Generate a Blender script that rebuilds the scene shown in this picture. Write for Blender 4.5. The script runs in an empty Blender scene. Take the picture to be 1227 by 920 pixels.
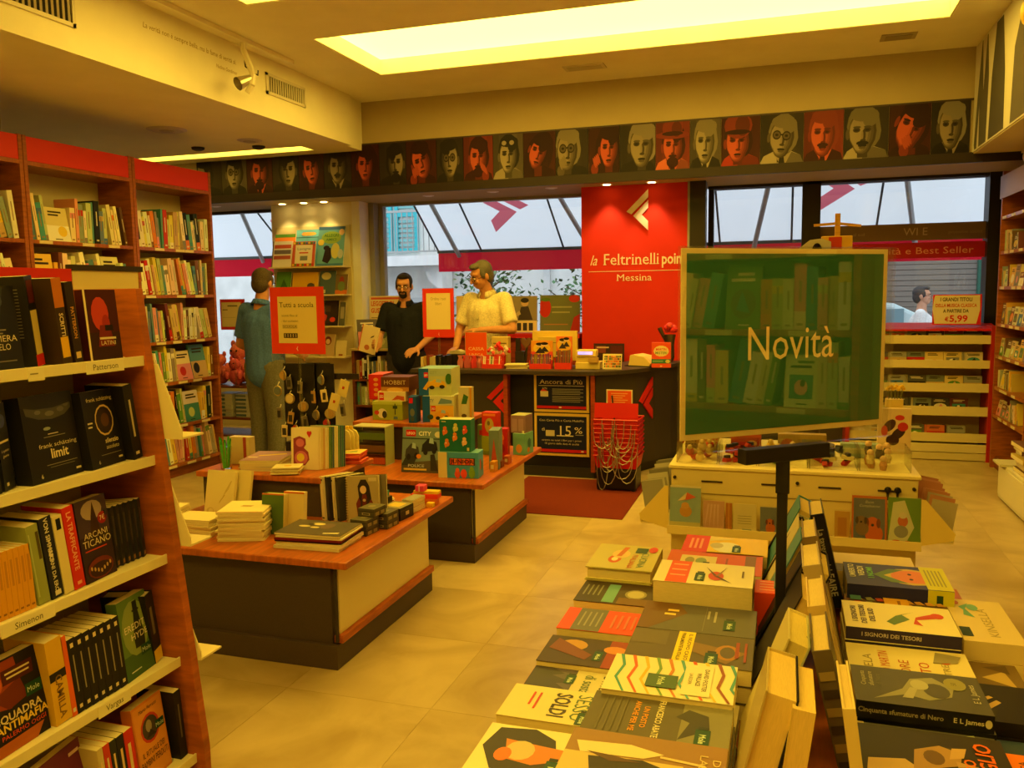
import bpy, bmesh, math, random
from math import sin, cos, pi, radians
from mathutils import Matrix, Vector, Euler

# ------------------------------------------------------------------ camera, world, light, exposure
SC = bpy.context.scene
COL = SC.collection
cam_data = bpy.data.cameras.new('camera')
cam_data.sensor_fit = 'HORIZONTAL'
cam_data.sensor_width = 36.0
cam_data.lens = 29.76
cam_data.clip_start = 0.05
cam_data.clip_end = 200
cam = bpy.data.objects.new('camera', cam_data)
COL.objects.link(cam)
YAW, PITCH, ROLL = -.312478, -.106877, -.014106
_f = Vector((sin(YAW)*cos(PITCH), cos(YAW)*cos(PITCH), sin(PITCH)))
_r = Vector((cos(YAW), -sin(YAW), 0)); _u = _r.cross(_f)
_R = _r*cos(ROLL)+_u*sin(ROLL); _U = -_r*sin(ROLL)+_u*cos(ROLL)
cam.matrix_world = Matrix(((_R.x, _U.x, -_f.x, 0), (_R.y, _U.y, -_f.y, 0), (_R.z, _U.z, -_f.z, 1.5), (0, 0, 0, 1)))
SC.camera = cam

world = bpy.data.worlds.new('overcast_sky')
SC.world = world
world.use_nodes = True
WB = world.node_tree.nodes['Background']
WB.inputs[0].default_value = (0.80, 0.90, 1.0, 1)
WB.inputs[1].default_value = 2.0

SC.view_settings.view_transform = 'Standard'
SC.view_settings.look = 'None'
SC.view_settings.gamma = 1
SC.view_settings.use_curve_mapping = False
SC.view_settings.exposure = 0.12
LAMP_COLOR = (1.0, 0.66, 0.072, 1)
LAMP_POWER = 7.4
SPOT_COLOR = (1.0, 0.72, 0.22)

# ------------------------------------------------------------------ helpers
def lin(c):
    def g(x):
        x /= 255.0
        return x/12.92 if x <= 0.04045 else ((x+0.055)/1.055)**2.4
    return (g(c[0]), g(c[1]), g(c[2]), 1.0)

def hexc(h): return (int(h[0:2], 16), int(h[2:4], 16), int(h[4:6], 16))

def mat(name, rough=.6, spec=.3, color=None, attr=True, metal=0, noise=0, nscale=30, bump=0, coat=0, stretch=None):
    """procedural Principled material; colour comes from the mesh's own print colours or one value, broken up by noise"""
    m = bpy.data.materials.new(name); m.use_nodes = True
    nt = m.node_tree; b = nt.nodes['Principled BSDF']
    b.inputs['Roughness'].default_value = rough
    b.inputs['Specular IOR Level'].default_value = spec
    b.inputs['Metallic'].default_value = metal
    b.inputs['Coat Weight'].default_value = coat
    if color is not None:
        rgb = nt.nodes.new('ShaderNodeRGB'); rgb.outputs[0].default_value = lin(color); src = rgb.outputs[0]
    else:
        a = nt.nodes.new('ShaderNodeAttribute'); a.attribute_name = 'Col'; src = a.outputs['Color']
    if noise or bump:
        tc = nt.nodes.new('ShaderNodeTexCoord'); n = nt.nodes.new('ShaderNodeTexNoise')
        n.inputs['Scale'].default_value = nscale; n.inputs['Detail'].default_value = 4
        vec = tc.outputs['Object']
        if stretch:
            mp = nt.nodes.new('ShaderNodeMapping'); mp.inputs['Scale'].default_value = stretch
            nt.links.new(vec, mp.inputs['Vector']); vec = mp.outputs['Vector']
        nt.links.new(vec, n.inputs['Vector'])
        if noise:
            mx = nt.nodes.new('ShaderNodeMix'); mx.data_type = 'RGBA'; mx.blend_type = 'MULTIPLY'
            mx.inputs['Factor'].default_value = 1
            rp = nt.nodes.new('ShaderNodeMapRange')
            rp.inputs['From Min'].default_value = .3; rp.inputs['From Max'].default_value = .7
            rp.inputs['To Min'].default_value = 1-noise; rp.inputs['To Max'].default_value = 1+noise*.4
            nt.links.new(n.outputs['Fac'], rp.inputs['Value'])
            nt.links.new(src, mx.inputs['A']); nt.links.new(rp.outputs['Result'], mx.inputs['B'])
            src = mx.outputs['Result']
        if bump:
            bp = nt.nodes.new('ShaderNodeBump'); bp.inputs['Strength'].default_value = bump; bp.inputs['Distance'].default_value = .004
            nt.links.new(n.outputs['Fac'], bp.inputs['Height']); nt.links.new(bp.outputs['Normal'], b.inputs['Normal'])
    nt.links.new(src, b.inputs['Base Color'])
    return m

def emit(name, color, power):
    m = bpy.data.materials.new(name); m.use_nodes = True
    b = m.node_tree.nodes['Principled BSDF']
    b.inputs['Base Color'].default_value = (.8, .8, .8, 1)
    b.inputs['Emission Color'].default_value = (color[0], color[1], color[2], 1)
    b.inputs['Emission Strength'].default_value = power
    return m

def clear(name, tint=(1, 1, 1, 1), gloss=.08, rough=.02, top=.7):
    """thin pane or film: mostly see-through, with a mirror sheen that grows at grazing angles"""
    m = bpy.data.materials.new(name); m.use_nodes = True
    nt = m.node_tree; nt.nodes.remove(nt.nodes['Principled BSDF'])
    out = nt.nodes['Material Output']
    t = nt.nodes.new('ShaderNodeBsdfTransparent'); t.inputs[0].default_value = tint
    g = nt.nodes.new('ShaderNodeBsdfGlossy'); g.inputs['Roughness'].default_value = rough
    mx = nt.nodes.new('ShaderNodeMixShader'); fr = nt.nodes.new('ShaderNodeLayerWeight'); fr.inputs['Blend'].default_value = .2
    mr = nt.nodes.new('ShaderNodeMapRange'); mr.inputs['To Min'].default_value = gloss; mr.inputs['To Max'].default_value = top
    nt.links.new(fr.outputs['Fresnel'], mr.inputs['Value']); nt.links.new(mr.outputs['Result'], mx.inputs['Fac'])
    nt.links.new(t.outputs[0], mx.inputs[1]); nt.links.new(g.outputs[0], mx.inputs[2]); nt.links.new(mx.outputs[0], out.inputs['Surface'])
    return m

M = dict(
    paper=mat('printed_paper', .55, .25), gloss=mat('glossy_print', .42, .22), pages=mat('page_edges', .8, .1, noise=.09, nscale=60, stretch=(1, 14, 1)),
    matte=mat('matte_paint', .8, .15), satin=mat('satin_paint', .45, .3), fabric=mat('fabric', .95, .08, noise=.25, nscale=90, bump=.3),
    skin=mat('skin', .55, .3, noise=.12, nscale=25), hair=mat('hair', .7, .25, noise=.5, nscale=120, bump=.6),
    plastic=mat('plastic', .35, .4), wall=mat('wall_paint', .85, .1, noise=.05, nscale=3),
    wood=mat('cherry_wood', .4, .3, noise=.35, nscale=6, stretch=(1.2, 1.2, 9)), woodh=mat('cherry_wood_top', .32, .4, noise=.3, nscale=6, stretch=(9, 1.2, 1.2)),
    steel=mat('brushed_steel', .35, .5, metal=.9), dark=mat('dark_laminate', .5, .3, noise=.12, nscale=200),
    mural=mat('mural_print', .6, .2), plaster=mat('weathered_plaster', .95, .05, noise=.2, nscale=2),
    leaf=mat('leaf', .6, .3, noise=.3, nscale=8), carpet=mat('mat_pile', 1, .0, noise=.4, nscale=300, bump=.8),
)
M['glass'] = clear('window_glass', (.97, .99, 1, 1), .03)
M['acrylic'] = clear('clear_acrylic', (.96, .97, .95, 1), .06)
M['film'] = clear('cellophane', (.98, .98, .98, 1), .03, .15)
M['lamp'] = emit('fluorescent_diffuser', LAMP_COLOR, LAMP_POWER)
M['bulb'] = emit('halogen_bulb', SPOT_COLOR, 14)
M['lcd'] = emit('blue_display', (.10, .16, 1.0), 1.2)

def P(o, label=None, cat=None, group=None, kind=None):
    for k, v in (('label', label), ('category', cat), ('group', group), ('kind', kind)):
        if v: o[k] = v
    return o

def root(name, loc, label, cat, group=None, rz=0):
    o = bpy.data.objects.new(name, None); COL.objects.link(o)
    o.empty_display_size = .05
    o.location = loc; o.rotation_euler = (0, 0, rz)
    return P(o, label, cat, group)

class MB:
    def __init__(s): s.v = []; s.f = []; s.c = []; s.T = None
    def pt(s, p):
        p = Vector(p)
        if s.T is not None: p = s.T @ p
        s.v.append(p); return len(s.v)-1
    def ngon(s, pts, c):
        s.f.append([s.pt(p) for p in pts]); s.c.append(lin(c)); return s
    def box(s, x0, y0, z0, x1, y1, z1, c, faces=None):
        i = [s.pt(p) for p in ((x0, y0, z0), (x1, y0, z0), (x1, y1, z0), (x0, y1, z0), (x0, y0, z1), (x1, y0, z1), (x1, y1, z1), (x0, y1, z1))]
        for k, q in (('d', (0, 3, 2, 1)), ('u', (4, 5, 6, 7)), ('f', (0, 1, 5, 4)), ('r', (1, 2, 6, 5)), ('b', (2, 3, 7, 6)), ('l', (3, 0, 4, 7))):
            s.f.append([i[a] for a in q]); s.c.append(lin((faces or {}).get(k, c)))
        return s
    def prism(s, poly, d, c, axis='y', at=0, c2=None):
        """2D outline swept by d along an axis; poly in the other two axes (x,z for y; x,y for z; y,z for x)"""
        def m(a, b, w): return {'y': (a, w, b), 'z': (a, b, w), 'x': (w, a, b)}[axis]
        n = len(poly)
        a = [s.pt(m(p[0], p[1], at)) for p in poly]; b = [s.pt(m(p[0], p[1], at+d)) for p in poly]
        s.f.append(a); s.c.append(lin(c)); s.f.append(b[::-1]); s.c.append(lin(c))
        for k in range(n):
            s.f.append([a[k], b[k], b[(k+1) % n], a[(k+1) % n]]); s.c.append(lin(c2 or c))
        return s
    def tube(s, p0, p1, r0, r1=None, n=8, c=(128,)*3, cap=True):
        p0, p1 = Vector(p0), Vector(p1); r1 = r0 if r1 is None else r1
        d = (p1-p0).normalized() if (p1-p0).length > 1e-9 else Vector((0, 0, 1))
        a = d.orthogonal().normalized(); b = d.cross(a)
        A = [s.pt(p0+(a*cos(2*pi*k/n)+b*sin(2*pi*k/n))*r0) for k in range(n)]
        B = [s.pt(p1+(a*cos(2*pi*k/n)+b*sin(2*pi*k/n))*r1) for k in range(n)]
        for k in range(n):
            s.f.append([A[k], A[(k+1) % n], B[(k+1) % n], B[k]]); s.c.append(lin(c))
        if cap:
            s.f.append(A[::-1]); s.c.append(lin(c)); s.f.append(B); s.c.append(lin(c))
        return s
    def path(s, pts, r, n=6, c=(128,)*3):
        for a, b in zip(pts[:-1], pts[1:]): s.tube(a, b, r, r, n, c)
        return s
    def ball(s, c0, rx, ry=None, rz=None, c=(128,)*3, nu=10, nv=7):
        ry = ry or rx; rz = rz or rx; x, y, z = c0; rows = []
        for j in range(nv+1):
            t = pi*j/nv
            rows.append([s.pt((x+rx*sin(t)*cos(2*pi*i/nu), y+ry*sin(t)*sin(2*pi*i/nu), z-rz*cos(t))) for i in range(nu)] if 0 < j < nv else [s.pt((x, y, z-rz*cos(t)))])
        for j in range(nv):
            A, B = rows[j], rows[j+1]
            for i in range(nu):
                if len(A) == 1: s.f.append([A[0], B[(i+1) % nu], B[i]][::-1])
                elif len(B) == 1: s.f.append([A[i], A[(i+1) % nu], B[0]])
                else: s.f.append([A[i], A[(i+1) % nu], B[(i+1) % nu], B[i]])
                s.c.append(lin(c))
        return s
    def lathe(s, prof, c0=(0, 0, 0), c=(128,)*3, n=16):
        x, y, z = c0; rows = [[s.pt((x+r*cos(2*pi*i/n), y+r*sin(2*pi*i/n), z+h)) for i in range(n)] for r, h in prof]
        for A, B in zip(rows[:-1], rows[1:]):
            for i in range(n):
                s.f.append([A[i], A[(i+1) % n], B[(i+1) % n], B[i]]); s.c.append(lin(c))
        s.f.append(rows[0][::-1]); s.c.append(lin(c)); s.f.append(rows[-1]); s.c.append(lin(c))
        return s
    def mesh(s, name, m):
        me = bpy.data.meshes.new(name)
        me.from_pydata([tuple(p) for p in s.v], [], s.f)
        at = me.color_attributes.new('Col', 'FLOAT_COLOR', 'CORNER')
        buf = []
        for fc, c in zip(s.f, s.c): buf.extend(c*len(fc))
        at.data.foreach_set('color', buf)
        me.materials.append(m); me.update()
        return me
    def build(s, name, m, parent=None, world=True, loc=None, rot=None, bevel=0, smooth=False):
        """one mesh object; with a parent and world=True the vertices were given in world space"""
        if parent is not None and world and s.v:
            inv = (Matrix.Translation(parent.location) @ parent.rotation_euler.to_matrix().to_4x4()).inverted()
            s.v = [inv @ p for p in s.v]
        elif parent is None and loc is not None and world:
            L = Vector(loc); s.v = [p-L for p in s.v]
        me = s.mesh(name, M[m] if isinstance(m, str) else m)
        if smooth:
            me.polygons.foreach_set('use_smooth', [True]*len(me.polygons))
        o = bpy.data.objects.new(name, me); COL.objects.link(o)
        if parent is not None: o.parent = parent
        if loc is not None: o.location = loc
        if rot is not None: o.rotation_euler = rot
        if bevel:
            b = o.modifiers.new('bevel', 'BEVEL'); b.width = bevel; b.segments = 2; b.limit_method = 'ANGLE'
        return o

# ---- lettering: every glyph once as triangles, with its advance
GL = {}
def load_glyphs():
    cs = "ABCDEFGHIJKLMNOPQRSTUVWXYZabcdefghijklmnopqrstuvwxyz0123456789.,!?%&'-+:/()€àìèéùòä"
    tmp = []
    col = bpy.data.collections.new('lettering_source'); COL.children.link(col)
    def mk(body, off):
        cu = bpy.data.curves.new('t', 'FONT'); cu.body = body; cu.size = 1; cu.resolution_u = 2; cu.offset = off
        o = bpy.data.objects.new('t', cu); col.objects.link(o); tmp.append(o); return o
    it = []
    for w, off in ((0, 0.0), (1, 0.022)):
        for ch in cs: it.append((w, ch, mk(ch, off), mk('|'+ch+'|', off)))
    bar = mk('||', 0.0); barb = mk('||', .022)
    dg = bpy.context.evaluated_depsgraph_get(); dg.update()
    def wd(o):
        me = o.evaluated_get(dg).to_mesh(); xs = [v.co.x for v in me.vertices]; r = max(xs)-min(xs); o.evaluated_get(dg).to_mesh_clear(); return r
    b0 = (wd(bar), wd(barb))
    for w, ch, o, o2 in it:
        me = o.evaluated_get(dg).to_mesh()
        me.calc_loop_triangles()
        GL[(w, ch)] = ([(v.co.x, v.co.y) for v in me.vertices], [tuple(t.vertices) for t in me.loop_triangles], wd(o2)-b0[w])
        o.evaluated_get(dg).to_mesh_clear()
    for o in tmp:
        cu = o.data; bpy.data.objects.remove(o); bpy.data.curves.remove(cu)
    bpy.data.collections.remove(col)
load_glyphs()

def text_tris(s, bold=0, shear=0, narrow=1.0):
    """2D triangles of a line of lettering with capital height about 0.7; returns (tris, width)"""
    x = 0; out = []
    for ch in s:
        if ch == ' ': x += .28*narrow; continue
        g = GL.get((bold, ch))
        if g is None: x += .3; continue
        vs, ts, adv = g
        for t in ts: out.append([(x+vs[i][0]*narrow+vs[i][1]*shear, vs[i][1]) for i in t])
        x += adv*narrow
    return out, x

LAY = 0.00015
def clip01(pts):
    """cut an outline to the unit square of its print"""
    for ax, lim, sg in ((0, 0, 1), (0, 1, -1), (1, 0, 1), (1, 1, -1)):
        out = []
        for i in range(len(pts)):
            a, b = pts[i-1], pts[i]; da, db = (a[ax]-lim)*sg, (b[ax]-lim)*sg
            if (da < 0) != (db < 0):
                t = da/(da-db); out.append((a[0]+(b[0]-a[0])*t, a[1]+(b[1]-a[1])*t))
            if db >= 0: out.append(b)
        pts = out
        if not pts: break
    return pts
def art(name, parent, org, ux, uy, w, h, shapes, m='gloss', lift=0.0006):
    """flat print on a surface: org is the lower left corner, ux/uy unit axes in the parent's space; shapes in 0..1 of w and h"""
    org, ux, uy = Vector(org), Vector(ux), Vector(uy); nz = ux.cross(uy).normalized()
    b = MB()
    def q(x, y, k): return org+ux*(x*w)+uy*(y*h)+nz*(lift+LAY*k)
    for k, s in enumerate(shapes):
        t = s[0]
        if t == 'r':
            _, x0, y0, x1, y1, c = s; b.ngon([q(x0, y0, k), q(x1, y0, k), q(x1, y1, k), q(x0, y1, k)], c)
        elif t == 'e':
            _, cx, cy, rx, ry, c = s[:6]; a = s[6] if len(s) > 6 else 0; n = 14
            pts = []
            for i in range(n):
                ex, ey = rx*w*cos(2*pi*i/n), ry*h*sin(2*pi*i/n)
                pts.append((cx+(ex*cos(a)-ey*sin(a))/w, cy+(ex*sin(a)+ey*cos(a))/h))
            pts = clip01(pts)
            if len(pts) > 2: b.ngon([q(x, y, k) for x, y in pts], c)
        elif t == 'p':
            pts = clip01(s[1])
            if len(pts) > 2: b.ngon([q(x, y, k) for x, y in pts], s[2])
        elif t == 't':
            _, x, y, size, txt, c = s[:6]; opt = s[6] if len(s) > 6 else {}
            tr, W = text_tris(txt, opt.get('b', 0), opt.get('sh', 0), opt.get('n', 1.0))
            hh = size*h/.70
            if 'fit' in opt: sx = opt['fit']*w/max(W, 1e-6)
            else: sx = min(hh, opt.get('max', 99)*h/max(W, 1e-6))
            W *= sx
            an = opt.get('rot', 0); ca, sa = cos(an), sin(an)
            al = opt.get('a', 'c'); ox = {'c': -W/2, 'l': 0, 'r': -W}[al]
            for tri in tr:
                pts = []
                for px, py in tri:
                    X, Y = px*sx+ox, py*hh
                    pts.append(q(x+(X*ca-Y*sa)/w, y+(X*sa+Y*ca)/h, k))
                b.ngon(pts, c)
    if not b.f: return None
    return b.build(name, m, parent, world=False)

def frame_of(o):
    return Matrix.Translation(o.location) @ o.rotation_euler.to_matrix().to_4x4()

def put(o, Mx):
    o.location = Mx.to_translation(); o.rotation_euler = Mx.to_euler()

def T(x, y, z): return Matrix.Translation((x, y, z))
def RX(a): return Matrix.Rotation(radians(a), 4, 'X')
def RY(a): return Matrix.Rotation(radians(a), 4, 'Y')
def RZ(a): return Matrix.Rotation(radians(a), 4, 'Z')

CREAM = (236, 226, 200); WHITE = (238, 236, 230); BLACK = (26, 24, 24); RED = (205, 30, 24); ORANGE = (236, 92, 20); YEL = (240, 205, 40)
NAMED = [('cream', (232, 222, 196)), ('white', (236, 234, 228)), ('yellow', (228, 196, 60)), ('orange', (226, 120, 40)), ('red', (190, 40, 34)),
         ('green', (92, 140, 62)), ('teal', (70, 140, 140)), ('blue', (70, 110, 170)), ('black', (34, 32, 34)), ('grey', (130, 128, 126)),
         ('brown', (110, 70, 44)), ('pink', (224, 140, 150)), ('tan', (196, 164, 110)), ('pale green', (190, 205, 130))]
CN = dict(NAMED)
ORD = ['first', 'second', 'third', 'fourth', 'fifth', 'sixth', 'seventh', 'eighth', 'ninth', 'tenth', 'eleventh', 'twelfth', 'thirteenth', 'fourteenth',
       'fifteenth', 'sixteenth', 'seventeenth', 'eighteenth', 'nineteenth', 'twentieth', 'twenty-first', 'twenty-second', 'twenty-third', 'twenty-fourth', 'twenty-fifth',
       'twenty-sixth', 'twenty-seventh', 'twenty-eighth', 'twenty-ninth', 'thirtieth']

def book(label, Mx, w, h, t, cover, front=None, spine=None, spinec=None, cat='book', group=None, name='book', page=(232, 216, 170), hard=False, m='gloss', back=None):
    """a book standing face to -y: x across, z up, thickness along +y, spine at x=0; origin at the spine's foot, front cover plane y=0"""
    bt = .0028 if hard else .0009
    b = MB()
    sc = spinec or cover
    b.box(0, 0, 0, w, bt, h, cover).box(0, t-bt, 0, w, t, h, back or cover).box(0, bt, 0, bt, t-bt, h, sc, {'l': sc})
    b.c[17] = lin(sc)
    o = b.build(name, m, None); put(o, Mx); P(o, label, cat, group)
    i = .004 if hard else .0008
    MB().box(bt, bt, i, w-i, t-bt, h-i, page).build('pages', 'pages', o, world=False)
    if front: art('cover_print', o, (0, 0, 0), (1, 0, 0), (0, 0, 1), w, h, front, m, .0004)
    if spine: art('spine_print', o, (0, t, 0), (0, -1, 0), (0, 0, 1), t, h, spine, m, .0004)
    return o

def rnd_front(r, base, dens=1.0):
    """made-up cover design: picture area, bands and illegible small lines"""
    k = r.random(); c1 = r.choice(NAMED)[1]; c2 = r.choice(NAMED)[1]
    dk = sum(base) < 330; ink = (236, 228, 200) if dk else (50, 40, 40)
    S = []
    if k < .35:
        S += [('r', .0, .0, 1, .45+.2*r.random(), c1), ('e', .3+.4*r.random(), .3, .2, .16, c2)]
    elif k < .7:
        S += [('r', .14, .16, .86, .62, c1), ('e', .5, .38, .2, .15, c2), ('e', .4+.2*r.random(), .46, .08, .07, ink)]
    else:
        S += [('e', .5, .4, .36, .24, c1), ('p', [(.3, .25), (.7, .3), (.55, .6)], c2)]
    for j in range(2):
        x = .12+.1*r.random(); S.append(('r', x, .84-.09*j, x+.45+.25*r.random(), .89-.09*j, ink))
    S.append(('r', .3, .05, .62, .075, ink))
    return S

def rnd_spine(r, base):
    dk = sum(base) < 330; ink = (220, 210, 180) if dk else (150, 122, 92); S = []
    k = r.random()
    if k < .3: S.append(('r', 0, .0, 1, .12+.2*r.random(), r.choice(NAMED)[1]))
    elif k < .45: S.append(('r', 0, .7, 1, .85, r.choice(NAMED)[1]))
    a = .35+.1*r.random(); S.append(('r', .38, a, .58, a+.3+.15*r.random(), ink))
    S.append(('r', .25, .06, .75, .10, ink))
    return S

def shelf_row(F, x0, x1, z, ydeep, r, where, cat='book', group=None, hmin=.19, hmax=.25, pal=None, face=.15, tmin=.012, tmax=.032, lean=.25, name='book', wd=.14, nmax=30, yf=0.02, gap=.05, end='near end'):
    """a row of books on a shelf whose frame is F (x along the shelf, -y the open side); every book its own object"""
    x = x0; k = 0; pal = pal or NAMED; a = 0; run = 0
    while k < nmax:
        cn, cc = r.choice(pal); cc = tuple(max(14, min(246, v+r.randint(-14, 14))) for v in cc)
        h = r.uniform(hmin, hmax); t = r.uniform(tmin, tmax)
        nm = name.replace('_', ' ')
        if run == 0 and r.random() < face and x+wd < x1:
            tilt = r.uniform(5, 12); w = wd*r.uniform(.9, 1.05)
            book(f"{cn} {nm} face out, {ORD[k]} from {end}, {where}", F @ T(x, yf+.004, z+.0005+sin(radians(tilt))*t*0) @ RX(-tilt), w, h, t, cc, rnd_front(r, cc), cat=cat, group=group, name=name)
            x += w+.006
        else:
            if run == 0:
                run = r.randint(2, 6)
                na = r.uniform(4, 13) if r.random() < lean else 0
                if na > a: x += h*sin(radians(na))*(1 if k else .6)
                elif r.random() < gap: x += r.uniform(.01, .05)
                a = na
            run -= 1
            if x+t/cos(radians(a)) > x1: break
            Mx = F @ T(x+t, yf+r.uniform(0, .014), z+.0005+t*sin(radians(a))) @ RY(-a) @ RZ(90)
            book(f"{cn} {nm}, {ORD[k]} from {end}, {where}", Mx, min(wd, ydeep), h, t, cc, None, rnd_spine(r, cc), cat=cat, group=group, name=name)
            x += t/cos(radians(a))+.0012
        k += 1
    return k
# ------------------------------------------------------------------ the room
WALLC = (200, 186, 150); CEILC = (244, 238, 214)
def struct(b, name, m, kind='structure', **k):
    o = b.build(name, m, None, **k); o['kind'] = kind; return o

def floor_material():
    m = bpy.data.materials.new('travertine'); m.use_nodes = True; nt = m.node_tree; b = nt.nodes['Principled BSDF']
    b.inputs['Roughness'].default_value = .3; b.inputs['Specular IOR Level'].default_value = .35
    tc = nt.nodes.new('ShaderNodeTexCoord'); oi = nt.nodes.new('ShaderNodeObjectInfo')
    add = nt.nodes.new('ShaderNodeVectorMath'); add.operation = 'ADD'
    sc = nt.nodes.new('ShaderNodeVectorMath'); sc.operation = 'SCALE'; sc.inputs[0].default_value = (7, 13, 5)
    nt.links.new(oi.outputs['Random'], sc.inputs['Scale']); nt.links.new(tc.outputs['Object'], add.inputs[0]); nt.links.new(sc.outputs[0], add.inputs[1])
    n = nt.nodes.new('ShaderNodeTexNoise'); n.inputs['Scale'].default_value = 2.6; n.inputs['Detail'].default_value = 7; n.inputs['Distortion'].default_value = 1.2
    nt.links.new(add.outputs[0], n.inputs['Vector'])
    rp = nt.nodes.new('ShaderNodeValToRGB')
    rp.color_ramp.elements[0].position = .32; rp.color_ramp.elements[0].color = lin((176, 152, 104))
    rp.color_ramp.elements[1].position = .66; rp.color_ramp.elements[1].color = lin((204, 182, 134))
    nt.links.new(n.outputs['Fac'], rp.inputs['Fac'])
    mr = nt.nodes.new('ShaderNodeMapRange'); mr.inputs['To Min'].default_value = .94; mr.inputs['To Max'].default_value = 1.03
    nt.links.new(oi.outputs['Random'], mr.inputs['Value'])
    mx = nt.nodes.new('ShaderNodeMix'); mx.data_type = 'RGBA'; mx.blend_type = 'MULTIPLY'; mx.inputs['Factor'].default_value = 1
    nt.links.new(rp.outputs['Color'], mx.inputs['A']); nt.links.new(mr.outputs['Result'], mx.inputs['B'])
    nt.links.new(mx.outputs['Result'], b.inputs['Base Color'])
    return m
M['stone'] = floor_material()
fl = struct(MB().box(-7.7, -2.6, -.12, 2.4, 8.55, -.0015, (190, 170, 130)), 'floor', 'stone')
tm = MB().box(.0007, .0007, -.0012, .5993, .5993, 0, (210, 196, 160)).mesh('tile', M['stone'])
for i in range(-9, 4):
    for j in range(1, 14):
        t = bpy.data.objects.new('tile', tm); COL.objects.link(t); t.parent = fl
        t.location = (i*.6, .3+j*.6, 0)
# walls
struct(MB().box(-5.28, -2.6, 0, -5.16, 4.62, 2.93, WALLC), 'wall_left', 'wall')
struct(MB().box(-7.7, 4.5, 0, -5.28, 4.62, 2.93, WALLC), 'wall_alcove', 'wall')
struct(MB().box(-7.82, 4.5, 0, -7.7, 8.55, 2.93, WALLC), 'wall_alcove_end', 'wall')
struct(MB().box(2.0, -2.6, 0, 2.12, 8.55, 3.35, WALLC), 'wall_right', 'wall')
struct(MB().box(-5.28, -2.72, 0, 2.12, -2.6, 3.35, WALLC), 'wall_rear', 'wall')
# ceiling with two long recessed light troughs, plus an unseen third added for front fill
Z = 3.33; cb = MB()
panels = [(-3.27, 1.04, 5.57, 6.65), (-3.28, -.6, 3.70, 4.80), (-3.28, 1.04, -.3, .9)]
ys = [-2.6, -.3, .9, 3.70, 4.80, 5.57, 6.65, 7.5]
for a, b_ in zip(ys[:-1], ys[1:]):
    hole = [p for p in panels if abs(p[2]-a) < .01]
    if hole:
        cb.box(-4.2, a, Z, hole[0][0], b_, Z+.3, CEILC); cb.box(hole[0][1], a, Z, 2.0, b_, Z+.3, CEILC)
    else: cb.box(-4.2, a, Z, 2.0, b_, Z+.3, CEILC)
cl = struct(cb, 'ceiling', 'wall')
for k, (x0, x1, y0, y1) in enumerate(panels):
    r_ = root('ceiling_light', (0.5*(x0+x1), y0, Z), ['long recessed ceiling light trough nearest the portrait frieze', 'long recessed ceiling light trough level with the track spotlight', 'long recessed ceiling light trough above the bookshop entrance side'][k], 'light', 'recessed light troughs')
    MB().box(x0, y0, Z+.125, x1, y1, Z+.145, WHITE).build('light_panel', 'lamp', r_)
    b = MB()
    for q in ((x0+.001, y0+.013, x0+.012, y1-.013), (x1-.012, y0+.013, x1-.001, y1-.013), (x0+.001, y0+.001, x1-.001, y0+.012), (x0+.001, y1-.012, x1-.001, y1-.001)): b.box(q[0], q[1], Z+.003, q[2], q[3], Z+.124, (246, 240, 220))
    b.build('trough_side', 'wall', r_)
# dropped bulkhead on the left with a light slot in its underside
ZS = 2.88; sb = MB()
SX0, SX1, SY0, SY1 = -7.6, -4.30, 7.06, 7.30
for q in ((-7.82, 4.62, SX1, SY0), (-7.82, SY0, SX0, SY1), (-7.82, SY1, SX1, 7.5), (SX1, 4.62, -3.9, 7.5)): sb.box(q[0], q[1], ZS, q[2], q[3], Z+.02, CEILC)
sb.box(-5.28, -2.6, ZS, -3.9, 4.62, Z+.02, CEILC)
sb.box(-3.9, -2.6, ZS, -3.85, 7.2, Z, CEILC)
struct(sb, 'ceiling_bulkhead', 'wall')
r_ = root('slot_light', (-5.5, SY0, ZS), 'narrow recessed light slot in the underside of the dropped bulkhead', 'light')
MB().box(SX0, SY0, ZS+.16, SX1, SY1, ZS+.18, WHITE).build('light_panel', 'lamp', r_)
b = MB()
for q in ((SX1-.01, SY0+.011, SX1-.001, SY1-.011), (SX0, SY0+.001, SX1-.001, SY0+.01), (SX0, SY1-.01, SX1-.001, SY1-.001)): b.box(q[0], q[1], ZS+.003, q[2], q[3], ZS+.18, (244, 240, 226))
b.build('trough_side', 'wall', r_)
# right bulkhead carrying a mural
struct(MB().box(1.36, -2.6, 2.52, 2.0, 7.5, Z, WALLC), 'ceiling_bulkhead_right', 'wall')
r_ = root('wall_mural', (1.355, 7.0, 2.9), 'grey photographic mural on the side of the right bulkhead', 'mural')
b = MB().box(1.352, 5.0, 2.53, 1.3595, 7.48, 3.32, (206, 200, 186)); b.build('mural_sheet', 'mural', r_)
art('mural_print', r_, (-.003, .47, -.36), (0, -1, 0), (0, 0, 1), 2.4, .78, [
    ('p', [(.02, .05), (.05, .5), (.09, .98), (.17, .98), (.20, .6), (.19, 0), (.03, 0)], (86, 82, 78)), ('p', [(.10, .98), (.13, .5), (.16, .98)], (190, 182, 170)),
    ('p', [(.22, 0), (.24, .55), (.28, .98), (.36, .98), (.40, .5), (.41, 0)], (74, 70, 68)), ('p', [(.06, .0), (.08, .4), (.09, 0)], (196, 190, 176)),
    ('p', [(.48, 0), (.50, .6), (.6, .98), (.66, .5), (.64, 0)], (96, 90, 86)), ('e', .8, .5, .09, .34, (90, 86, 82))], 'mural')
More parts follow.
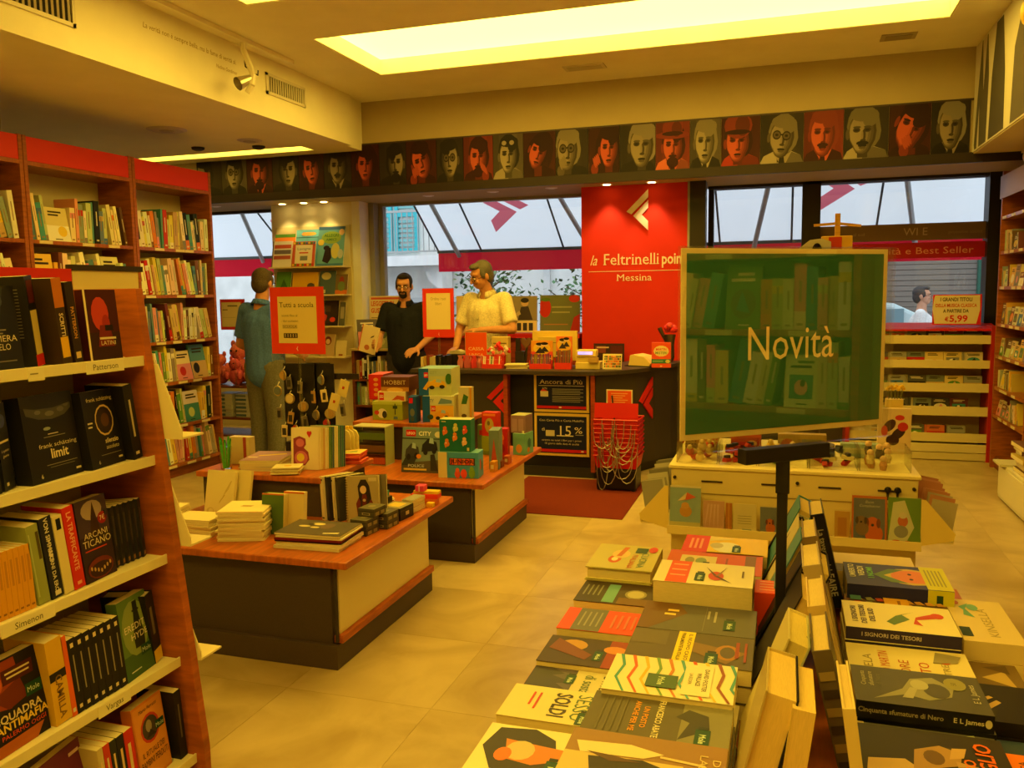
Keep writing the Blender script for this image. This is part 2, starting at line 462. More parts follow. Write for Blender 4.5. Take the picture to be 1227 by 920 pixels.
# lintel over the shop front, dark fascia, window frames
YF = 7.5; YW = 8.45
struct(MB().box(-7.82, YF, 2.48, 2.12, YW+.12, Z+.02, (180, 164, 128)), 'wall_back', 'wall')
struct(MB().box(-7.7, YF-.03, 2.455, 2.0, YF, 2.535, (44, 34, 30)), 'trim_1', 'satin')
struct(MB().box(-7.7, YF-.012, 2.93, 1.36, YF, 2.945, (60, 44, 36)), 'trim_2', 'satin')
struct(MB().box(-7.7, YW-.05, 0, -6.6, YW+.12, 2.48, WALLC).box(-6.6, YW-.05, 0, -5.34, YW+.12, .55, WALLC), 'wall_back_alcove', 'wall')
struct(MB().box(-4.23, YW-.05, 0, -1.86, YW+.12, .92, WALLC), 'wall_back_sill', 'wall')
struct(MB().box(-.9, YW-.05, 0, 2.1, YW+.12, .98, (70, 66, 60)), 'wall_back_plinth', 'wall')
struct(MB().box(-5.34, 8.10, 0, -4.36, YW+.12, 2.48, (232, 222, 190)), 'wall_pillar', 'wall')
struct(MB().box(-4.36, 8.095, 0, -4.27, YW+.12, 2.48, (240, 238, 232)).box(-4.27, 8.3, 0, -4.21, YW+.12, 2.48, (150, 148, 146)), 'wall_jamb', 'wall')
# red column with the shop's name
struct(MB().box(-1.85, 7.93, 0, -.86, YW+.12, 2.48, (206, 50, 26)), 'wall_red_column', 'wall')
struct(MB().box(-.86, 7.90, 0, -.84, YW+.1, 2.48, (150, 140, 130)), 'trim_3', 'satin')
struct(MB().box(-.84, 7.9, 0, -.70, 8.05, 2.48, (40, 34, 30)).box(-.84, 8.05, 0, -.80, YW, 2.48, (40, 34, 30)), 'trim_4', 'satin')

def window(n, x0, x1, z0, z1, fc, mull=()):
    b = MB(); t = .05
    b.box(x0, YW-.03, z0, x0+t, YW+.05, z1, fc).box(x1-t, YW-.03, z0, x1, YW+.05, z1, fc).box(x0+t, YW-.03, z0, x1-t, YW+.05, z0+t, fc).box(x0+t, YW-.03, z1-t*.6, x1-t, YW+.05, z1, fc)
    w = struct(MB().box(x0+t, YW+.004, z0+t, x1-t, YW+.012, z1-t*.6, WHITE), 'window_%d' % n, 'glass')
    b.build('window_frame', 'satin', w)
    return w
window(1, -6.6, -5.34, .55, 2.48, (70, 66, 62))
window(2, -4.21, -1.85, .92, 2.48, (150, 146, 140))
DK = (38, 32, 28)
w3 = window(3, -.72, .20, .98, 2.48, DK)
w4 = window(4, .20, 1.74, .98, 2.48, DK)
struct(MB().box(.13, YW-.08, .98, .29, YW+.07, 2.48, DK).box(1.66, YW-.1, 0, 1.84, YW+.1, 2.48, DK).box(-.72, YW-.08, 2.455, 1.8, YW-.03, 2.50, DK).box(1.84, YW-.06, 0, 2.0, YW+.1, 2.5, (150, 40, 60)), 'trim_5', 'satin')
# glazing film with lettering on the right window
t = MB().box(.27, YW-.008, 1.92, 1.70, YW-.001, 2.07, (120, 96, 78)).build('window_band', 'satin', w4, world=False)
art('lettering', w4, (.27, YW-.012, 1.92), (1, 0, 0), (0, 0, 1), 1.43, .15, [('t', .58, .3, .45, 'WI E', (176, 156, 138)), ('t', .25, .35, .2, 'al sud', (160, 140, 120)), ('t', .86, .35, .2, 'prossime uscite', (150, 128, 108))], 'satin')
MB().box(.27, YW-.008, 1.76, 1.70, YW-.001, 1.90, (176, 20, 34)).build('red_band', 'satin', w4, world=False)
art('lettering', w4, (.27, YW-.012, 1.76), (1, 0, 0), (0, 0, 1), 1.43, .14, [('t', .60, .28, .42, 'Novità e Best Seller', (226, 150, 130), {'fit': .62})], 'satin')

# shop name on the red column
LET = (226, 206, 160)
def chev(x, z, s, flip=False):
    """the two-stroke chevron emblem: upper long stroke and lower short hook, as outlines in the column's plane"""
    q = lambda pts: [(x+(p[0]*(-1 if flip else 1))*s, z+p[1]*s) for p in pts]
    return q([(-1, 0), (1, 1.95), (1, 1.22), (-.55, -.25)]), q([(-.36, -.40), (1, .98), (1, .28), (.42, -.32), (1, -.92), (1, -1.75)])
cw = root('shop_name_lettering', (-1.355, 7.93, 1.8), 'raised cream emblem and shop name on the red column', 'sign')
for p in chev(-1.32, 2.235, .10):
    MB().prism(p, .014, LET, 'y', 7.914).build('emblem_stroke', 'matte', cw)
SER = {'F', 'l', 'i', 'n', 'r', 'M', 't', 'T', 'u', 'I', 'f', 'h', 'A', 'd', 'a', 'm', 'P', '1', 'N', 'H'}
def serifs(S, x, y, size, txt, c, w, h, width):
    """short horizontal feet under an upright line of lettering"""
    tr, W = text_tris(txt); k = width/W; pos = x-width/2/w*1.0; cx = 0
    out = []
    for ch in txt:
        if ch == ' ': cx += .28; continue
        vs, ts, adv = GL[(0, ch)]
        lo = min(v[1] for v in vs)
        foot = sorted(set(round(v[0], 2) for v in vs if v[1] < .02 and v[1] > -.03))
        if ch in SER and foot:
            groups = []
            for f in foot:
                if groups and f-groups[-1][-1] < .12: groups[-1].append(f)
                else: groups.append([f])
            for g in groups:
                a, b_ = g[0]-.05, g[-1]+.05
                x0 = x+((cx+a)*k-width/2)/w; x1 = x+((cx+b_)*k-width/2)/w
                out.append(('r', x0, y, x1, y+size*.07, c))
        cx += adv
    return out
def serif_text(x, y, size, txt, c, w, h, fit=None, sh=0):
    tr, W = text_tris(txt, 0, sh); width = fit*w if fit else W*size*h/.7
    return [('t', x, y, size, txt, c, {'fit': width/w, 'sh': sh})] + (serifs(None, x, y, size, txt, c, w, h, width) if not sh else [])
SH = [('t', .105, .70, .19, 'la', LET, {'sh': .3, 'n': .8})] + serif_text(.47, .70, .21, 'Feltrinelli', LET, .98, .5, .54) + [('t', .872, .70, .20, 'point', LET, {'b': 1, 'fit': .225}), ('r', .06, .575, .985, .585, LET)] + serif_text(.5, .40, .125, 'Messina', LET, .98, .5, .34)
art('shop_name', cw, (-.485, 0, -.40), (1, 0, 0), (0, 0, 1), .98, .5, SH, 'matte', .004)

# ------------------------------------------------------------------ portrait frieze
def face(r, pal, o):
    """one made-up head-and-shoulders print in graded tones: pal = background, light, mid, dark"""
    bg, li, md, dk = pal; cx, cy = o.get('c', (.5, .52)); a = o.get('a', 0); s = 1.22*o.get('s', 1); rx, ry = .25*s, .34*s; cy = cy*.6+.2
    mixc = lambda p, q, t: tuple(int(u+(v-u)*t) for u, v in zip(p, q)); sd = o.get('side', 1); hair = o.get('hair', dk); soft = mixc(md, dk, .45)
    S = [('r', k/5, 0, (k+1)/5, 1, mixc(bg, dk, abs(k-2-sd)/6)) for k in range(5)]
    def e(x, y, p, q, c, b=0):
        X, Y = x*cos(a)-y*sin(a), x*sin(a)+y*cos(a); S.append(('e', cx+X*rx, cy+Y*ry, p*rx, q*ry, c, a+b))
    if 'long' in o: e(.1*sd, -.2, 1.6, 1.6, dk); e(.5*sd, -.9, .9, .9, mixc(dk, bg, .3))
    coat = o.get('coat', dk)
    S.append(('p', [(-.02, 0), (.08, .16), (cx-.14, .27), (cx+.15, .27), (.94, .15), (1.0, 0)], coat)); S.append(('p', [(cx, 0), (cx+.1, .27), (.94, .15), (1, 0)], mixc(coat, dk, .5)))
    S.append(('p', [(cx-.12, .40), (cx-.11, .02), (cx+.12, .02), (cx+.13, .40)], soft))
    if 'tie' in o: S += [('p', [(cx-.22, .24), (cx-.04, .0), (cx+.1, .0), (cx+.24, .24), (cx, .12)], li), ('p', [(cx-.05, .15), (cx+.05, .15), (cx+.07, 0), (cx-.07, 0)], dk)]
    e(.06*sd, .30, 1.12, .92, hair); e(.25*sd, .05, 1.0, .8, hair)
    e(-1.0*sd, -.05, .14, .24, md)
    for k in range(5):
        t = k/4; c = mixc(soft, li, t)
        e(-.32*sd*t, .06-.03*t, .94-.40*t, .90-.26*t, c); e(-.26*sd*t, -.42-.02*t, .66-.32*t, .56-.24*t, c)
    e(-.1*sd, .40, .56, .26, mixc(md, li, .9)); e(.05*sd, .80, .92, .32, hair); e(.55*sd, .62, .5, .4, hair, -.5*sd)
    for ex in (-.40, .32): e(ex, .13, .25, .11, soft); e(ex, .12, .15, .05, dk); e(ex+.02, .25, .27, .05, mixc(hair, dk, .5))
    e(.10*sd, -.10, .12, .26, soft); e(-.02*sd, -.12, .08, .22, mixc(md, li, .8)); e(.04*sd, -.33, .2, .06, soft); e(0, -.56, .30, .06, dk); e(0, -.65, .24, .06, md)
    if 'beard' in o: e(0, -.78, .58, .28, hair if hair != dk else dk); e(0, -.46, .40, .08, dk)
    if 'mous' in o: e(0, -.45, .42, .10, dk)
    if 'glasses' in o:
        for ex in (-.40, .34):
            e(ex, .13, .33, .23, dk); e(ex, .13, .27, .17, md); e(ex, .13, .12, .06, dk)
        e(0, .16, .12, .04, dk)
    if 'hat' in o: e(0, .60, 1.7, .20, md); e(0, .95, 1.0, .48, md); e(.4*sd, .9, .5, .4, soft); e(0, .68, 1.04, .12, dk)
    if 'cap' in o: e(.05, .80, 1.14, .62, md); e(.4*sd, .8, .6, .5, soft); e(0, .50, 1.04, .12, dk)
    if 'hand' in o:
        hx = o['hand']; S.append(('e', hx, .10, .12, .13, md))
        for k in range(4): S.append(('e', hx+.045*k*(1 if hx < .5 else -1), .24+.03*k, .034, .12, mixc(md, li, .7), .3))
    if 'gog' in o:
        for ex in (-.42, .42): e(ex, .72, .36, .2, dk); e(ex, .72, .26, .13, li)
    return S
BWP = ((48, 41, 36), (136, 122, 100), (82, 71, 59), (32, 27, 24)); BWL = ((88, 79, 67), (146, 133, 110), (92, 82, 67), (34, 30, 27)); RDP = ((64, 26, 21), (176, 78, 54), (116, 43, 32), (42, 18, 16)); RDR = ((120, 43, 33), (176, 80, 56), (116, 43, 34), (50, 20, 18))
FR = root('portrait_frieze', (-2.2, YF, 2.73), 'long frieze of red and black-and-white portrait photographs above the windows', 'frieze')
spec = [(BWP, dict(c=(.3, .5), a=.1)), (BWL, dict(glasses=1)), (RDP, dict(beard=1, tie=1)), (BWP, dict(c=(.6, .5), side=-1)), (RDP, dict(long=1, a=.2)), (BWP, dict(mous=1, tie=1)),
        (RDP, dict(long=1, s=.95)), (BWP, dict(c=(.62, .5), side=-1, beard=1)), (RDP, dict(a=.3, hand=.25)), (BWP, dict(side=-1, glasses=1, s=1.05)),
        (RDR, dict(hand=.75, beard=1)), (BWL, dict(gog=1, coat=(140, 128, 108))), (RDP, dict(a=-.35, c=(.45, .55), long=1, s=.9)), (BWP, dict(glasses=1, c=(.36, .56), hand=.16, side=1, hair=(116, 106, 88), s=1.1)),
        (RDP, dict(long=1, c=(.66, .52), hand=.2, s=1.0, side=1)), (BWP, dict(c=(.62, .55), s=1.15, side=1, hair=(120, 110, 96))), (RDR, dict(hat=1, beard=1, c=(.5, .46), coat=(190, 96, 70), tie=1)),
        (BWL, dict(c=(.48, .52), hair=(116, 106, 88), tie=1, s=1.1)), (RDP, dict(cap=1, c=(.42, .46), coat=(150, 44, 32), s=1.05)), (BWP, dict(glasses=1, tie=1, a=-.1, hair=(106, 96, 80), coat=(150, 138, 118))),
        (RDR, dict(mous=1, tie=1, c=(.48, .54), s=1.1, hair=(116, 46, 34))), (BWP, dict(mous=1, c=(.42, .52), s=1.1, hair=(100, 92, 76), coat=(150, 138, 116))), (RDP, dict(a=-.4, hand=.36, c=(.52, .54), s=1.15)), (BWP, dict(tie=1, hair=(120, 112, 100), s=1.08, coat=(24, 20, 20)))]
edges = [1.335, 1.06, .755, .42, .115, -.225, -.54, -.80, -1.09, -1.405, -1.68, -1.98, -2.28, -2.57, -2.86, -3.13, -3.44, -3.72, -4.02, -4.32, -4.60, -4.90, -5.20, -5.50, -5.80]
for k in range(24):
    x1, x0 = edges[k]-.002, edges[k+1]+.002
    pal, o = spec[23-k] if k < 24 else spec[0]
    p = MB().box(x0, YF-.012, 2.535, x1, YF-.001, 2.93, (30, 24, 22)).build('portrait_panel', 'mural', FR)
    art('portrait_print', p, (x0+2.2, -.0125, -.195), (1, 0, 0), (0, 0, 1), x1-x0, .395, face(None, pal, o), 'mural', .0004)

# ------------------------------------------------------------------ ceiling fittings
def grille(x, y0, y1, z0, z1, n, lab):
    r_ = root('air_grille', (x, (y0+y1)/2, (z0+z1)/2), lab, 'air vent', 'air grilles')
    fc = (226, 218, 200); t = .022
    MB().box(x, y0, z0, x+.012, y1, z0+t, fc).box(x, y0, z1-t, x+.012, y1, z1, fc).box(x, y0, z0, x+.012, y0+t, z1, fc).box(x, y1-t, z0, x+.012, y1, z1, fc).build('grille_frame', 'satin', r_)
    MB().box(x+.0008, y0+t, z0+t, x+.002, y1-t, z1-t, (34, 30, 26)).build('grille_back', 'matte', r_)
    for k in range(n):
        yy = y0+t+(k+.5)*(y1-y0-2*t)/n
        s = MB(); s.T = T(x+.006, yy, (z0+z1)/2) @ RZ(35); s.box(-.006, -.002, -(z1-z0)/2+t, .006, .002, (z1-z0)/2-t, fc); s.build('slat', 'satin', r_)
grille(-3.85, 5.84, 6.40, 3.06, 3.22, 16, 'small white air grille on the bulkhead beyond the track spotlight')
grille(-3.85, 3.10, 3.98, 3.02, 3.24, 22, 'larger white air grille on the bulkhead, at the near end')
art('wall_motto', bpy.data.objects['ceiling_bulkhead'], (-3.8495, 4.50, 3.04), (0, 1, 0), (0, 0, 1), 1.0, .2, [('t', .5, .72, .17, 'La verità non è sempre bella, ma la fame di verità sì.', (168, 140, 70), {'fit': .95, 'sh': .15}), ('t', .86, .36, .13, 'Nadine Gordimer', (176, 148, 78), {'fit': .24, 'sh': .15})], 'matte')
tr = root('track_spotlight', (-3.68, 5.3, Z), 'white ceiling track with one spotlight beside the bulkhead', 'spotlight')
MB().box(-3.74, 4.2, Z-.03, -3.69, 6.0, Z-.0005, (236, 228, 206)).build('track', 'satin', tr)
b = MB().tube((-3.715, 5.38, Z-.03), (-3.715, 5.38, Z-.09), .022, .018, 10, (236, 228, 206)).path([(-3.715, 5.38, Z-.08), (-3.69, 5.40, Z-.17), (-3.66, 5.40, Z-.25), (-3.66, 5.38, Z-.33), (-3.69, 5.37, Z-.38)], .023, 8, (240, 232, 210))
b.build('arm', 'satin', tr)
MB().tube((-3.67, 5.40, Z-.27), (-3.72, 5.30, Z-.33), .024, .048, 14, (210, 204, 190), cap=False).build('reflector', 'steel', tr)
MB().ball((-3.685, 5.37, Z-.285), .022, c=WHITE).build('lamp_bulb', 'gloss', tr)
MB().path([(-3.715, 5.38, Z-.10), (-3.74, 5.43, Z-.18), (-3.66, 5.46, Z-.24), (-3.63, 5.42, Z-.22)], .005, 6, (40, 34, 28)).build('cable', 'plastic', tr)
def downlight(x, y, z, lab, on=True, col=SPOT_COLOR, W=6, grp='downlights'):
    r_ = root('downlight', (x, y, z), lab, 'light', grp)
    MB().lathe([(.055, -.004), (.06, -.001), (.045, -.0005)], (x, y, z), (220, 212, 196)).build('trim_ring', 'satin', r_)
    MB().lathe([(.034, -.008), (.034, -.0045)], (x, y, z), WHITE, 12).build('lens', 'bulb' if on else 'gloss', r_)
    if on and W:
        ld = bpy.data.lights.new('downlight_beam', 'SPOT'); ld.energy = W; ld.color = col; ld.spot_size = radians(80); ld.spot_blend = .6; ld.shadow_soft_size = .03
        lo = bpy.data.objects.new('downlight_beam', ld); COL.objects.link(lo); lo.parent = r_; lo.location = (0, 0, -.02); lo.rotation_euler = (0, 0, 0)
for k, (x, y) in enumerate(((-5.12, 7.98), (-4.86, 7.98), (-4.62, 7.98))): downlight(x, y, 2.48, f'small lit downlight over the picture-book pillar, {ORD[k]} from the near alcove', True, SPOT_COLOR, 9)
for k, (x, y) in enumerate(((-1.58, 7.80), (-1.17, 7.80))): downlight(x, y, 2.48, f'small lit downlight washing the red column, {ORD[k]} from the cash desk window', True, (1, .8, .5), 16)
for k, (x, y) in enumerate(((-3.42, 7.95), (-2.72, 7.9), (-2.12, 7.85), (-5.9, 7.9))): downlight(x, y, 2.48, f'unlit round downlight under the lintel over the windows, {ORD[k]} along', False)
for k, (x, y) in enumerate(((-4.88, 5.95), (-4.55, 6.62))):
    r_ = root('ceiling_speaker', (x, y, ZS), f'flat round fitting under the bulkhead, {["above the wooden bookcase", "by the light slot"][k]}', 'ceiling fitting')
    MB().lathe([(.0, -.012), (.13-.05*k, -.012), (.16-.05*k, -.002), (.16-.05*k, -.0008)], (x, y, ZS), (200, 190, 200), 20).build('disc', 'satin', r_)
    MB().lathe([(.05, -.018), (.06, -.0125)], (x, y, ZS), (170, 160, 176), 16).build('centre', 'satin', r_)
for k, (x, y) in enumerate(((-5.2, 6.75), (-4.65, 6.90))):
    r_ = root('eyeball_light', (x, y, ZS), f'small dark spotlight under the bulkhead beside the light slot, {ORD[k]} along', 'light', 'bulkhead spotlights')
    MB().lathe([(.03, -.03), (.055, -.02), (.06, -.001)], (x, y, ZS), (46, 42, 40), 14).build('housing', 'satin', r_)
    MB().lathe([(.02, -.034), (.028, -.0305)], (x, y, ZS), (120, 116, 110), 12).build('lens', 'satin', r_)
for k, (x, y, w) in enumerate(((-1.6, 7.0, .34), (.75, 7.0, .24))):
    r_ = root('ceiling_vent', (x, y, Z), ['flat pale ceiling panel between trough and frieze, above the cash desk', 'flat grey ceiling panel between trough and frieze, at the right bulkhead'][k], 'ceiling panel')
    MB().box(x-w/2, y-.08, Z-.008, x+w/2, y+.08, Z-.0005, (214, 206, 190) if k == 0 else (170, 160, 140)).build('plate', 'satin', r_)
    MB().box(x-w/2+.03, y-.05, Z-.012, x+w/2-.03, y+.05, Z-.0085, (196, 190, 176) if k == 0 else (150, 140, 122)).build('insert', 'satin', r_)
r_ = root('bulkhead_sensor', (1.72, 7.40, 2.52), 'small white rounded detector under the right bulkhead corner', 'detector')
MB().ball((1.72, 7.40, 2.47), .04, .05, .05, (232, 226, 214)).build('dome', 'satin', r_, smooth=True)
MB().box(1.68, 7.36, 2.50, 1.76, 7.44, 2.519, (220, 214, 200)).build('bracket', 'satin', r_)
r_ = root('hanging_lamp', (1.36, 5.72, Z), 'brass-coloured spotlight on the side of the right bulkhead', 'spotlight')
MB().ball((1.30, 5.72, 3.06), .05, .06, .08, (230, 200, 90)).build('shade', 'gloss', r_, smooth=True)
MB().path([(1.345, 5.72, 3.16), (1.30, 5.72, 3.15), (1.30, 5.72, 3.12)], .012, 8, (90, 80, 60)).build('arm', 'satin', r_)
MB().box(1.338, 5.69, 3.12, 1.3598, 5.75, 3.20, (230, 220, 190)).build('wall_plate', 'satin', r_)

# ------------------------------------------------------------------ the street outside
def street():
    struct(MB().box(-14, YW+.13, -.3, 9, 26, -.15, (120, 118, 114)), 'street', 'plaster')
    b = MB().box(-16, 15, -.15, 6, 15.6, 9, (226, 224, 218)); o = struct(b, 'facade_opposite', 'plaster')
    o2 = root('house_front', (-7, 15, -.15), 'pale house front across the street with teal shutters', 'building')
    def shutter(x0, x1, z0, z1):
        p = MB().box(x0, 14.94, z0, x0+.07, 15, z1, (60, 178, 186)).box(x1-.07, 14.94, z0, x1, 15, z1, (60, 178, 186)).box(x0+.07, 14.94, z0, x1-.07, 15, z0+.08, (60, 178, 186)).box(x0+.07, 14.94, z1-.08, x1-.07, 15, z1, (60, 178, 186)).box(x0+.07, 14.94, (z0+z1)/2-.05, x1-.07, 15, (z0+z1)/2+.05, (60, 178, 186)).build('shutter', 'satin', o2)
        n = 14
        for k in range(n):
            zz = z0+.1+(k+.5)*(z1-z0-.2)/n
            MB().box(x0+.07, 14.955, zz-.028, x1-.07, 14.975, zz+.02, (112, 176, 176)).build('slat', 'satin', p, world=True) if False else None
        s = MB()
        for k in range(n):
            zz = z0+.1+(k+.5)*(z1-z0-.2)/n
            if abs(zz-(z0+z1)/2) > .07: s.box(x0+.07, 14.958, zz-.028, x1-.07, 14.985, zz+.022, (120, 178, 178))
        q = s.build('slats', 'satin', p, world=False); q['kind'] = 'stuff'
        q.data.transform(Matrix.Translation(-Vector(o2.location)))
    shutter(-7.72, -7.2, 2.3, 3.75); shutter(-7.14, -6.66, 2.3, 3.75)
    MB().box(-8.6, 14.2, 2.02, -5.9, 15, 2.2, (232, 230, 226)).build('balcony_slab', 'plaster', o2)
    b = MB().box(-8.6, 14.22, 2.98, -5.92, 14.26, 3.02, (150, 150, 146)).box(-8.6, 14.22, 2.26, -5.92, 14.26, 2.29, (150, 150, 146)); b.build('rail', 'steel', o2)
    bm = MB().box(-.008, -.008, 0, .008, .008, .72, (150, 150, 146)).mesh('baluster', M['steel'])
    for k in range(26):
        q = bpy.data.objects.new('baluster', bm); COL.objects.link(q); q.parent = o2; q.location = Vector((-8.55+.105*k, 14.24, 2.28))-o2.location
    MB().prism([(-5.98, 1.55), (-5.98, 2.02), (-6.35, 2.02), (-6.25, 1.75)], .5, (228, 226, 222), 'y', 14.45).build('corbel', 'plaster', o2)
    MB().box(-8.8, 14.9, -.15, -6.05, 15, 1.35, (70, 72, 76)).build('shop_opening', 'satin', o2)
    MB().box(-8.8, 14.88, 1.35, -5.9, 15, 1.44, (200, 200, 198)).build('lintel', 'plaster', o2)
    for x in (-4.2, -2.9): MB().box(x, 14.95, -.15, x+.12, 15, 9, (206, 204, 200)).build('downpipe', 'plaster', o2)
    # right part: roller shutter and pale pier
    o3 = root('shop_shutter', (1.6, 14.2, -.15), 'closed brown roller shutter across the street', 'roller shutter')
    n = 34
    sm = MB().box(-1.4, -.03, 0, 1.1, .0, .072, (124, 112, 100)).mesh('slat', M['satin'])
    for k in range(n):
        q = bpy.data.objects.new('slat', sm); COL.objects.link(q); q.parent = o3; q.location = (0, (k % 2)*.008, k*.08)
    MB().box(-1.5, 14.2, -.15, 2.75, 14.3, 2.9, (80, 74, 68)).build('backing', 'matte', o3)
    MB().box(2.7, 14.1, -.15, 2.8, 14.3, 3, (40, 90, 70)).build('guide_rail', 'satin', o3)
    o4 = root('stone_pier', (3.3, 14.1, -.15), 'pale weathered stone pier beside the roller shutter', 'pier')
    MB().box(2.95, 14.0, -.15, 4.8, 14.9, 3.4, (214, 212, 200)).box(2.9, 13.95, 2.7, 4.9, 14.9, 2.85, (190, 190, 178)).build('shaft', 'plaster', o4)
    MB().box(2.86, 13.9, 3.25, 4.9, 14.9, 3.5, (120, 122, 112)).build('cornice', 'plaster', o4)
    struct(MB().box(4.8, 9.2, -.15, 5, 15, 9, (215, 212, 204)), 'facade_side', 'plaster')
    # trees
    def tree(x, y, z0, z1, rad, n, seed, lab):
        r = random.Random(seed); t = root('street_tree', (x, y, -.15), lab, 'tree', 'trees across the street')
        b = MB().path([(x, y, -.15), (x+.03, y, z0), (x-.04, y+.02, (z0+z1)/2), (x+.02, y, z1)], .035, 6, (96, 84, 66))
        for k in range(9):
            a = r.uniform(0, 2*pi); zz = r.uniform(z0, z1); b.tube((x, y, zz-.15), (x+cos(a)*rad*.8, y+sin(a)*rad*.4, zz+.1), .014, .006, 5, (96, 84, 66))
        b.build('trunk', 'leaf', t)
        lb = MB()
        for k in range(n):
            a = r.uniform(0, 2*pi); d = rad*r.random()**.6; zz = r.uniform(z0-.1, z1+.15); p = Vector((x+cos(a)*d, y+sin(a)*d*.6, zz))
            e = Euler((r.uniform(-1, 1), r.uniform(-1, 1), r.uniform(0, 6))).to_matrix(); s = r.uniform(.05, .09)
            g = r.choice([(70, 116, 62), (92, 136, 84), (54, 96, 60), (120, 150, 100)])
            lb.ngon([p+e@Vector(v)*s for v in ((0, 0, 0), (.5, .35, .08), (1.2, 0, .1), (.5, -.35, .08))], g)
        q = lb.build('foliage', 'leaf', t); q['kind'] = 'stuff'
    tree(-3.9, 11.2, 1.05, 1.85, .55, 420, 1, 'slender leafy tree across the street behind the cashier in pale polo')
    tree(-2.3, 11.2, 1.1, 1.7, .75, 330, 2, 'thin spreading tree across the street next to the red column')
    tree(-3.1, 12.6, 1.05, 1.5, .6, 160, 3, 'sparse low tree across the street between the two other trees')
    # car
    c = root('parked_car', (1.4, 12.9, -.15), 'pale silver car parked in front of the roller shutter', 'car')
    prof = [(-.6, .25), (-.6, .62), (-.45, .84), (.3, .95), (.75, 1.36), (1.9, 1.44), (2.6, 1.1), (3.2, 1.0), (3.3, .3)]
    prof = [(x-1.4+.9, z-.15) for x, z in prof]
    MB().prism(prof, 1.6, (196, 214, 214), 'y', 12.5).build('body', 'gloss', c, bevel=.05)
    MB().prism([(.62, .86), (1.0, 1.20), (1.52, 1.22), (1.52, .88)], .012, (120, 150, 156), 'y', 12.485).build('side_window', 'gloss', c)
    for x in (.1, 2.1):
        wl = MB(); wl.tube((x, 12.44, .16), (x, 12.62, .16), .31, .31, 18, (30, 30, 32)); wl.build('wheel', 'matte', c)
    g = root('parapet_box', (1.2, 9.0, -.15), 'dark green planter ledge outside the right window', 'planter')
    MB().box(.45, 8.7, -.15, 1.66, 9.1, 1.12, (44, 70, 58)).build('box', 'satin', g)
    MB().box(.43, 8.68, 1.12, 1.68, 9.12, 1.15, (36, 58, 48)).build('rim', 'satin', g)
street()

def awning(x0, x1, lab, emblem=None, arms=(), seams=()):
    ya, za, yb, zb = 8.62, 3.0, 10.0, 2.03
    r_ = root('awning', ((x0+x1)/2, ya, za), lab, 'awning', 'shop awnings')
    m = M.get('awn')
    if m is None:
        m = bpy.data.materials.new('awning_cloth'); m.use_nodes = True; nt = m.node_tree; b_ = nt.nodes['Principled BSDF']
        a_ = nt.nodes.new('ShaderNodeAttribute'); a_.attribute_name = 'Col'; nt.links.new(a_.outputs['Color'], b_.inputs['Base Color']); b_.inputs['Roughness'].default_value = 1
        b_.inputs['Specular IOR Level'].default_value = 0
        tl = nt.nodes.new('ShaderNodeBsdfTranslucent'); nt.links.new(a_.outputs['Color'], tl.inputs[0])
        mx = nt.nodes.new('ShaderNodeMixShader'); mx.inputs[0].default_value = .62; out = nt.nodes['Material Output']
        nt.links.new(b_.outputs[0], mx.inputs[1]); nt.links.new(tl.outputs[0], mx.inputs[2]); nt.links.new(mx.outputs[0], out.inputs[0]); M['awn'] = m
    b = MB().ngon([(x0, ya, za), (x1, ya, za), (x1, yb, zb), (x0, yb, zb)], (236, 238, 242))
    b.build('canopy_cloth', 'awn', r_)
    MB().ngon([(x0, yb+.02, zb), (x1, yb+.02, zb), (x1, yb+.02, zb-.25), (x0, yb+.02, zb-.25)], (222, 34, 56)).build('valance', 'awn', r_)
    MB().box(x0, yb-.02, zb-.02, x1, yb+.02, zb+.025, (70, 80, 76)).build('front_bar', 'satin', r_)
    def on(x, t, d=.006): return (x, ya+(yb-ya)*t, za+(zb-za)*t-d)
    for x in seams: MB().tube(on(x, 0, .01), on(x, 1, .01), .012, .012, 5, (70, 74, 78)).build('seam_cord', 'matte', r_)
    for x, xx in arms: MB().tube(on(x, .1, .03), on(xx, 1, .06), .028, .028, 8, (176, 176, 176)).build('folding_arm', 'satin', r_)
    if emblem:
        ex, et, s = emblem
        for p in chev(0, 0, 1):
            MB().ngon([on(ex-q[0]*s, et-q[1]*s/1.7, .008) for q in p][::-1], (232, 120, 136)).build('emblem_stroke', 'awn', r_)
awning(-4.19, -1.3, 'white awning with pink emblem over the window behind the cashiers', (-3.05, .52, .26), ((-3.95, -3.95+.05), (-2.5, -2.2)), (-4.17, -3.6, -2.55))
awning(-8.0, -5.3, 'white awning with pink emblem outside the alcove window', (-5.95, .42, .26), ((-6.35, -6.75),), (-6.3,))
awning(-.98, 2.05, 'white awning with pink emblem outside the two dark-framed windows', (.55, .45, .26), ((-.1, -.35), (1.0, 1.3)), (-.72, .05, .90, 1.98))
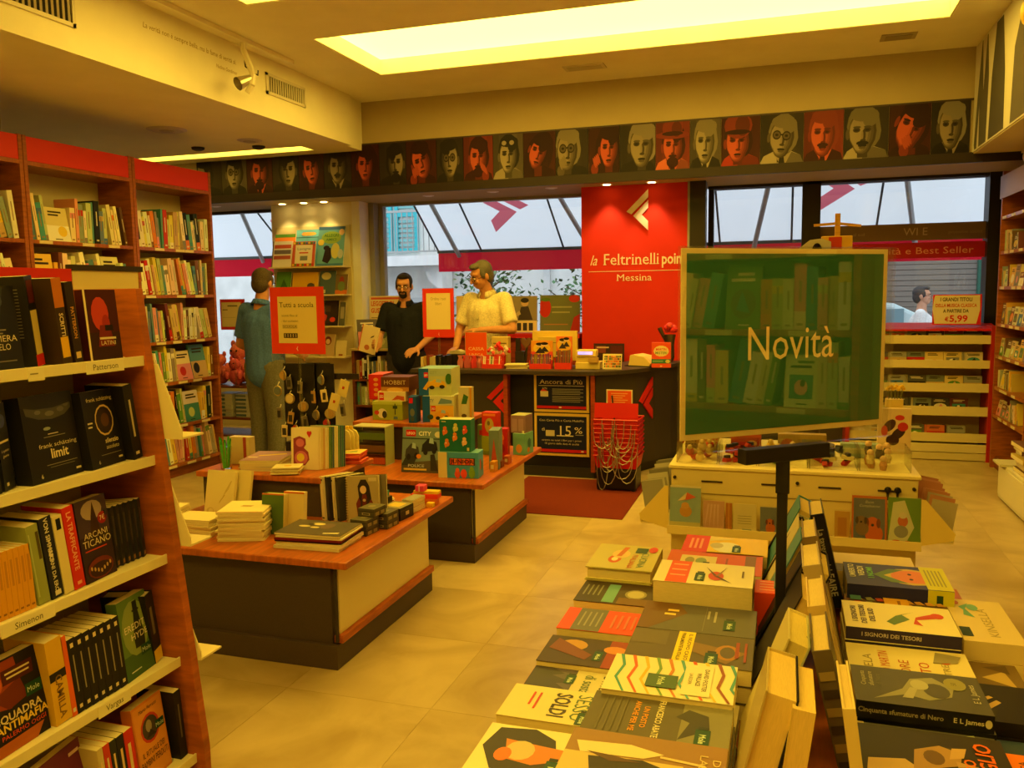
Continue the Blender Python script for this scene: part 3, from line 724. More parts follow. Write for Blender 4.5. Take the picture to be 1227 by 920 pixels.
# ------------------------------------------------------------------ wooden bookcases along the left wall
CH = (164, 90, 38); CHD = (128, 66, 28)
def bookcase(name, label, F, width, depth, zs, top, header=True, plinth=.09, back=(198, 186, 150), lab=True, group=None, seed=0):
    L = F.to_translation(); rz = F.to_euler().z
    o = root(name, L, label, 'bookcase', group, rz); t = .03
    def bx(n, m, *q, c=CH, bev=.0015):
        return MB().box(*q, c).build(n, m, o, world=False, bevel=bev)
    bx('side_panel', 'wood', 0, 0, 0, t, depth, top); bx('side_panel', 'wood', width-t, 0, 0, width, depth, top)
    bx('back_panel', 'matte', t, depth-.012, plinth, width-t, depth, top, c=back, bev=0)
    bx('plinth', 'wood', t, .03, 0, width-t, .05, plinth, c=CHD)
    if header:
        bx('header_panel', 'satin', t, .004, top-.165, width-t, .022, top-.006, c=(216, 48, 22))
        bx('header_shelf', 'woodh', t, 0, top-.195, width-t, depth-.012, top-.167, c=CH)
    r = random.Random(seed)
    for z in zs:
        s = bx('shelf', 'woodh', t, .004, z-.026, width-t, depth-.012, z)
        if lab:
            for k in range(3):
                xx = t+.03+(width-.2)*(k+r.random()*.6)/3
                MB().box(xx, .0005, z-.024, xx+.11, .0036, z-.003, (222, 206, 160)).build('price_strip', 'satin', s, world=False)
    return o
ZB = [1.905, 1.525, 1.145, .805, .44, .11]
SN = ['top', 'second', 'third', 'fourth', 'fifth', 'bottom']
PALC = [('cream', (230, 216, 176)), ('cream', (222, 206, 160)), ('white', (236, 230, 210)), ('pale green', (196, 206, 140)), ('yellow', (226, 200, 96)), ('cream', (226, 214, 180)), ('white', (234, 230, 216)), ('cream', (214, 200, 160)), ('pale green', (186, 200, 120)), ('tan', (200, 170, 110)), ('yellow', (226, 194, 70)), ('orange', (224, 116, 44)), ('blue', (90, 130, 160)), ('pink', (222, 140, 140)), ('grey', (150, 146, 138)), ('brown', (110, 66, 44)), ('green', (104, 140, 70)), ('white', (228, 224, 206)), ('teal', (84, 150, 150)), ('red', (190, 50, 40)), ('black', (40, 36, 36))]
bays = [(3.50, .975, 'near'), (4.48, .985, 'middle'), (5.47, .945, 'far')]
for bi, (y0, wd_, nm) in enumerate(bays):
    F = T(-4.83, y0, 0) @ RZ(90)
    bookcase('wooden_bookcase', f'tall cherry wood bookcase with red header, the {nm} one along the left wall', F, wd_, .32, ZB, 2.59, group='wooden bookcases on the left wall', seed=bi)
    r = random.Random(40+bi)
    for si, z in enumerate(ZB):
        if bi == 0 and si not in (0, 1): continue
        if bi == 1 and si > 1: continue
        shelf_row(F, .036 if bi else .55, wd_-.036, z, .30, r, f'{SN[si]} shelf of {nm} wooden bookcase', group=f'books in the {nm} wooden bookcase', hmin=.23, hmax=.315, pal=PALC, face=.2, tmin=.018, tmax=.05, lean=.6, wd=.19, yf=.025, nmax=28)

# ------------------------------------------------------------------ white novel display in the left foreground
SH_C = (232, 222, 178)
GZ = [1.322, 1.018, .711, .385, .075]
GX = [-1.845, -1.826, -1.803, -1.775, -1.735]
g = root('novel_display', (-1.95, 1.6, 0), 'tall wooden display with slanting white metal shelves of novels, left foreground', 'display stand')
GY0, GY1 = .9, 2.085
MB().prism([(-2.12, 0), (-1.70, 0), (-1.70, .1), (-1.855, 1.53), (-2.12, 1.53)], .03, (178, 94, 36), 'y', GY1).build('end_panel', 'wood', g, bevel=.002)
MB().prism([(-2.12, 0), (-1.70, 0), (-1.70, .1), (-1.855, 1.53), (-2.12, 1.53)], .03, (178, 94, 36), 'y', GY0-.03).build('end_panel', 'wood', g, bevel=.002)
bp = MB().box(-2.13, GY0, .05, -2.115, GY1, 1.53, (196, 180, 120)).build('back_panel', 'satin', g)
for zz in (1.25, .94, .63, .30):
    for yy in (1.35, 1.55, 1.75, 1.95): MB().box(-2.1150, yy, zz, -2.1142, yy+.07, zz+.008, (60, 50, 30)).build('slot', 'matte', bp, world=True)
for k, (z, x) in enumerate(zip(GZ, GX)):
    s = MB().box(-2.112, GY0, z-.02, x, GY1, z, SH_C).box(x, GY0, z-.024, x+.006, GY1, z+.006, SH_C).build('shelf', 'satin', g, bevel=.001)
def strip(k, y, w, txt):
    lab_ = MB().box(GX[k]+.0062, y, GZ[k]-.03, GX[k]+.008, y+w, GZ[k]+.004, (236, 228, 190)).build('price_strip', 'satin', g)
    art('lettering', lab_, (GX[k]+.0082-g.location.x, y-g.location.y, GZ[k]-.03), (0, 1, 0), (0, 0, 1), w, .034, [('t', .5, .28, .5, txt, (90, 84, 70))] if txt else [('r', .1, .5, .6, .6, (150, 140, 110))], 'satin', .0002)
strip(0, 1.86, .14, 'Patterson'); strip(2, 1.50, .16, 'Simenon'); strip(3, 1.75, .12, 'Vargas'); strip(0, 1.67, .05, '')
# end-cap racks: small white trays with cheeks, on the far face of the end panel
for k, z in enumerate((1.07, .735, .37)):
    x = (-1.745, -1.735, -1.72)[k]
    MB().prism([(-2.1, z), (x, z), (x, z+.028), (x-.075, z+.23), (-2.1, z+.23)], .004, (232, 218, 170), 'y', 2.118).box(-2.1, 2.122, z, x, 2.22, z+.006, (232, 218, 170)).build('end_tray', 'satin', g)
hd = root('display_header', (-2.1, 1.9, 1.53), 'red card header next to a cream card panel, standing on the novel display', 'header card')
MB().box(-2.13, 1.3, 1.531, -2.112, 2.105, 1.594, (214, 40, 20)).build('red_card', 'satin', hd)
MB().box(-2.13, 2.108, 1.531, -2.112, 2.39, 1.594, (226, 210, 150)).build('cream_card', 'satin', hd)
MB().box(-2.135, 2.106, 1.590, -2.108, 2.41, 1.608, (50, 38, 24)).build('dark_rail', 'satin', hd)

GF = lambda k: T(GX[k]-.012, 0, GZ[k]+.0008) @ RZ(90)
def gs(k, y, t, h, c, label, sp=None, a=0, w=.14, yf=.01, yaw=0, page=(226, 212, 170), **kw):
    Mx = GF(k) @ T(y+t, yf, t*sin(radians(a))) @ RY(-a) @ RZ(90+yaw)
    return book(label, Mx, w, h, t, c, None, sp, group=kw.pop('grp', None), page=page, name='novel', cat='novel', **kw)
def gf(k, y, w, h, t, c, label, fr, tilt=6, yaw=0, yf=.012, **kw):
    return book(label, GF(k) @ T(y, yf, 0) @ RZ(yaw) @ RX(-tilt), w, h, t, c, fr, None, name='novel', cat='novel', **kw)
BK = (30, 28, 28); LT = (222, 206, 160)
def vt(txt, c, size=.5, x=.5, y=.5, b=0):  # lettering running down a spine
    return ('t', x-.0, y, size, txt, c, {'rot': -pi/2, 'b': b})
def spt(txt, c, t, h, size=.42, mid=.55, b=1):
    """title down the spine; size is the share of the spine's thickness"""
    return ('t', .5-size*.45, mid, size*t/h, txt, c, {'rot': -pi/2, 'b': b, 'a': 'c', 'max': 1.9*min(mid, 1-mid)})
# top shelf
gs(0, 1.390, .03, .225, BK, 'black paperback beside the thriller titled QUICK on the display top shelf', [('r', .3, .2, .6, .8, (120, 110, 90))])
gs(0, 1.425, .034, .23, (44, 38, 36), 'dark spine with white sans capitals, display top shelf', [spt('QUICK', (236, 230, 210), .034, .23, .5)])
gs(0, 1.462, .022, .2, (50, 40, 34), 'narrow dark brown spine next to the mustard one, display top shelf', [('r', .3, .1, .65, .45, (230, 200, 90))])
gs(0, 1.510, .04, .232, (206, 152, 40), 'mustard thick paperback on the display top shelf', [spt('INFEZIONE', (120, 84, 30), .04, .232, .35), ('r', .2, .08, .8, .12, (120, 84, 30))], 4)
gf(0, 1.560, .15, .215, .03, BK, 'black novel faced out with a pale title about heaven, display top shelf', [('t', .55, .34, .075, 'CAMERA', LT, {'fit': .75}), ('t', .55, .24, .075, 'CIELO', LT), ('r', .3, .47, .7, .485, (150, 140, 110)), ('r', .35, .43, .62, .445, (150, 140, 110)), ('r', .25, .1, .85, .115, (120, 110, 90)), ('p', [(.1, .98), (.3, .75), (.6, .62), (.75, .98)], (54, 56, 60)), ('e', .5, .82, .2, .1, (70, 76, 84))], 5, 8)
bb = gs(0, 1.745, .045, .24, BK, 'thick black thriller turned to show its small-print back, display top shelf', [('r', 0, 0, 1, .13, (206, 40, 24)), ('r', .1, .13, .9, .62, (226, 206, 130)), ('r', .15, .7, .85, .95, (90, 30, 26))], 6, yaw=24, yf=.05)
art('back_print', bb, (.14, .045, 0), (-1, 0, 0), (0, 0, 1), .14, .24, [('r', .2, .85-.035*k, .85, .86-.035*k, (120, 112, 90)) for k in range(16)] + [('r', 0, 0, .6, .14, (206, 40, 24))], 'gloss')
gs(0, 1.812, .032, .235, (58, 40, 22), 'brown spine with amber flames at its head, display top shelf', [('r', 0, .66, 1, 1, (190, 110, 30)), ('r', .1, .08, .9, .32, (230, 180, 40)), spt('SCRITTI', (220, 200, 150), .032, .235, .4, .46)], 6)
gs(0, 1.855, .028, .225, (48, 34, 26), 'dark brown spine with gold speckle, display top shelf', [spt('PATTERSON', (210, 150, 60), .028, .225, .4, .5), ('r', .2, .06, .8, .14, (220, 190, 120))], 6)
gf(0, 1.910, .115, .205, .03, (70, 22, 18), 'dark red novel faced out with a bald head in profile, display top shelf', [('r', 0, 0, 1, .4, (54, 26, 20)), ('e', .45, .66, .26, .24, (190, 60, 44)), ('e', .60, .52, .12, .13, (160, 44, 34)), ('p', [(.3, .2), (.4, .5), (.7, .5), (.8, .2)], (120, 34, 26)), ('r', .55, .42, .8, .5, (30, 20, 18)), ('t', .6, .22, .06, 'LATINI', LT), ('r', .35, .3, .85, .33, LT), ('r', 0, .0, .06, 1, (230, 214, 170))], 5, -4)
MB().ngon([(-1.86, 1.99, 1.323), (-1.88, 2.06, 1.323), (-1.95, 2.0, 1.37)], (220, 204, 140)).build('loose_card', 'paper', None)
P(bpy.data.objects['loose_card'], 'small folded cream card beside the profile-head novel on the display', 'card')
# second shelf
for q, (y, t, c, n) in enumerate(((1.30, .03, (70, 40, 60), 'violet-dark'), (1.335, .026, BK, 'plain black'), (1.365, .03, (60, 54, 50), 'charcoal'), (1.40, .028, (40, 34, 34), 'thin lettered black'), (1.435, .03, (224, 206, 150), 'cream'), (1.475, .034, (44, 40, 40), 'black and brown'))):
    gs(1, y+.07, t, .21, c, f'{n} spine on the display second shelf, left of the sea novels', [('r', .35, .2, .62, .75, (180, 160, 120) if q != 4 else (120, 100, 70)), ('r', .2, .05, .8, .12, (210, 200, 170))], 5)
gs(1, 1.600, .05, .222, (38, 38, 42), 'thick charcoal novel with a small blue flower emblem, display second shelf', [('e', .5, .80, .34, .08, (70, 76, 130)), ('r', .12, .55, .9, .575, LT), ('t', .5, .44, .032, 'il quinto', LT), ('t', .5, .38, .032, 'giorno', LT), ('r', .2, .05, .4, .09, LT)], 5, yaw=20, yf=.045)
MOON = [('p', [(.03, .985), (.97, .985), (.95, .80), (.80, .73), (.55, .70), (.3, .72), (.08, .78)], (78, 76, 74)), ('e', .3, .80, .06, .025, (110, 106, 100)), ('e', .52, .77, .09, .03, (112, 108, 100)), ('e', .74, .80, .07, .03, (104, 100, 94)), ('e', .86, .86, .06, .04, (98, 94, 88)), ('p', [(.0, 1), (1, 1), (1, .87), (.6, .83), (.25, .84), (0, .88)], (42, 40, 40))]
gf(1, 1.672, .188, .232, .05, BK, 'large black space novel faced out under a grey moon surface', MOON + [('e', .42, .60, .07, .02, (150, 160, 140)), ('r', .42, .53, .62, .54, LT), ('r', .33, .50, .75, .508, (150, 140, 110)), ('t', .58, .385, .05, 'frank schätzing', LT, {'fit': .74}), ('t', .58, .255, .11, 'limit', LT, {'b': 1}), ('r', .3, .18, .9, .187, (150, 140, 110)), ('r', .36, .15, .84, .157, (120, 112, 90)), ('r', .85, .06, .95, .085, LT), ('t', .18, .05, .05, '6', LT)], 7, 6)
gf(1, 1.872, .150, .222, .04, BK, 'black novel faced out with a glowing pale ring, display second shelf', [('e', .56, .60, .27, .205, (206, 176, 120)), ('e', .56, .60, .24, .18, (48, 34, 30)), ('e', .58, .60, .12, .09, (92, 58, 30)), ('t', .5, .86, .05, 'frank schätzing', LT, {'fit': .74}), ('t', .68, .30, .062, 'silenzio', LT, {'b': 1}), ('t', .68, .22, .055, 'assoluto', LT), ('r', .3, .15, .9, .157, (150, 140, 110)), ('r', .8, .07, .92, .095, LT), ('t', .22, .05, .05, '6', LT), ('r', .06, .58, .2, .6, LT), ('r', .06, .53, .18, .55, LT)], 7, 8)
gs(1, 2.030, .036, .228, BK, 'black spine at the far end of the display second shelf', [('r', .4, .3, .6, .8, (190, 176, 140)), ('r', .3, .06, .7, .1, LT)], 8)
# third shelf
for q in range(14):
    gs(2, 1.40+.0166*q, .0155, .172, (222, 158, 32), f'mustard yellow slim paperback, {ORD[q]} along its matching run, display third shelf', [('r', .3, .45, .7, .85, (196, 134, 30)), ('r', .2, .06, .8, .09, (150, 100, 24))], 3, w=.11, grp='matching mustard paperbacks on the third shelf')
gs(2, 1.640, .036, .215, (150, 160, 96), 'pale green thick spine on the display third shelf', [('r', .7, .55, .95, .9, (84, 74, 40)), ('r', .1, .1, .2, .9, (180, 190, 130))], 7)
gs(2, 1.682, .038, .225, (34, 36, 58), 'navy spine with white lettering, display third shelf', [spt('VON SIMMARS', (226, 216, 190), .038, .225, .34, .72), spt('GIORNI DA EROE', (226, 216, 190), .038, .225, .3, .32), ('r', .3, .03, .8, .09, (226, 216, 190))], 7)
gs(2, 1.724, .03, .22, (228, 212, 160), 'cream spine between navy and red ones, display third shelf', [('r', .3, .82, .8, .96, (20, 20, 20))], 7)
gs(2, 1.758, .036, .235, (214, 44, 26), 'bright red spine lettered LA TRAFFICANTE, display third shelf', [spt('LA TRAFFICANTE', (240, 170, 120), .036, .235, .42, .58), ('r', .3, .05, .7, .09, (240, 170, 120))], 7)
gf(2, 1.802, .125, .232, .04, (52, 34, 46), 'dark violet novel faced out with a burning angel, display third shelf', [('r', 0, .55, 1, 1, (70, 52, 74)), ('e', .5, .85, .34, .12, (170, 150, 140)), ('p', [(.35, .55), (.45, .78), (.55, .95), (.62, .75), (.7, .55)], (60, 34, 24)), ('e', .80, .72, .15, .075, (150, 30, 34)), ('t', .8, .69, .06, '7€', LT), ('t', .52, .52, .072, 'ARCANI', LT, {'fit': .78}), ('t', .52, .42, .085, 'TICANO', LT, {'fit': .92}), ('r', .1, .37, .8, .385, (190, 60, 30)), ('e', .5, .14, .42, .13, (110, 40, 24)), ('e', .5, .12, .36, .09, (54, 26, 20))] + [('e', .2+.1*q, .10+.02*abs(3-q), .03, .025, (200, 160, 90)) for q in range(7)], 7, 6)
gb = None
for q in range(7):
    gb = gs(2, 1.925+.0215*q, .0205, .185, (46, 44, 50), f'slate grey novel, {ORD[q]} along the matching row ending the display third shelf', [('r', .35, .35, .65, .85, (100, 92, 84)), ('r', .2, .03, .8, .1, (180, 130, 70))], 5, yaw=22, yf=.05, grp='matching slate novels on the third shelf')
# fourth shelf
gf(3, 1.46, .175, .232, .04, (30, 26, 26), 'black and orange novel faced out with police faces, display fourth shelf', [('p', [(.05, .98), (.1, .5), (.4, .45), (.6, .75), (.55, .98)], (150, 60, 26)), ('p', [(.1, .62), (.35, .45), (.7, .5), (.6, .74)], (110, 42, 22)), ('r', .3, .72, .85, .88, (80, 30, 22)), ('r', .36, .82, .8, .84, LT), ('r', .38, .77, .78, .79, LT), ('e', .2, .75, .1, .09, (190, 90, 40)), ('t', .5, .335, .085, 'SQUADRA', LT, {'fit': .82, 'b': 1}), ('t', .54, .235, .085, 'ANTIMAFIA', (236, 200, 80), {'fit': .92, 'b': 1}), ('t', .55, .16, .05, 'PALERMO OGGI', (226, 80, 36), {'fit': .8}), ('p', [(0, .12), (.9, .14), (.75, 0), (0, 0)], (178, 94, 36)), ('r', .66, .48, .95, .62, (20, 70, 50)), ('t', .8, .52, .06, 'Mole', (200, 220, 200))], 6, 4)
gs(3, 1.640, .052, .235, (222, 176, 46), 'thick yellow spine with dark band, display fourth shelf', [('r', 0, .52, 1, .62, (30, 26, 24)), spt('CAMILLA', (130, 96, 30), .052, .235, .4, .32)], 5)
gs(3, 1.694, .016, .232, (226, 100, 30), 'thin orange spine beside the black run, display fourth shelf', [('r', .2, .05, .8, .1, LT)], 6)
for q in range(7):
    gs(3, 1.712+.0262*q, .0252, .215, (26, 24, 24), f'black spine with white publisher mark, {ORD[q]} along the matching run, display fourth shelf', [('r', .3, .88, .7, .94, LT), ('r', .42, .28, .58, .78, (150, 140, 110)), ('r', .3, .06, .7, .11, LT)], 6, grp='matching black novels on the fourth shelf')
gf(3, 1.898, .135, .238, .035, (96, 130, 70), 'green novel faced out with a dark bottle-shaped figure in a top hat', [('r', 0, .0, 1, .3, (66, 100, 56)), ('e', .5, .6, .45, .35, (140, 160, 96)), ('r', .5, .82, .66, .93, (26, 34, 26)), ('r', .46, .80, .70, .825, (26, 34, 26)), ('p', [(.50, .8), (.66, .8), (.72, .62), (.78, .5), (.76, .34), (.42, .34), (.40, .5), (.46, .62)], (30, 40, 30)), ('t', .55, .58, .085, 'EREDITÀ', (236, 226, 190), {'fit': .9}) if False else ('t', .55, .58, .085, 'EREDITA', (236, 226, 190), {'fit': .88}), ('t', .6, .46, .08, 'HYDE', (236, 226, 190), {'fit': .6}), ('r', .58, .22, .95, .34, (20, 70, 50)), ('t', .76, .25, .06, 'Mole', (200, 220, 200)), ('r', .15, .08, .5, .095, (220, 220, 190))], 6, 8)
gs(3, 2.030, .045, .225, (34, 32, 30), 'dark hardback with a yellow band round its foot, display fourth shelf', [('r', 0, .0, 1, .18, (232, 196, 50)), ('r', .3, .4, .6, .8, (120, 110, 90))], 8, yaw=14, yf=.04, hard=True)
# bottom shelf
gf(4, 1.54, .20, .235, .03, (110, 40, 76), 'purple and orange wide book faced out on the display bottom shelf', [('r', 0, .0, 1, .45, (200, 70, 40)), ('r', 0, .72, .12, 1, (236, 200, 80)), ('t', .12, .82, .09, 'ET', (240, 226, 190)), ('r', .3, .5, .7, .56, (236, 200, 150)), ('r', .4, .3, .9, .35, (236, 180, 120)), ('r', .75, .86, .95, .9, (220, 190, 170))], 8, 10)
for q, (t, c, n) in enumerate(((.022, (206, 190, 140), 'cream'), (.024, (204, 60, 34), 'brick red'), (.024, (34, 40, 34), 'dark green'), (.03, BK, 'black'), (.04, (206, 44, 28), 'scarlet'))):
    gs(4, 1.745+(0, .022, .046, .070, .095)[q], t*.9, .205, c, f'{n} spine on the display bottom shelf, beside the lost children novel', [('r', .35, .2, .65, .8, (226, 200, 150)), ('r', .2, .05, .8, .09, LT)], 6)
gf(4, 1.888, .14, .235, .035, (214, 130, 46), 'orange-brown novel faced out with an oval portrait medallion, display bottom shelf', [('r', .04, .03, .96, .97, (222, 148, 60)), ('e', .5, .64, .31, .19, (196, 60, 30)), ('e', .5, .64, .26, .155, (70, 60, 54)), ('e', .46, .67, .1, .08, (150, 140, 120)), ('p', [(.34, .53), (.5, .62), (.66, .53)], (40, 36, 34)), ('t', .5, .88, .045, 'Mario Ferretti', (60, 34, 24), {'fit': .6, 'sh': .2}), ('t', .5, .32, .072, 'IL RITUALE DEI', (50, 28, 20), {'fit': .74}), ('t', .5, .20, .085, 'BAMBINI PERDUTI', (50, 28, 20), {'fit': .9}), ('r', .66, .56, .95, .67, (20, 70, 50)), ('t', .80, .585, .055, 'Mole', (200, 220, 200))], 7, 6)
gs(4, 2.048, .03, .225, BK, 'black spine at the far end of the display bottom shelf', [('r', .4, .3, .6, .8, (110, 100, 80))], 5)
# ------------------------------------------------------------------ low display tables in the middle of the shop
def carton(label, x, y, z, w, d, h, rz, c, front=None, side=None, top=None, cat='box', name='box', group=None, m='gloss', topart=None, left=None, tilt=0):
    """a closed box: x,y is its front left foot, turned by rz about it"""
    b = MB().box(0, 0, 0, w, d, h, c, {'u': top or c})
    o = b.build(name, m, None, bevel=.0012); put(o, T(x, y, z) @ RZ(rz) @ RX(tilt)); P(o, label, cat, group)
    if front: art('front_print', o, (0, 0, 0), (1, 0, 0), (0, 0, 1), w, h, front, m)
    if side: art('side_print', o, (w, 0, 0), (0, 1, 0), (0, 0, 1), d, h, side, m)
    if left: art('side_print', o, (0, d, 0), (0, -1, 0), (0, 0, 1), d, h, left, m)
    if topart: art('top_print', o, (0, 0, h), (1, 0, 0), (0, 1, 0), w, d, topart, m)
    return o
def flat(label, x, y, z, w, h, t, rz, cover, front=None, spine=None, **k):
    """a book lying with its front cover up, centre x,y, resting at z"""
    return book(label, T(x, y, z+t) @ RZ(rz) @ T(-w/2, -h/2, 0) @ RX(-90), w, h, t, cover, front, spine, **k)
PILE = random.Random(5)
def pile(label, x, y, z, w, d, t, n, cols, rz=0, jit=.006, group=None, name='booklet', toplabel=None, topart=None, edge=(226, 212, 168), cat='notebook'):
    o = None
    for k in range(n):
        c = cols[k % len(cols)]
        b = MB().box(-w/2, -d/2, 0, w/2, d/2, t*.94, edge, {'u': c, 'd': c, 'l': c})
        o = b.build(name, 'paper', None); put(o, T(x+PILE.uniform(-jit, jit), y+PILE.uniform(-jit, jit), z+k*t) @ RZ(rz+PILE.uniform(-2.5, 2.5)))
        P(o, (toplabel if k == n-1 and toplabel else f'{label}, {ORD[k]} from below'), cat, group)
    if topart: art('cover_print', o, (-w/2, -d/2, t*.94), (1, 0, 0), (0, 1, 0), w, d, topart, 'paper')
    return z+n*t
LAM = (74, 62, 56); OAK = (188, 98, 35)
def podium(label, x0, x1, y0, y1, ztop, tx0, tx1, ty0, ty1, tz):
    o = root('display_podium', ((x0+x1)/2, (y0+y1)/2, 0), label, 'display table')
    MB().box(x0+.02, y0+.02, .10, x1-.03, y1-.02, ztop-.03, LAM).build('body', 'dark', o)
    MB().box(x0, y0, .0, x1, y1, .10, (80, 66, 58)).build('plinth', 'dark', o, bevel=.002)
    MB().box(x0-.06, y0-.03, ztop-.03, x1+.07, y1+.14, ztop, OAK).build('table_top', 'woodh', o, bevel=.006)
    MB().box(x1-.0285, y0+.045, .135, x1-.008, y1-.02, ztop-.045, (232, 216, 160)).build('side_panel', 'satin', o)
    MB().box(x1-.0285, y0+.03, .102, x1+.012, y1, .133, OAK).build('side_rail', 'wood', o, bevel=.003)
    MB().tube((x1-.008, y0+.02, .11), (x1-.008, y0+.02, ztop-.05), .008, .008, 8, (60, 52, 48)).build('corner_bead', 'dark', o)
    MB().box(tx0+.02, ty0+.03, ztop+.0008, tx1-.04, ty1-.03, tz-.028, LAM).build('riser', 'dark', o)
    MB().box(tx0, ty0, tz-.028, tx1, ty1, tz, OAK).build('riser_top', 'woodh', o, bevel=.005)
    return o
podium('low two-tier display podium of stationery with dark sides and a cherry top', -2.72, -1.685, 2.885, 3.85, .46, -2.74, -2.03, 3.41, 3.92, .655)
podium('low two-tier display podium stacked with toy boxes, standing before the cash desk', -2.62, -1.625, 4.31, 5.31, .46, -2.62, -1.93, 4.78, 5.36, .70)

Z1 = .4306; Z1T = .6556
CRM = (234, 220, 166)
# ---- first podium, lower level
BEFORE = set(COL.objects)
pile('cream notepad in the loose pile by the white end trays', -2.64, 3.16, Z1, .11, .16, .011, 9, [CRM, (220, 206, 160)], 14, .01, 'cream notepads, rear left pile')
pile('cream booklet in the low pile before the leaning cream album', -2.46, 3.13, Z1, .19, .14, .0085, 9, [CRM, (238, 226, 180)], 4, .004, 'cream booklets, low pile', toplabel='top cream booklet of the low pile before the leaning cream album')
zt = pile('cream booklet in the taller pile beside the green hardback', -2.23, 3.16, Z1, .20, .21, .0098, 13, [CRM, (238, 226, 176), (230, 200, 150)], 18, .005, 'cream booklets, taller pile', toplabel='top cream booklet with a faint drawing, taller pile beside the green hardback',
          topart=[('p', [(.04, .04), (.96, .04), (.96, .96), (.04, .96)], (240, 226, 170)), ('p', [(.0, .0), (1, 0), (1, .03), (0, .03)], (206, 120, 60)), ('e', .5, .5, .1, .05, (206, 180, 120)), ('p', [(.35, .5), (.6, .45), (.65, .55), (.4, .6)], (196, 160, 100))])
book('pale cream album with a scribbled initial, leaning back against the podium riser', T(-2.62, 3.36, Z1) @ RZ(-4) @ RX(-12), .165, .225, .018, CRM, [('e', .22, .14, .13, .08, (214, 196, 140)), ('e', .24, .15, .08, .05, CRM), ('p', [(.5, .30), (.62, .42), (.7, .5), (.66, .5), (.52, .36)], (206, 184, 120)), ('p', [(.62, .46), (.8, .62), (.9, .8), (.86, .8), (.7, .6)], (210, 190, 130))], cat='album', name='album', page=CRM)
book('second cream album tucked behind the leaning cream album', T(-2.55, 3.392, Z1) @ RZ(-4) @ RX(-12), .16, .225, .016, (228, 212, 150), None, cat='album', name='album', page=CRM)
book('green hardback with thick cream pages standing on the front of the stationery podium', T(-2.185, 3.19, Z1) @ RZ(3) @ RX(-7), .105, .178, .055, (84, 112, 52), [('r', .0, .965, 1, 1, (200, 100, 50))], cat='book', name='hardback_book', hard=True, page=(232, 214, 150))
book('cream-jacketed book standing behind the green hardback', T(-2.11, 3.245, Z1) @ RZ(3) @ RX(-7), .10, .178, .03, (224, 200, 140), [('r', 0, .95, 1, 1, (206, 110, 50))], cat='book')
zz = Z1
for k, (c, t) in enumerate((((226, 214, 180), .012), ((232, 220, 190), .014), ((60, 30, 34), .009), ((120, 34, 34), .010), ((214, 200, 160), .006), ((92, 84, 78), .010))):
    flat(f'large notebook lying at the podium corner, {ORD[k]} from the bottom of its stack', -1.86+PILE.uniform(-.006, .006), 3.135+PILE.uniform(-.006, .006), zz, .30, .21, t, 4+PILE.uniform(-2, 2), c,
         [('e', .42, .74, .1, .08, (226, 210, 150)), ('e', .26, .55, .09, .06, (214, 196, 140)), ('e', .44, .5, .07, .05, (226, 210, 150)), ('r', .3, .3, .8, .85, (88, 78, 72)) if False else ('e', .6, .62, .1, .2, (116, 96, 90)), ('p', [(.7, .1), (.92, .16), (.92, .24), (.7, .16)], (236, 224, 180)), ('e', .32, .7, .05, .04, (60, 50, 46))] if k == 5 else None, name='notebook', cat='notebook', group='large notebooks lying at the podium corner', page=c if k in (2, 3) else (226, 212, 170))
    zz += t+.0004
def girl(): return [('p', [(.36, .02), (.30, .4), (.45, .62), (.70, .62), (.84, .38), (.8, .02)], (112, 42, 40)), ('p', [(.4, .5), (.36, .78), (.46, .92), (.62, .92), (.72, .78), (.78, .5), (.68, .4), (.62, .6), (.50, .6), (.46, .42)], (44, 34, 34)), ('e', .53, .70, .10, .09, (226, 190, 150)), ('p', [(.40, .78), (.52, .80), (.66, .76), (.6, .9), (.46, .9)], (44, 34, 34)), ('r', .44, .3, .50, .5, (60, 40, 40)), ('r', .62, .3, .68, .5, (60, 40, 40)), ('r', .36, .0, .48, .03, (40, 30, 30)), ('r', .7, .88, .95, .96, (206, 190, 150)), ('e', .56, .47, .05, .03, (200, 170, 130)), ('r', .38, .2, .8, .23, (90, 34, 34))]
for k, (c, t, n) in enumerate((((226, 214, 180), .024, 'cream'), ((52, 46, 42), .022, 'black'), ((220, 206, 170), .008, 'thin cream'), ((66, 62, 52), .020, 'charcoal'))):
    book(f'{n} spiral notebook upright left of the one with the doll drawing', T(-2.02+.026*k, 3.455, Z1) @ RX(-3) @ RY(-4) @ RZ(62), .155, .205, t, c, None, [('r', .1, .9, .9, .94, (30, 26, 26)), ('r', .1, .04, .9, .07, (30, 26, 26))], name='notebook', cat='notebook', group='spiral notebooks upright on the podium', page=(232, 218, 170))
nb = book('spiral notebook with a red binding and a girl doll drawing, upright on the podium corner', T(-1.905, 3.455, Z1) @ RZ(8) @ RX(-8) @ RY(-3), .155, .21, .024, (176, 158, 120), girl(), [('r', 0, 0, 1, 1, (120, 30, 26))], name='notebook', cat='notebook', spinec=(120, 30, 26))
ring = MB()
for k in range(17): ring.tube((-.003, .002, .012+.0117*k), (.007, -.003, .012+.0117*k), .0022, .0022, 6, (220, 206, 160))
q = ring.build('binding_wire', 'steel', nb, world=False); q['kind'] = 'stuff'
book('grey spiral notebook behind the one with the doll drawing', T(-1.88, 3.49, Z1) @ RZ(8) @ RX(-8) @ RY(-3), .155, .21, .012, (120, 108, 90), None, name='notebook', cat='notebook')
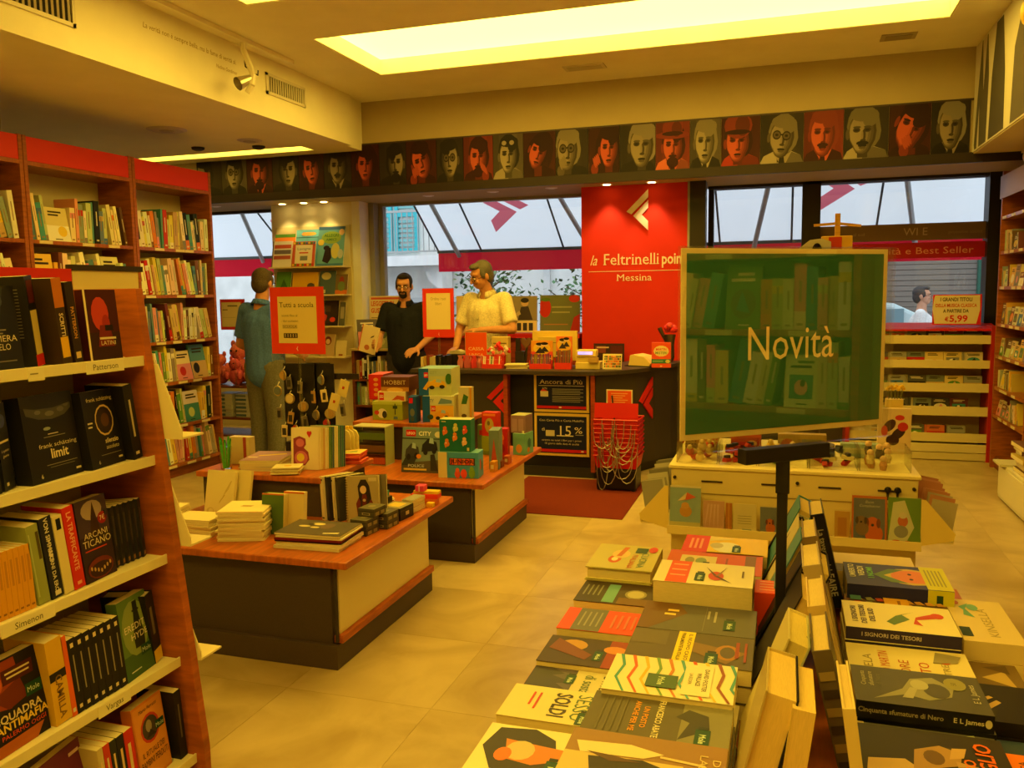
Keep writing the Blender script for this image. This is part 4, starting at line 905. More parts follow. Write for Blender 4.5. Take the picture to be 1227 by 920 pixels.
def trunk(label, x, y, z, w, d, h, rz=-5, c=(80, 74, 62)):
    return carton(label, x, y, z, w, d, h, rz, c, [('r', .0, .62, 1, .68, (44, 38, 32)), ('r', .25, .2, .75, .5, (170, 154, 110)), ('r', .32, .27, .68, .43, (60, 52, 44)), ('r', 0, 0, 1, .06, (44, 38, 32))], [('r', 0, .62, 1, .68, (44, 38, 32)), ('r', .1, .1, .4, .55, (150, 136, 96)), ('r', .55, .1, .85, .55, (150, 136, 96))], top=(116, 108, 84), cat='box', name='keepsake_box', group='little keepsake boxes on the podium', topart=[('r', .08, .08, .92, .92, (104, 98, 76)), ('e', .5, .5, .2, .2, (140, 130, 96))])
trunk('small grey keepsake box, lowest of the stair of boxes by the doll notebook', -1.79, 3.275, Z1, .083, .10, .034)
trunk('small grey keepsake box standing under the upper one, front of the stair of boxes', -1.79, 3.275, Z1+.035, .083, .10, .034)
trunk('small grey keepsake box on top of the stair of boxes by the doll notebook', -1.78, 3.33, Z1+.070, .083, .10, .036)
trunk('small grey keepsake box at the edge, behind the stair of boxes, lower one', -1.745, 3.40, Z1, .075, .10, .034)
trunk('small grey keepsake box at the edge, behind the stair of boxes, upper one', -1.745, 3.40, Z1+.035, .075, .10, .034)
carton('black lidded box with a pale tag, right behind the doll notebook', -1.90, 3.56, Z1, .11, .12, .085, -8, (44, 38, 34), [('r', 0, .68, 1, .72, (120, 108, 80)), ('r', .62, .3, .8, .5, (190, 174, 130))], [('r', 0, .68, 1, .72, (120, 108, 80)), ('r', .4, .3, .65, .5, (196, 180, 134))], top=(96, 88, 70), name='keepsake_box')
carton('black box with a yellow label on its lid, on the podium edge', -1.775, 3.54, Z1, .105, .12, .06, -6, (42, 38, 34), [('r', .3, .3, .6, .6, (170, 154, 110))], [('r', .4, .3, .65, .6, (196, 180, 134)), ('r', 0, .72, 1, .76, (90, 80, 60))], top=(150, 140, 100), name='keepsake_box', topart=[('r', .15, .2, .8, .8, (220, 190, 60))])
pile('small grey booklet in the block near the podium edge', -1.70, 3.74, Z1, .06, .12, .009, 7, [(150, 146, 130), (120, 116, 106), (190, 130, 110)], -4, .002, 'small grey booklets on the podium edge')
carton('flat turquoise tin on a dark box at the rear of the stationery podium', -1.99, 3.70, Z1+.05, .13, .10, .028, -4, (70, 160, 150), top=(90, 190, 180), name='tin', cat='tin')
carton('dark box carrying the flat turquoise tin', -1.985, 3.705, Z1, .12, .09, .049, -4, (40, 46, 44), name='keepsake_box')
o = MB().ball((0, 0, .02), .05, .022, .02, (232, 52, 34), 14, 8).build('pencil_pouch', 'satin', None, smooth=True); put(o, T(-1.84, 3.72, Z1+.001) @ RZ(28)); P(o, 'glossy red oval pencil pouch on the stationery podium', 'pencil case')
MB().box(-.04, -.0015, .037, .04, .0015, .0405, (150, 30, 24)).build('zip', 'matte', o, world=False)
o = MB().ball((0, 0, .022), .03, .024, .022, (226, 206, 160), 12, 8).build('eraser', 'satin', None, smooth=True); put(o, T(-1.86, 3.80, Z1+.001) @ RZ(20)); P(o, 'cream rounded eraser behind the red pencil pouch', 'eraser')
MB().box(-.012, -.0245, .008, .012, .0245, .036, (190, 120, 80)).build('sleeve', 'satin', o, world=False)
carton('red slim gift box at the rear corner of the stationery podium', -1.76, 3.84, Z1+.03, .14, .06, .022, 4, (226, 60, 30), name='gift_box')
carton('orange box underneath the red slim gift box', -1.72, 3.845, Z1, .09, .05, .0295, 4, (226, 120, 40), name='gift_box')
carton('yellow slim gift box topping the red slim one', -1.75, 3.85, Z1+.0525, .13, .045, .014, 4, (230, 190, 50), name='gift_box')
carton('small pink gift box perched on the yellow slim one', -1.735, 3.838, Z1+.067, .045, .05, .028, 0, (226, 70, 120), [('r', .42, 0, .58, 1, (240, 190, 200))], name='gift_box')
carton('little yellow eraser block at the podium edge', -1.66, 3.80, Z1, .035, .03, .022, 0, (236, 190, 40), [('r', .1, .2, .9, .5, (220, 150, 30))], name='eraser', cat='eraser')
for o in set(COL.objects)-BEFORE:
    if o.parent is None: o.location += Vector((0, -.06, .03))
# ---- first podium, upper level
c = root('pen_cup', (-2.62, 3.49, Z1T), 'clear cup full of bright green stick pens on the podium riser', 'pen cup')
MB().lathe([(.026, 0), (.03, .11)], (-2.62, 3.49, Z1T), (255, 255, 255), 14).build('cup', 'acrylic', c)
for k in range(9):
    a = k*.75; q = root('green_pen', (-2.62+.014*cos(a), 3.49+.014*sin(a), Z1T+.002), f'bright green stick pen in the clear cup, {ORD[k]} round the rim', 'pen', 'green pens in the clear cup')
    MB().tube((-2.62+.012*cos(a), 3.49+.012*sin(a), Z1T+.004), (-2.62+.024*cos(a), 3.49+.024*sin(a), Z1T+.125+.01*(k % 3)), .0042, .0042, 6, (90, 196, 50)).build('barrel', 'gloss', q)
    MB().tube((-2.62+.024*cos(a), 3.49+.024*sin(a), Z1T+.125+.01*(k % 3)), (-2.62+.0255*cos(a), 3.49+.0255*sin(a), Z1T+.14+.01*(k % 3)), .0047, .0035, 6, (60, 150, 40)).build('cap', 'gloss', q)
carton('cream folder block behind the clear pen cup', -2.68, 3.60, Z1T, .12, .05, .14, 0, (206, 190, 140), [('r', .7, 0, .85, 1, (170, 70, 60))], name='folder', cat='folder')
pile('lilac exercise book in the flat pile on the podium riser', -2.45, 3.60, Z1T, .20, .25, .0065, 8, [(170, 130, 170), (226, 214, 180), (90, 80, 130), (190, 90, 60)], 12, .004, 'exercise books piled on the riser', toplabel='lilac exercise book with a yellow pencil motif, topmost of the flat pile',
     topart=[('r', 0, 0, 1, 1, (176, 136, 168)), ('p', [(.25, .45), (.5, .52), (.9, .66), (.85, .76), (.45, .62), (.25, .56)], (226, 196, 60)), ('r', .05, .3, .3, .38, (226, 214, 190))])
pile('cream mini notepad in the fanned pile on the riser front', -2.265, 3.475, Z1T, .13, .10, .0062, 6, [(232, 214, 150), (226, 196, 130), (236, 224, 180)], 20, .012, 'cream mini notepads on the riser', cat='notepad', name='notepad', topart=[('e', .5, .5, .14, .2, (226, 190, 90))])
BM = [('r', 0, 0, 1, 1, (236, 222, 190)), ('p', [(.08, .10), (.08, .74), (.3, .80), (.52, .74), (.54, .6), (.46, .52), (.62, .42), (.66, .24), (.5, .1)], (150, 60, 90)), ('e', .32, .64, .15, .10, (206, 110, 140)), ('e', .36, .28, .24, .17, (206, 110, 140)), ('e', .34, .29, .14, .10, (232, 200, 70)), ('e', .62, .88, .05, .045, (206, 50, 60)), ('e', .70, .88, .05, .045, (206, 50, 60)), ('p', [(.575, .865), (.745, .865), (.66, .76)], (206, 50, 60))]
book('white exercise book with a plump pink letter B and heart, front of the upright row', T(-2.295, 3.56, Z1T) @ RZ(6) @ RX(-4), .145, .205, .006, (236, 222, 190), BM, name='exercise_book', cat='notebook')
for k in range(14):
    cc = [(236, 222, 180), (226, 206, 150), (214, 170, 130), (236, 226, 190), (226, 214, 170), (90, 130, 70), (60, 110, 90), (70, 110, 150), (226, 214, 170), (236, 222, 190), (96, 140, 90), (60, 96, 130), (70, 130, 130), (50, 80, 110)][k]
    book(f'exercise book of the upright row, {ORD[k]} behind the one with the letter B', T(-2.288+.0058*k, 3.568+.0078*k, Z1T) @ RZ(6) @ RX(-4), .145, .205-.001*(k % 3), .006, cc, None, name='exercise_book', cat='notebook', group='upright exercise books on the riser')
for k in range(3):
    q = root('gift_bag', (-2.20+.012*k, 3.86+.012*k, Z1T), f'cream paper gift bag with rounded top, {ORD[k]} behind the red pads', 'gift bag', 'cream gift bags on the riser')
    prof = [(-.05, 0), (.05, 0), (.05, .12), (.04, .145), (.02, .155), (-.02, .155), (-.04, .145), (-.05, .12)]
    MB().prism([(-2.17+.014*k+a, Z1T+.0006+b_) for a, b_ in prof], .010, (226, 206, 130), 'y', 3.84+.016*k).build('pouch', 'paper', q)
    MB().prism([(-2.19+.014*k, Z1T+.155), (-2.15+.014*k, Z1T+.155), (-2.155+.014*k, Z1T+.172), (-2.185+.014*k, Z1T+.172)], .008, (236, 196, 60), 'y', 3.841+.016*k).build('tie', 'paper', q)
pile('bright red-edged notepad in the splayed pile on the riser', -2.10, 3.80, Z1T, .13, .13, .0075, 7, [(226, 70, 50), (232, 110, 80), (226, 200, 120)], 10, .012, 'red notepads on the riser', edge=(226, 90, 60), cat='notepad', name='notepad', toplabel='yellow-green notepad topping the red-edged pile on the riser', topart=[('r', 0, 0, 1, 1, (222, 190, 100)), ('p', [(.2, .2), (.8, .3), (.7, .7)], (150, 160, 90))])
# ---- revolving key ring stand
k0 = root('key_ring_stand', (-2.36, 3.80, Z1T), 'black revolving stand hung with key rings behind the exercise books', 'display stand')
kz = Z1T
MB().box(-2.44, 3.74, kz, -2.28, 3.88, kz+.10, (28, 25, 24)).build('stand_base', 'plastic', k0)
art('lettering', k0, (-.08, -.0605, 0), (1, 0, 0), (0, 0, 1), .16, .10, [('t', .5, .35, .3, 'crazy', (226, 214, 190), {'b': 1, 'fit': .6})], 'plastic')
b = MB().box(-2.375, 3.80, kz+.1, -2.345, 3.83, kz+.50, (26, 24, 24))
b.build('post', 'plastic', k0)
panels_k = [(-2.42, 3.795, .10), (-2.33, 3.79, .09), (-2.23, 3.80, .10), (-2.30, 3.85, .14)]
for x, y, w in panels_k: MB().box(x-w/2, y, kz+.12, x+w/2, y+.006, kz+.50, (30, 27, 26)).build('hook_panel', 'plastic', k0)
MB().box(-2.20, 3.815, kz+.42, -2.05, 3.825, kz+.45, (40, 30, 26)).build('hook_arm', 'plastic', k0)
rk = random.Random(9)
for k, (dx, dz, kind) in enumerate(sorted(((-2.49, .36, 0), (-2.43, .40, 1), (-2.42, .32, 0), (-2.49, .24, 1), (-2.42, .22, 1), (-2.36, .38, 1), (-2.35, .28, 0), (-2.34, .20, 1), (-2.29, .33, 1), (-2.27, .24, 0), (-2.24, .42, 0), (-2.22, .34, 1), (-2.19, .25, 0), (-2.16, .31, 2), (-2.11, .38, 2), (-2.46, .15, 1), (-2.40, .16, 0), (-2.46, .44, 0), (-2.21, .20, 0), (-2.12, .27, 1)))):
    c1 = rk.choice([(190, 150, 90), (206, 90, 50), (150, 140, 120), (120, 110, 100), (226, 206, 160), (110, 120, 130), (196, 60, 50)]); y = 3.778+rk.uniform(-.012, .004)
    q = root('key_ring', (dx, y, kz+dz), f'{["round badge", "metal tag", "paper-tagged"][kind]} key ring on the black stand, {ORD[k]} in order from the alcove side', 'key ring', 'key rings on the black stand')
    if kind == 0:
        b = MB(); b.T = T(dx, y, kz+dz) @ RZ(rk.uniform(-40, 30)) @ RX(90); b.lathe([(.026, -.003), (.028, 0), (.026, .003)], (0, 0, 0), (196, 176, 130), 16); b.build('rim', 'steel', q)
        b = MB(); b.T = T(dx, y-.004, kz+dz) @ RX(90); b.lathe([(.021, -.001), (.021, .002)], (0, 0, 0), c1, 14); b.build('badge_face', 'gloss', q)
    elif kind == 1:
        b = MB(); b.T = T(dx, y, kz+dz) @ RZ(rk.uniform(-25, 25)) @ RY(rk.uniform(-12, 12)); b.box(-.017, -.003, -.032, .017, .003, .032, c1); b.build('tag', 'gloss', q, bevel=.003)
        b = MB(); b.T = T(dx, y-.0035, kz+dz); b.box(-.011, -.001, -.02, .011, .001, .016, (60, 54, 50)); b.build('tag_picture', 'gloss', q)
    else:
        b = MB(); b.T = T(dx, y-.006, kz+dz) @ RY(18); b.box(-.026, -.0015, -.042, .026, .0015, .042, (226, 206, 140)); b.build('paper_tag', 'paper', q)
        b = MB(); b.T = T(dx, y-.009, kz+dz) @ RY(18); b.box(-.006, -.0005, -.004, .006, .0005, .01, (190, 60, 40)); b.build('tag_mark', 'paper', q)
    MB().path([(dx, y, kz+dz+.028), (dx+.004, y+.008, kz+dz+.04), (dx, y+.016, kz+dz+.045)], .0022, 5, (170, 160, 140)).build('ring', 'steel', q)
# ---- card holders on stands
def holder(label, loc, w, h, rz, frame_c, inner, extra=.0, post=None, name='sign_holder', lift=0, base=True):
    """acrylic pocket with a coloured card; loc is the lower left corner of the card"""
    o = root(name, loc, label, 'sign', None, radians(rz))
    MB().box(-.004, .0037, -extra, w+.004, .0057, h+.004, (255, 255, 255)).build('acrylic_pocket', 'acrylic', o, world=False)
    MB().box(0, .0025, 0, w, .0035, h, frame_c).build('card', 'paper', o, world=False)
    art('card_print', o, (0, .0025, 0), (1, 0, 0), (0, 0, 1), w, h, inner, 'paper', .0002)
    if post is not None:
        MB().box(w/2-.008, .006, -post, w/2+.008, .012, h*.6, (230, 230, 226)).box(w/2-.06, -.04, -post, w/2+.06, .05, -post+.004, (230, 230, 226)).build('stand', 'acrylic', o, world=False)
    return o
ORG = (232, 62, 18)
sl = [('r', .14, .16, .86, .86, (232, 212, 140))] + serif_text(.49, .70, .075, 'Tutti a scuola', (46, 38, 32), .24, .27, .64) + [('t', .36, .56, .035, 'sconti fino al', (110, 96, 70), {'fit': .3}), ('t', .36, .48, .03, '- libri scolastici', (120, 104, 80), {'fit': .32}), ('r', .22, .38, .5, .44, (206, 186, 124)), ('t', .36, .39, .04, 'SCUOLA', (120, 100, 70), {'fit': .26}), ('r', .24, .24, .5, .31, (60, 50, 44))] + [('r', .26+.05*q, .25, .28+.05*q, .30, (190, 170, 120)) for q in range(5)] + [('p', [(.47, .08), (.5, .12), (.5, .105), (.485, .08), (.5, .055), (.5, .04)], (240, 220, 190))]
holder('orange-framed cream card reading Tutti a scuola over the key ring stand', (-2.49, 3.73, Z1T+.555), .315, .335, -2, ORG, sl, .04, .554)

# ---- toy podium, lower level
Z2 = .4606; Z2T = .7006
def lego(x0=.04, y0=.80, w=.2, h=.16):
    return [('r', x0, y0, x0+w, y0+h, (214, 20, 20)), ('t', x0+w/2, y0+h*.28, h*.42, 'LEGO', (250, 244, 230), {'b': 1, 'fit': w*.84})]
def city(x, y, s, f, c=(250, 250, 244)): return [('t', x, y, s, 'CITY', c, {'b': 1, 'fit': f})]
def veh(x, y, s, c, c2=(40, 40, 44)): return [('p', [(x-s, y), (x+s, y+.04), (x+s*.8, y+.22*1), (x-s*.2, y+.30), (x-s*.9, y+.16)], c), ('e', x-s*.5, y, s*.28, .07, c2), ('e', x+s*.55, y+.03, s*.28, .07, c2), ('p', [(x-s*.1, y+.2), (x+s*.5, y+.18), (x+s*.4, y+.3), (x, y+.32)], (170, 200, 214))]
lc = lego(.09, .80, .24, .14) + city(.55, .82, .09, .3) + [('r', 0, .74, 1, .76, (40, 60, 70)), ('e', .88, .85, .09, .07, (226, 220, 200)), ('p', [(.0, .0), (.0, .2), (1, .3), (1, 0)], (96, 90, 80)), ('p', [(.0, .15), (.2, .55), (.35, .3), (.3, .15)], (60, 64, 66))] + veh(.68, .46, .2, (40, 44, 60)) + veh(.26, .34, .18, (70, 70, 80)) + [('e', .42, .36, .06, .05, (226, 140, 40)), ('p', [(.72, .05), (.7, .4), (.8, .42), (.9, .05)], (60, 56, 50)), ('t', .36, .12, .06, 'POLICE', (190, 200, 210), {'b': 1, 'fit': .4}), ('r', .06, .05, .62, .09, (226, 196, 90))]
carton('large grey-blue building-toy set with police cars, leaning upright on the toy podium front', -2.14, 4.475, Z2+.0, .255, .065, .265, 3, (126, 150, 152), lc, [('r', 0, 0, 1, 1, (120, 140, 150))], tilt=-9, cat='toy box', name='toy_box')
carton('second toy set box tucked right behind the police set', -2.11, 4.565, Z2, .27, .05, .24, -4, (190, 200, 200), None, [('r', 0, .0, 1, .5, (110, 140, 170))], tilt=-9, cat='toy box', name='toy_box')
pc = [(.12, .62), (.44, .62), (.76, .64), (.14, .18), (.5, .34), (.80, .20)]
mon = [('r', 0, 0, .22, 1, (226, 214, 160)), ('r', .28, .50, .92, .78, (60, 40, 30))] + [s for i in range(6) for s in (('r', .30+.1*i, .52, .385+.1*i, .76, [(214, 80, 30), (226, 120, 30)][i % 2]),)] + [('t', .60, .58, .14, 'JUNIOR', (40, 30, 30), {'b': 1, 'fit': .56}), ('e', .48, .16, .07, .16, (226, 90, 50)), ('e', .64, .18, .08, .18, (232, 80, 40)), ('e', .84, .2, .08, .2, (120, 170, 40)), ('e', .84, .38, .05, .08, (130, 180, 50)), ('e', .48, .32, .05, .08, (232, 110, 60))]
carton('sky blue toy box with orange lettered strip, front corner of the toy podium', -1.865, 4.385, Z2, .235, .12, .148, 6, (80, 160, 220), mon, [('r', .3, .3, .5, .7, (206, 70, 40)), ('e', .7, .4, .12, .2, (70, 120, 140))], top=(120, 180, 196), cat='toy box', name='toy_box', left=[('r', .0, 0, 1, 1, (226, 214, 160))])
owl = []
for q, (x, y) in enumerate(((.18, .62), (.52, .72), (.82, .66), (.24, .24), (.5, .44), (.8, .30))):
    a = [(226, 120, 60), (206, 206, 110), (226, 90, 70), (226, 130, 50), (232, 140, 50), (232, 190, 140)][q]
    owl += [('e', x, y, .085, .085, a), ('e', x, y+.11, .06, .055, a), ('e', x-.03, y+.03, .02, .02, (240, 226, 190)), ('p', [(x-.08, y-.06), (x-.04, y-.13), (x, y-.06)], a)]
carton('teal gift box printed with orange animals, standing on the sky blue toy box', -1.86, 4.40, Z2+.1488, .185, .09, .185, 5, (36, 116, 104), owl + [('r', .08, .92, .22, .95, (200, 200, 150)), ('r', .88, .04, .95, .14, (226, 210, 150))], None, top=(190, 190, 130), cat='toy box', name='toy_box')
dr = root('plastic_drawer_tower', (-2.42, 4.66, Z2), 'clear plastic tower of three little drawers at the far left of the toy podium', 'drawer unit')
MB().box(-2.52, 4.60, Z2, -2.30, 4.72, Z2+.006, (200, 200, 180)).box(-2.52, 4.60, Z2+.235, -2.30, 4.72, Z2+.242, (196, 190, 160)).box(-2.304, 4.60, Z2+.006, -2.30, 4.72, Z2+.235, (170, 180, 120)).box(-2.52, 4.60, Z2+.006, -2.516, 4.72, Z2+.235, (170, 180, 120)).build('case', 'plastic', dr)
for k in range(3):
    d = MB().box(-2.513, 4.598, Z2+.01+.075*k, -2.307, 4.70, Z2+.05+.075*k, [(190, 90, 40), (120, 90, 60), (100, 130, 60)][k]).build('drawer', 'gloss', dr)
    MB().box(-2.45, 4.588, Z2+.03+.075*k, -2.37, 4.5975, Z2+.04+.075*k, (210, 200, 170)).build('knob', 'plastic', d)
    for j in range(5): MB().ball((-2.49+.04*j, 4.60, Z2+.055+.075*k), .013, .01, .012, [(206, 120, 40), (90, 150, 60), (190, 50, 40), (220, 200, 120), (80, 110, 140)][(j+k) % 5], 8, 5).build('trinket', 'gloss', d)
carton('slim grey-blue toy pack with a cone picture, right of the teal animal box', -1.655, 4.66, Z2, .06, .14, .235, 10, (120, 140, 140), [('p', [(.2, .2), (.5, .8), (.8, .2)], (190, 80, 60)), ('r', .1, .05, .9, .14, (190, 90, 50))], None, cat='toy box', name='toy_box')
carton('red upright box with a robot and heart picture on the toy podium edge', -1.725, 4.93, Z2, .095, .07, .20, 8, (186, 34, 24), [('e', .55, .72, .22, .12, (226, 120, 60)), ('r', .42, .5, .72, .66, (214, 90, 40)), ('r', .44, .8, .66, .9, (226, 210, 140)), ('e', .55, .38, .26, .16, (150, 24, 22)), ('p', [(.5, .30), (.64, .30), (.57, .22)], (236, 226, 200)), ('r', .06, .86, .2, .94, (226, 214, 180))], [('r', .1, .1, .9, .9, (160, 30, 24))], cat='toy box', name='toy_box')
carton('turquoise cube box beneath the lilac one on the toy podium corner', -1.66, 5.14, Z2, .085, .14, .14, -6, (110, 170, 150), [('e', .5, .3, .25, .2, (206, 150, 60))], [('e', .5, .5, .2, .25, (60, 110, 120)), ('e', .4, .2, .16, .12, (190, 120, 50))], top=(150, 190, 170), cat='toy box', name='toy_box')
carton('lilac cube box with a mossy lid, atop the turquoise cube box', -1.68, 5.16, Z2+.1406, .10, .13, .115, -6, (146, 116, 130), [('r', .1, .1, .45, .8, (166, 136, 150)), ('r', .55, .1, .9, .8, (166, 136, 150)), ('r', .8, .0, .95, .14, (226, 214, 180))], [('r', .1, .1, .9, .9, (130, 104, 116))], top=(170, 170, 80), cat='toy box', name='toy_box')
carton('lime green box under the red robot toy box, rear of the toy podium', -1.86, 5.10, Z2, .15, .10, .12, -4, (150, 170, 40), [('r', 0, 0, 1, .2, (120, 140, 40))], cat='toy box', name='toy_box')
carton('bright red box with yellow creature picture, standing on the lime green box', -1.86, 5.11, Z2+.1206, .105, .07, .155, -4, (210, 56, 26), [('r', .08, .85, .9, .95, (236, 130, 50)), ('e', .5, .45, .3, .32, (190, 170, 80)), ('e', .45, .55, .1, .1, (120, 110, 60)), ('e', .6, .3, .15, .12, (220, 150, 60))], cat='toy box', name='toy_box')
carton('pale green picture box behind the lime green box', -1.94, 5.24, Z2, .13, .05, .17, 0, (120, 150, 100), [('r', .1, .6, .9, .8, (190, 60, 40))], cat='toy box', name='toy_box')
for k, (x, y, c) in enumerate(((-1.63, 4.60, (214, 150, 50)), (-1.63, 4.72, (120, 60, 40)), (-1.62, 4.83, (180, 90, 50)))):
    carton(f'{["amber", "brown", "rusty"][k]} little game pack along the toy podium edge', x, y, Z2, .03, .06, (.06, .04, .05)[k], 0, c, [('r', .2, .3, .8, .7, (226, 206, 140))], cat='toy box', name='game_pack')
# ---- toy podium, upper level
digger = veh(.55, .3, .3, (226, 176, 40)) + [('p', [(.12, .25), (.3, .55), (.36, .5), (.24, .2)], (226, 170, 30))]
c1 = [('r', 0, 0, .30, 1, (34, 92, 180)), ('r', .3, .72, 1, 1, (170, 190, 170))] + lego(.16, .66, .13, .2) + city(.45, .80, .11, .22, (150, 170, 150)) + digger + [('e', .92, .62, .1, .2, (60, 110, 50))]
def sidelego(): return [('r', 0, 0, 1, 1, (34, 86, 170))] + lego(.15, .74, .5, .2) + city(.4, .58, .08, .5, (190, 200, 210)) + [('e', .5, .3, .2, .2, (120, 120, 100))]
carton('large yellow-green construction toy set, lower of the tall pair on the toy podium riser', -2.16, 4.85, Z2T, .20, .26, .165, 8, (206, 200, 140), [('r', 0, .66, 1, 1, (206, 206, 170)), ('t', .25, .76, .13, 'CITY', (120, 140, 160), {'b': 1, 'fit': .24}), ('p', [(.5, .7), (.95, .72), (.95, .84), (.6, .92)], (110, 140, 170)), ('r', 0, 0, 1, .64, (226, 176, 60)), ('r', 0, 0, .24, 1, (34, 92, 180))] + lego(.28, .42, .14, .2) + veh(.62, .16, .26, (226, 160, 30)) + [('e', .25, .2, .1, .1, (60, 80, 60))], None, top=(200, 200, 170), left=sidelego(), cat='toy box', name='toy_box')
carton('large blue construction toy set with a digger, upper of the tall pair', -2.19, 4.87, Z2T+.1656, .21, .24, .17, 8, (190, 196, 140), c1, None, top=(130, 170, 180), left=sidelego(), cat='toy box', name='toy_box')
carton('slim blue building-toy set propped left of the tall pair', -2.235, 4.80, Z2T, .05, .10, .165, 8, (34, 86, 170), [('r', .1, .75, .6, .95, (214, 20, 20)), ('e', .5, .4, .3, .15, (110, 120, 120)), ('e', .5, .15, .25, .1, (70, 90, 110))], cat='toy box', name='toy_box')
carton('tan picture box with a green creature, right of the tall pair of construction sets', -1.955, 4.95, Z2T, .085, .05, .215, 4, (190, 170, 110), [('r', 0, .0, .78, 1, (200, 190, 150)), ('p', [(.2, .5), (.6, .5), (.75, .72), (.4, .8)], (60, 110, 60)), ('e', .45, .34, .26, .16, (206, 200, 170)), ('r', .86, 0, 1, 1, (206, 140, 40)), ('e', .4, .15, .2, .06, (90, 70, 50))], cat='toy box', name='toy_box')
carton('lime board game box with garden tools picture at the riser front', -2.52, 4.87, Z2T, .205, .24, .12, 4, (156, 170, 50), [('r', .0, .84, 1, 1, (190, 200, 90)), ('e', .32, .36, .16, .26, (226, 220, 196)), ('e', .4, .3, .08, .2, (60, 60, 50)), ('r', .74, .3, .77, .9, (40, 50, 40)), ('r', .68, .62, .83, .78, (40, 60, 40)), ('e', .14, .4, .08, .12, (206, 70, 40)), ('r', .7, .06, .84, .2, (90, 120, 130))], None, top=(186, 190, 110), cat='toy box', name='toy_box')
carton('cream and red building-toy set on top of the lime board game', -2.49, 4.89, Z2T+.1206, .19, .20, .062, 4, (226, 206, 160), lego(.05, .12, .17, .76) + [('p', [(.5, .1), (.75, .2), (.95, .05), (.95, .5), (.7, .6)], (200, 90, 50))], None, cat='toy box', name='toy_box')
carton('brown fantasy game box lettered HOBBIT, above the cream building-toy set', -2.47, 4.90, Z2T+.1832, .19, .18, .092, 4, (104, 60, 34), [('r', 0, 0, 1, .3, (190, 130, 60)), ('t', .5, .48, .3, 'HOBBIT', (214, 190, 130), {'fit': .8}), ('e', .5, .1, .3, .16, (226, 180, 90))], None, cat='toy box', name='toy_box')
carton('tall red toy box seen side on at the alcove end of the toy podium', -2.60, 4.98, Z2T+.116, .10, .22, .165, 8, (196, 34, 26), [('r', .1, .04, .9, .96, (206, 40, 30)), ('e', .5, .2, .16, .07, (226, 150, 70)), ('e', .5, .4, .16, .07, (226, 150, 70)), ('e', .5, .6, .16, .07, (226, 150, 70)), ('e', .5, .8, .16, .07, (226, 150, 70))], [('r', 0, 0, 1, 1, (120, 44, 40)), ('e', .5, .5, .3, .2, (150, 80, 60))], cat='toy box', name='toy_box', top=(206, 90, 80))
bu = root('toy_bucket', (-2.555, 4.90, Z2T), 'transparent green-lidded bucket of toy figures on the riser', 'bucket')
MB().lathe([(.05, 0), (.052, .09)], (-2.545, 5.05, Z2T+.0005), (120, 150, 80), 16).build('tub', 'gloss', bu)
MB().lathe([(.056, .09), (.056, .112), (.05, .115)], (-2.545, 5.05, Z2T+.0008), (60, 150, 50), 16).build('lid', 'gloss', bu)

# ------------------------------------------------------------------ picture-book shelves on the pillar
ps = root('pillar_shelves', (-4.83, 8.05, 0), 'cream wall shelves of picture books on the pillar by the alcove', 'wall shelf')
MB().box(-5.28, 8.085, .6, -4.38, 8.098, 2.24, (216, 200, 150)).build('back_panel', 'satin', ps)
for z in (1.81, 1.515, 1.185, .86): MB().box(-5.27, 7.90, z-.015, -4.39, 8.084, z, (226, 210, 160)).build('shelf', 'satin', ps)
def pb(label, x, z, w, h, c, fr, t=.012, tilt=12, y=7.93): return book(label, T(x, y, z+.0006) @ RX(-tilt), w, h, t, c, fr, None, cat='picture book', name='picture_book')
pb('white picture book with three photo strips, top pillar shelf', -5.24, 1.81, .24, .28, (230, 220, 200), [('r', .1, .72, .95, .86, (200, 90, 60)), ('r', .1, .50, .95, .66, (120, 110, 110)), ('r', .1, .30, .95, .44, (180, 90, 70)), ('r', 0, 0, .06, 1, (120, 110, 80))], y=7.905)
pb('orange and green picture book half hidden behind the photo-strip one', -5.25, 1.81, .25, .36, (226, 130, 50), [('r', 0, .9, 1, 1, (90, 140, 50))], .008, y=7.955)
pb('tall pale blue picture book behind the alphabet one, top pillar shelf', -4.99, 1.81, .30, .40, (110, 180, 196), [('r', .25, .84, .7, .93, (226, 90, 50)), ('e', .5, .885, .3, .05, (240, 180, 80)), ('r', 0, .78, 1, .8, (60, 110, 130))], .008, y=7.955)
pb('picture book framed in coloured toys around a cream square, top pillar shelf', -4.99, 1.81, .27, .27, (200, 90, 60), [('r', .12, .12, .88, .86, (230, 214, 170)), ('t', .5, .66, .10, 'Lavagna', (90, 110, 100), {'fit': .6}), ('r', .3, .52, .7, .57, (206, 70, 50)), ('r', .35, .24, .68, .42, (130, 130, 110))] + [('e', .06+.11*q, .93, .045, .05, [(226, 190, 50), (90, 140, 60), (70, 120, 160)][q % 3]) for q in range(9)] + [('e', .06+.11*q, .06, .045, .05, [(226, 190, 50), (90, 140, 60), (200, 60, 50)][q % 3]) for q in range(9)], y=7.905)
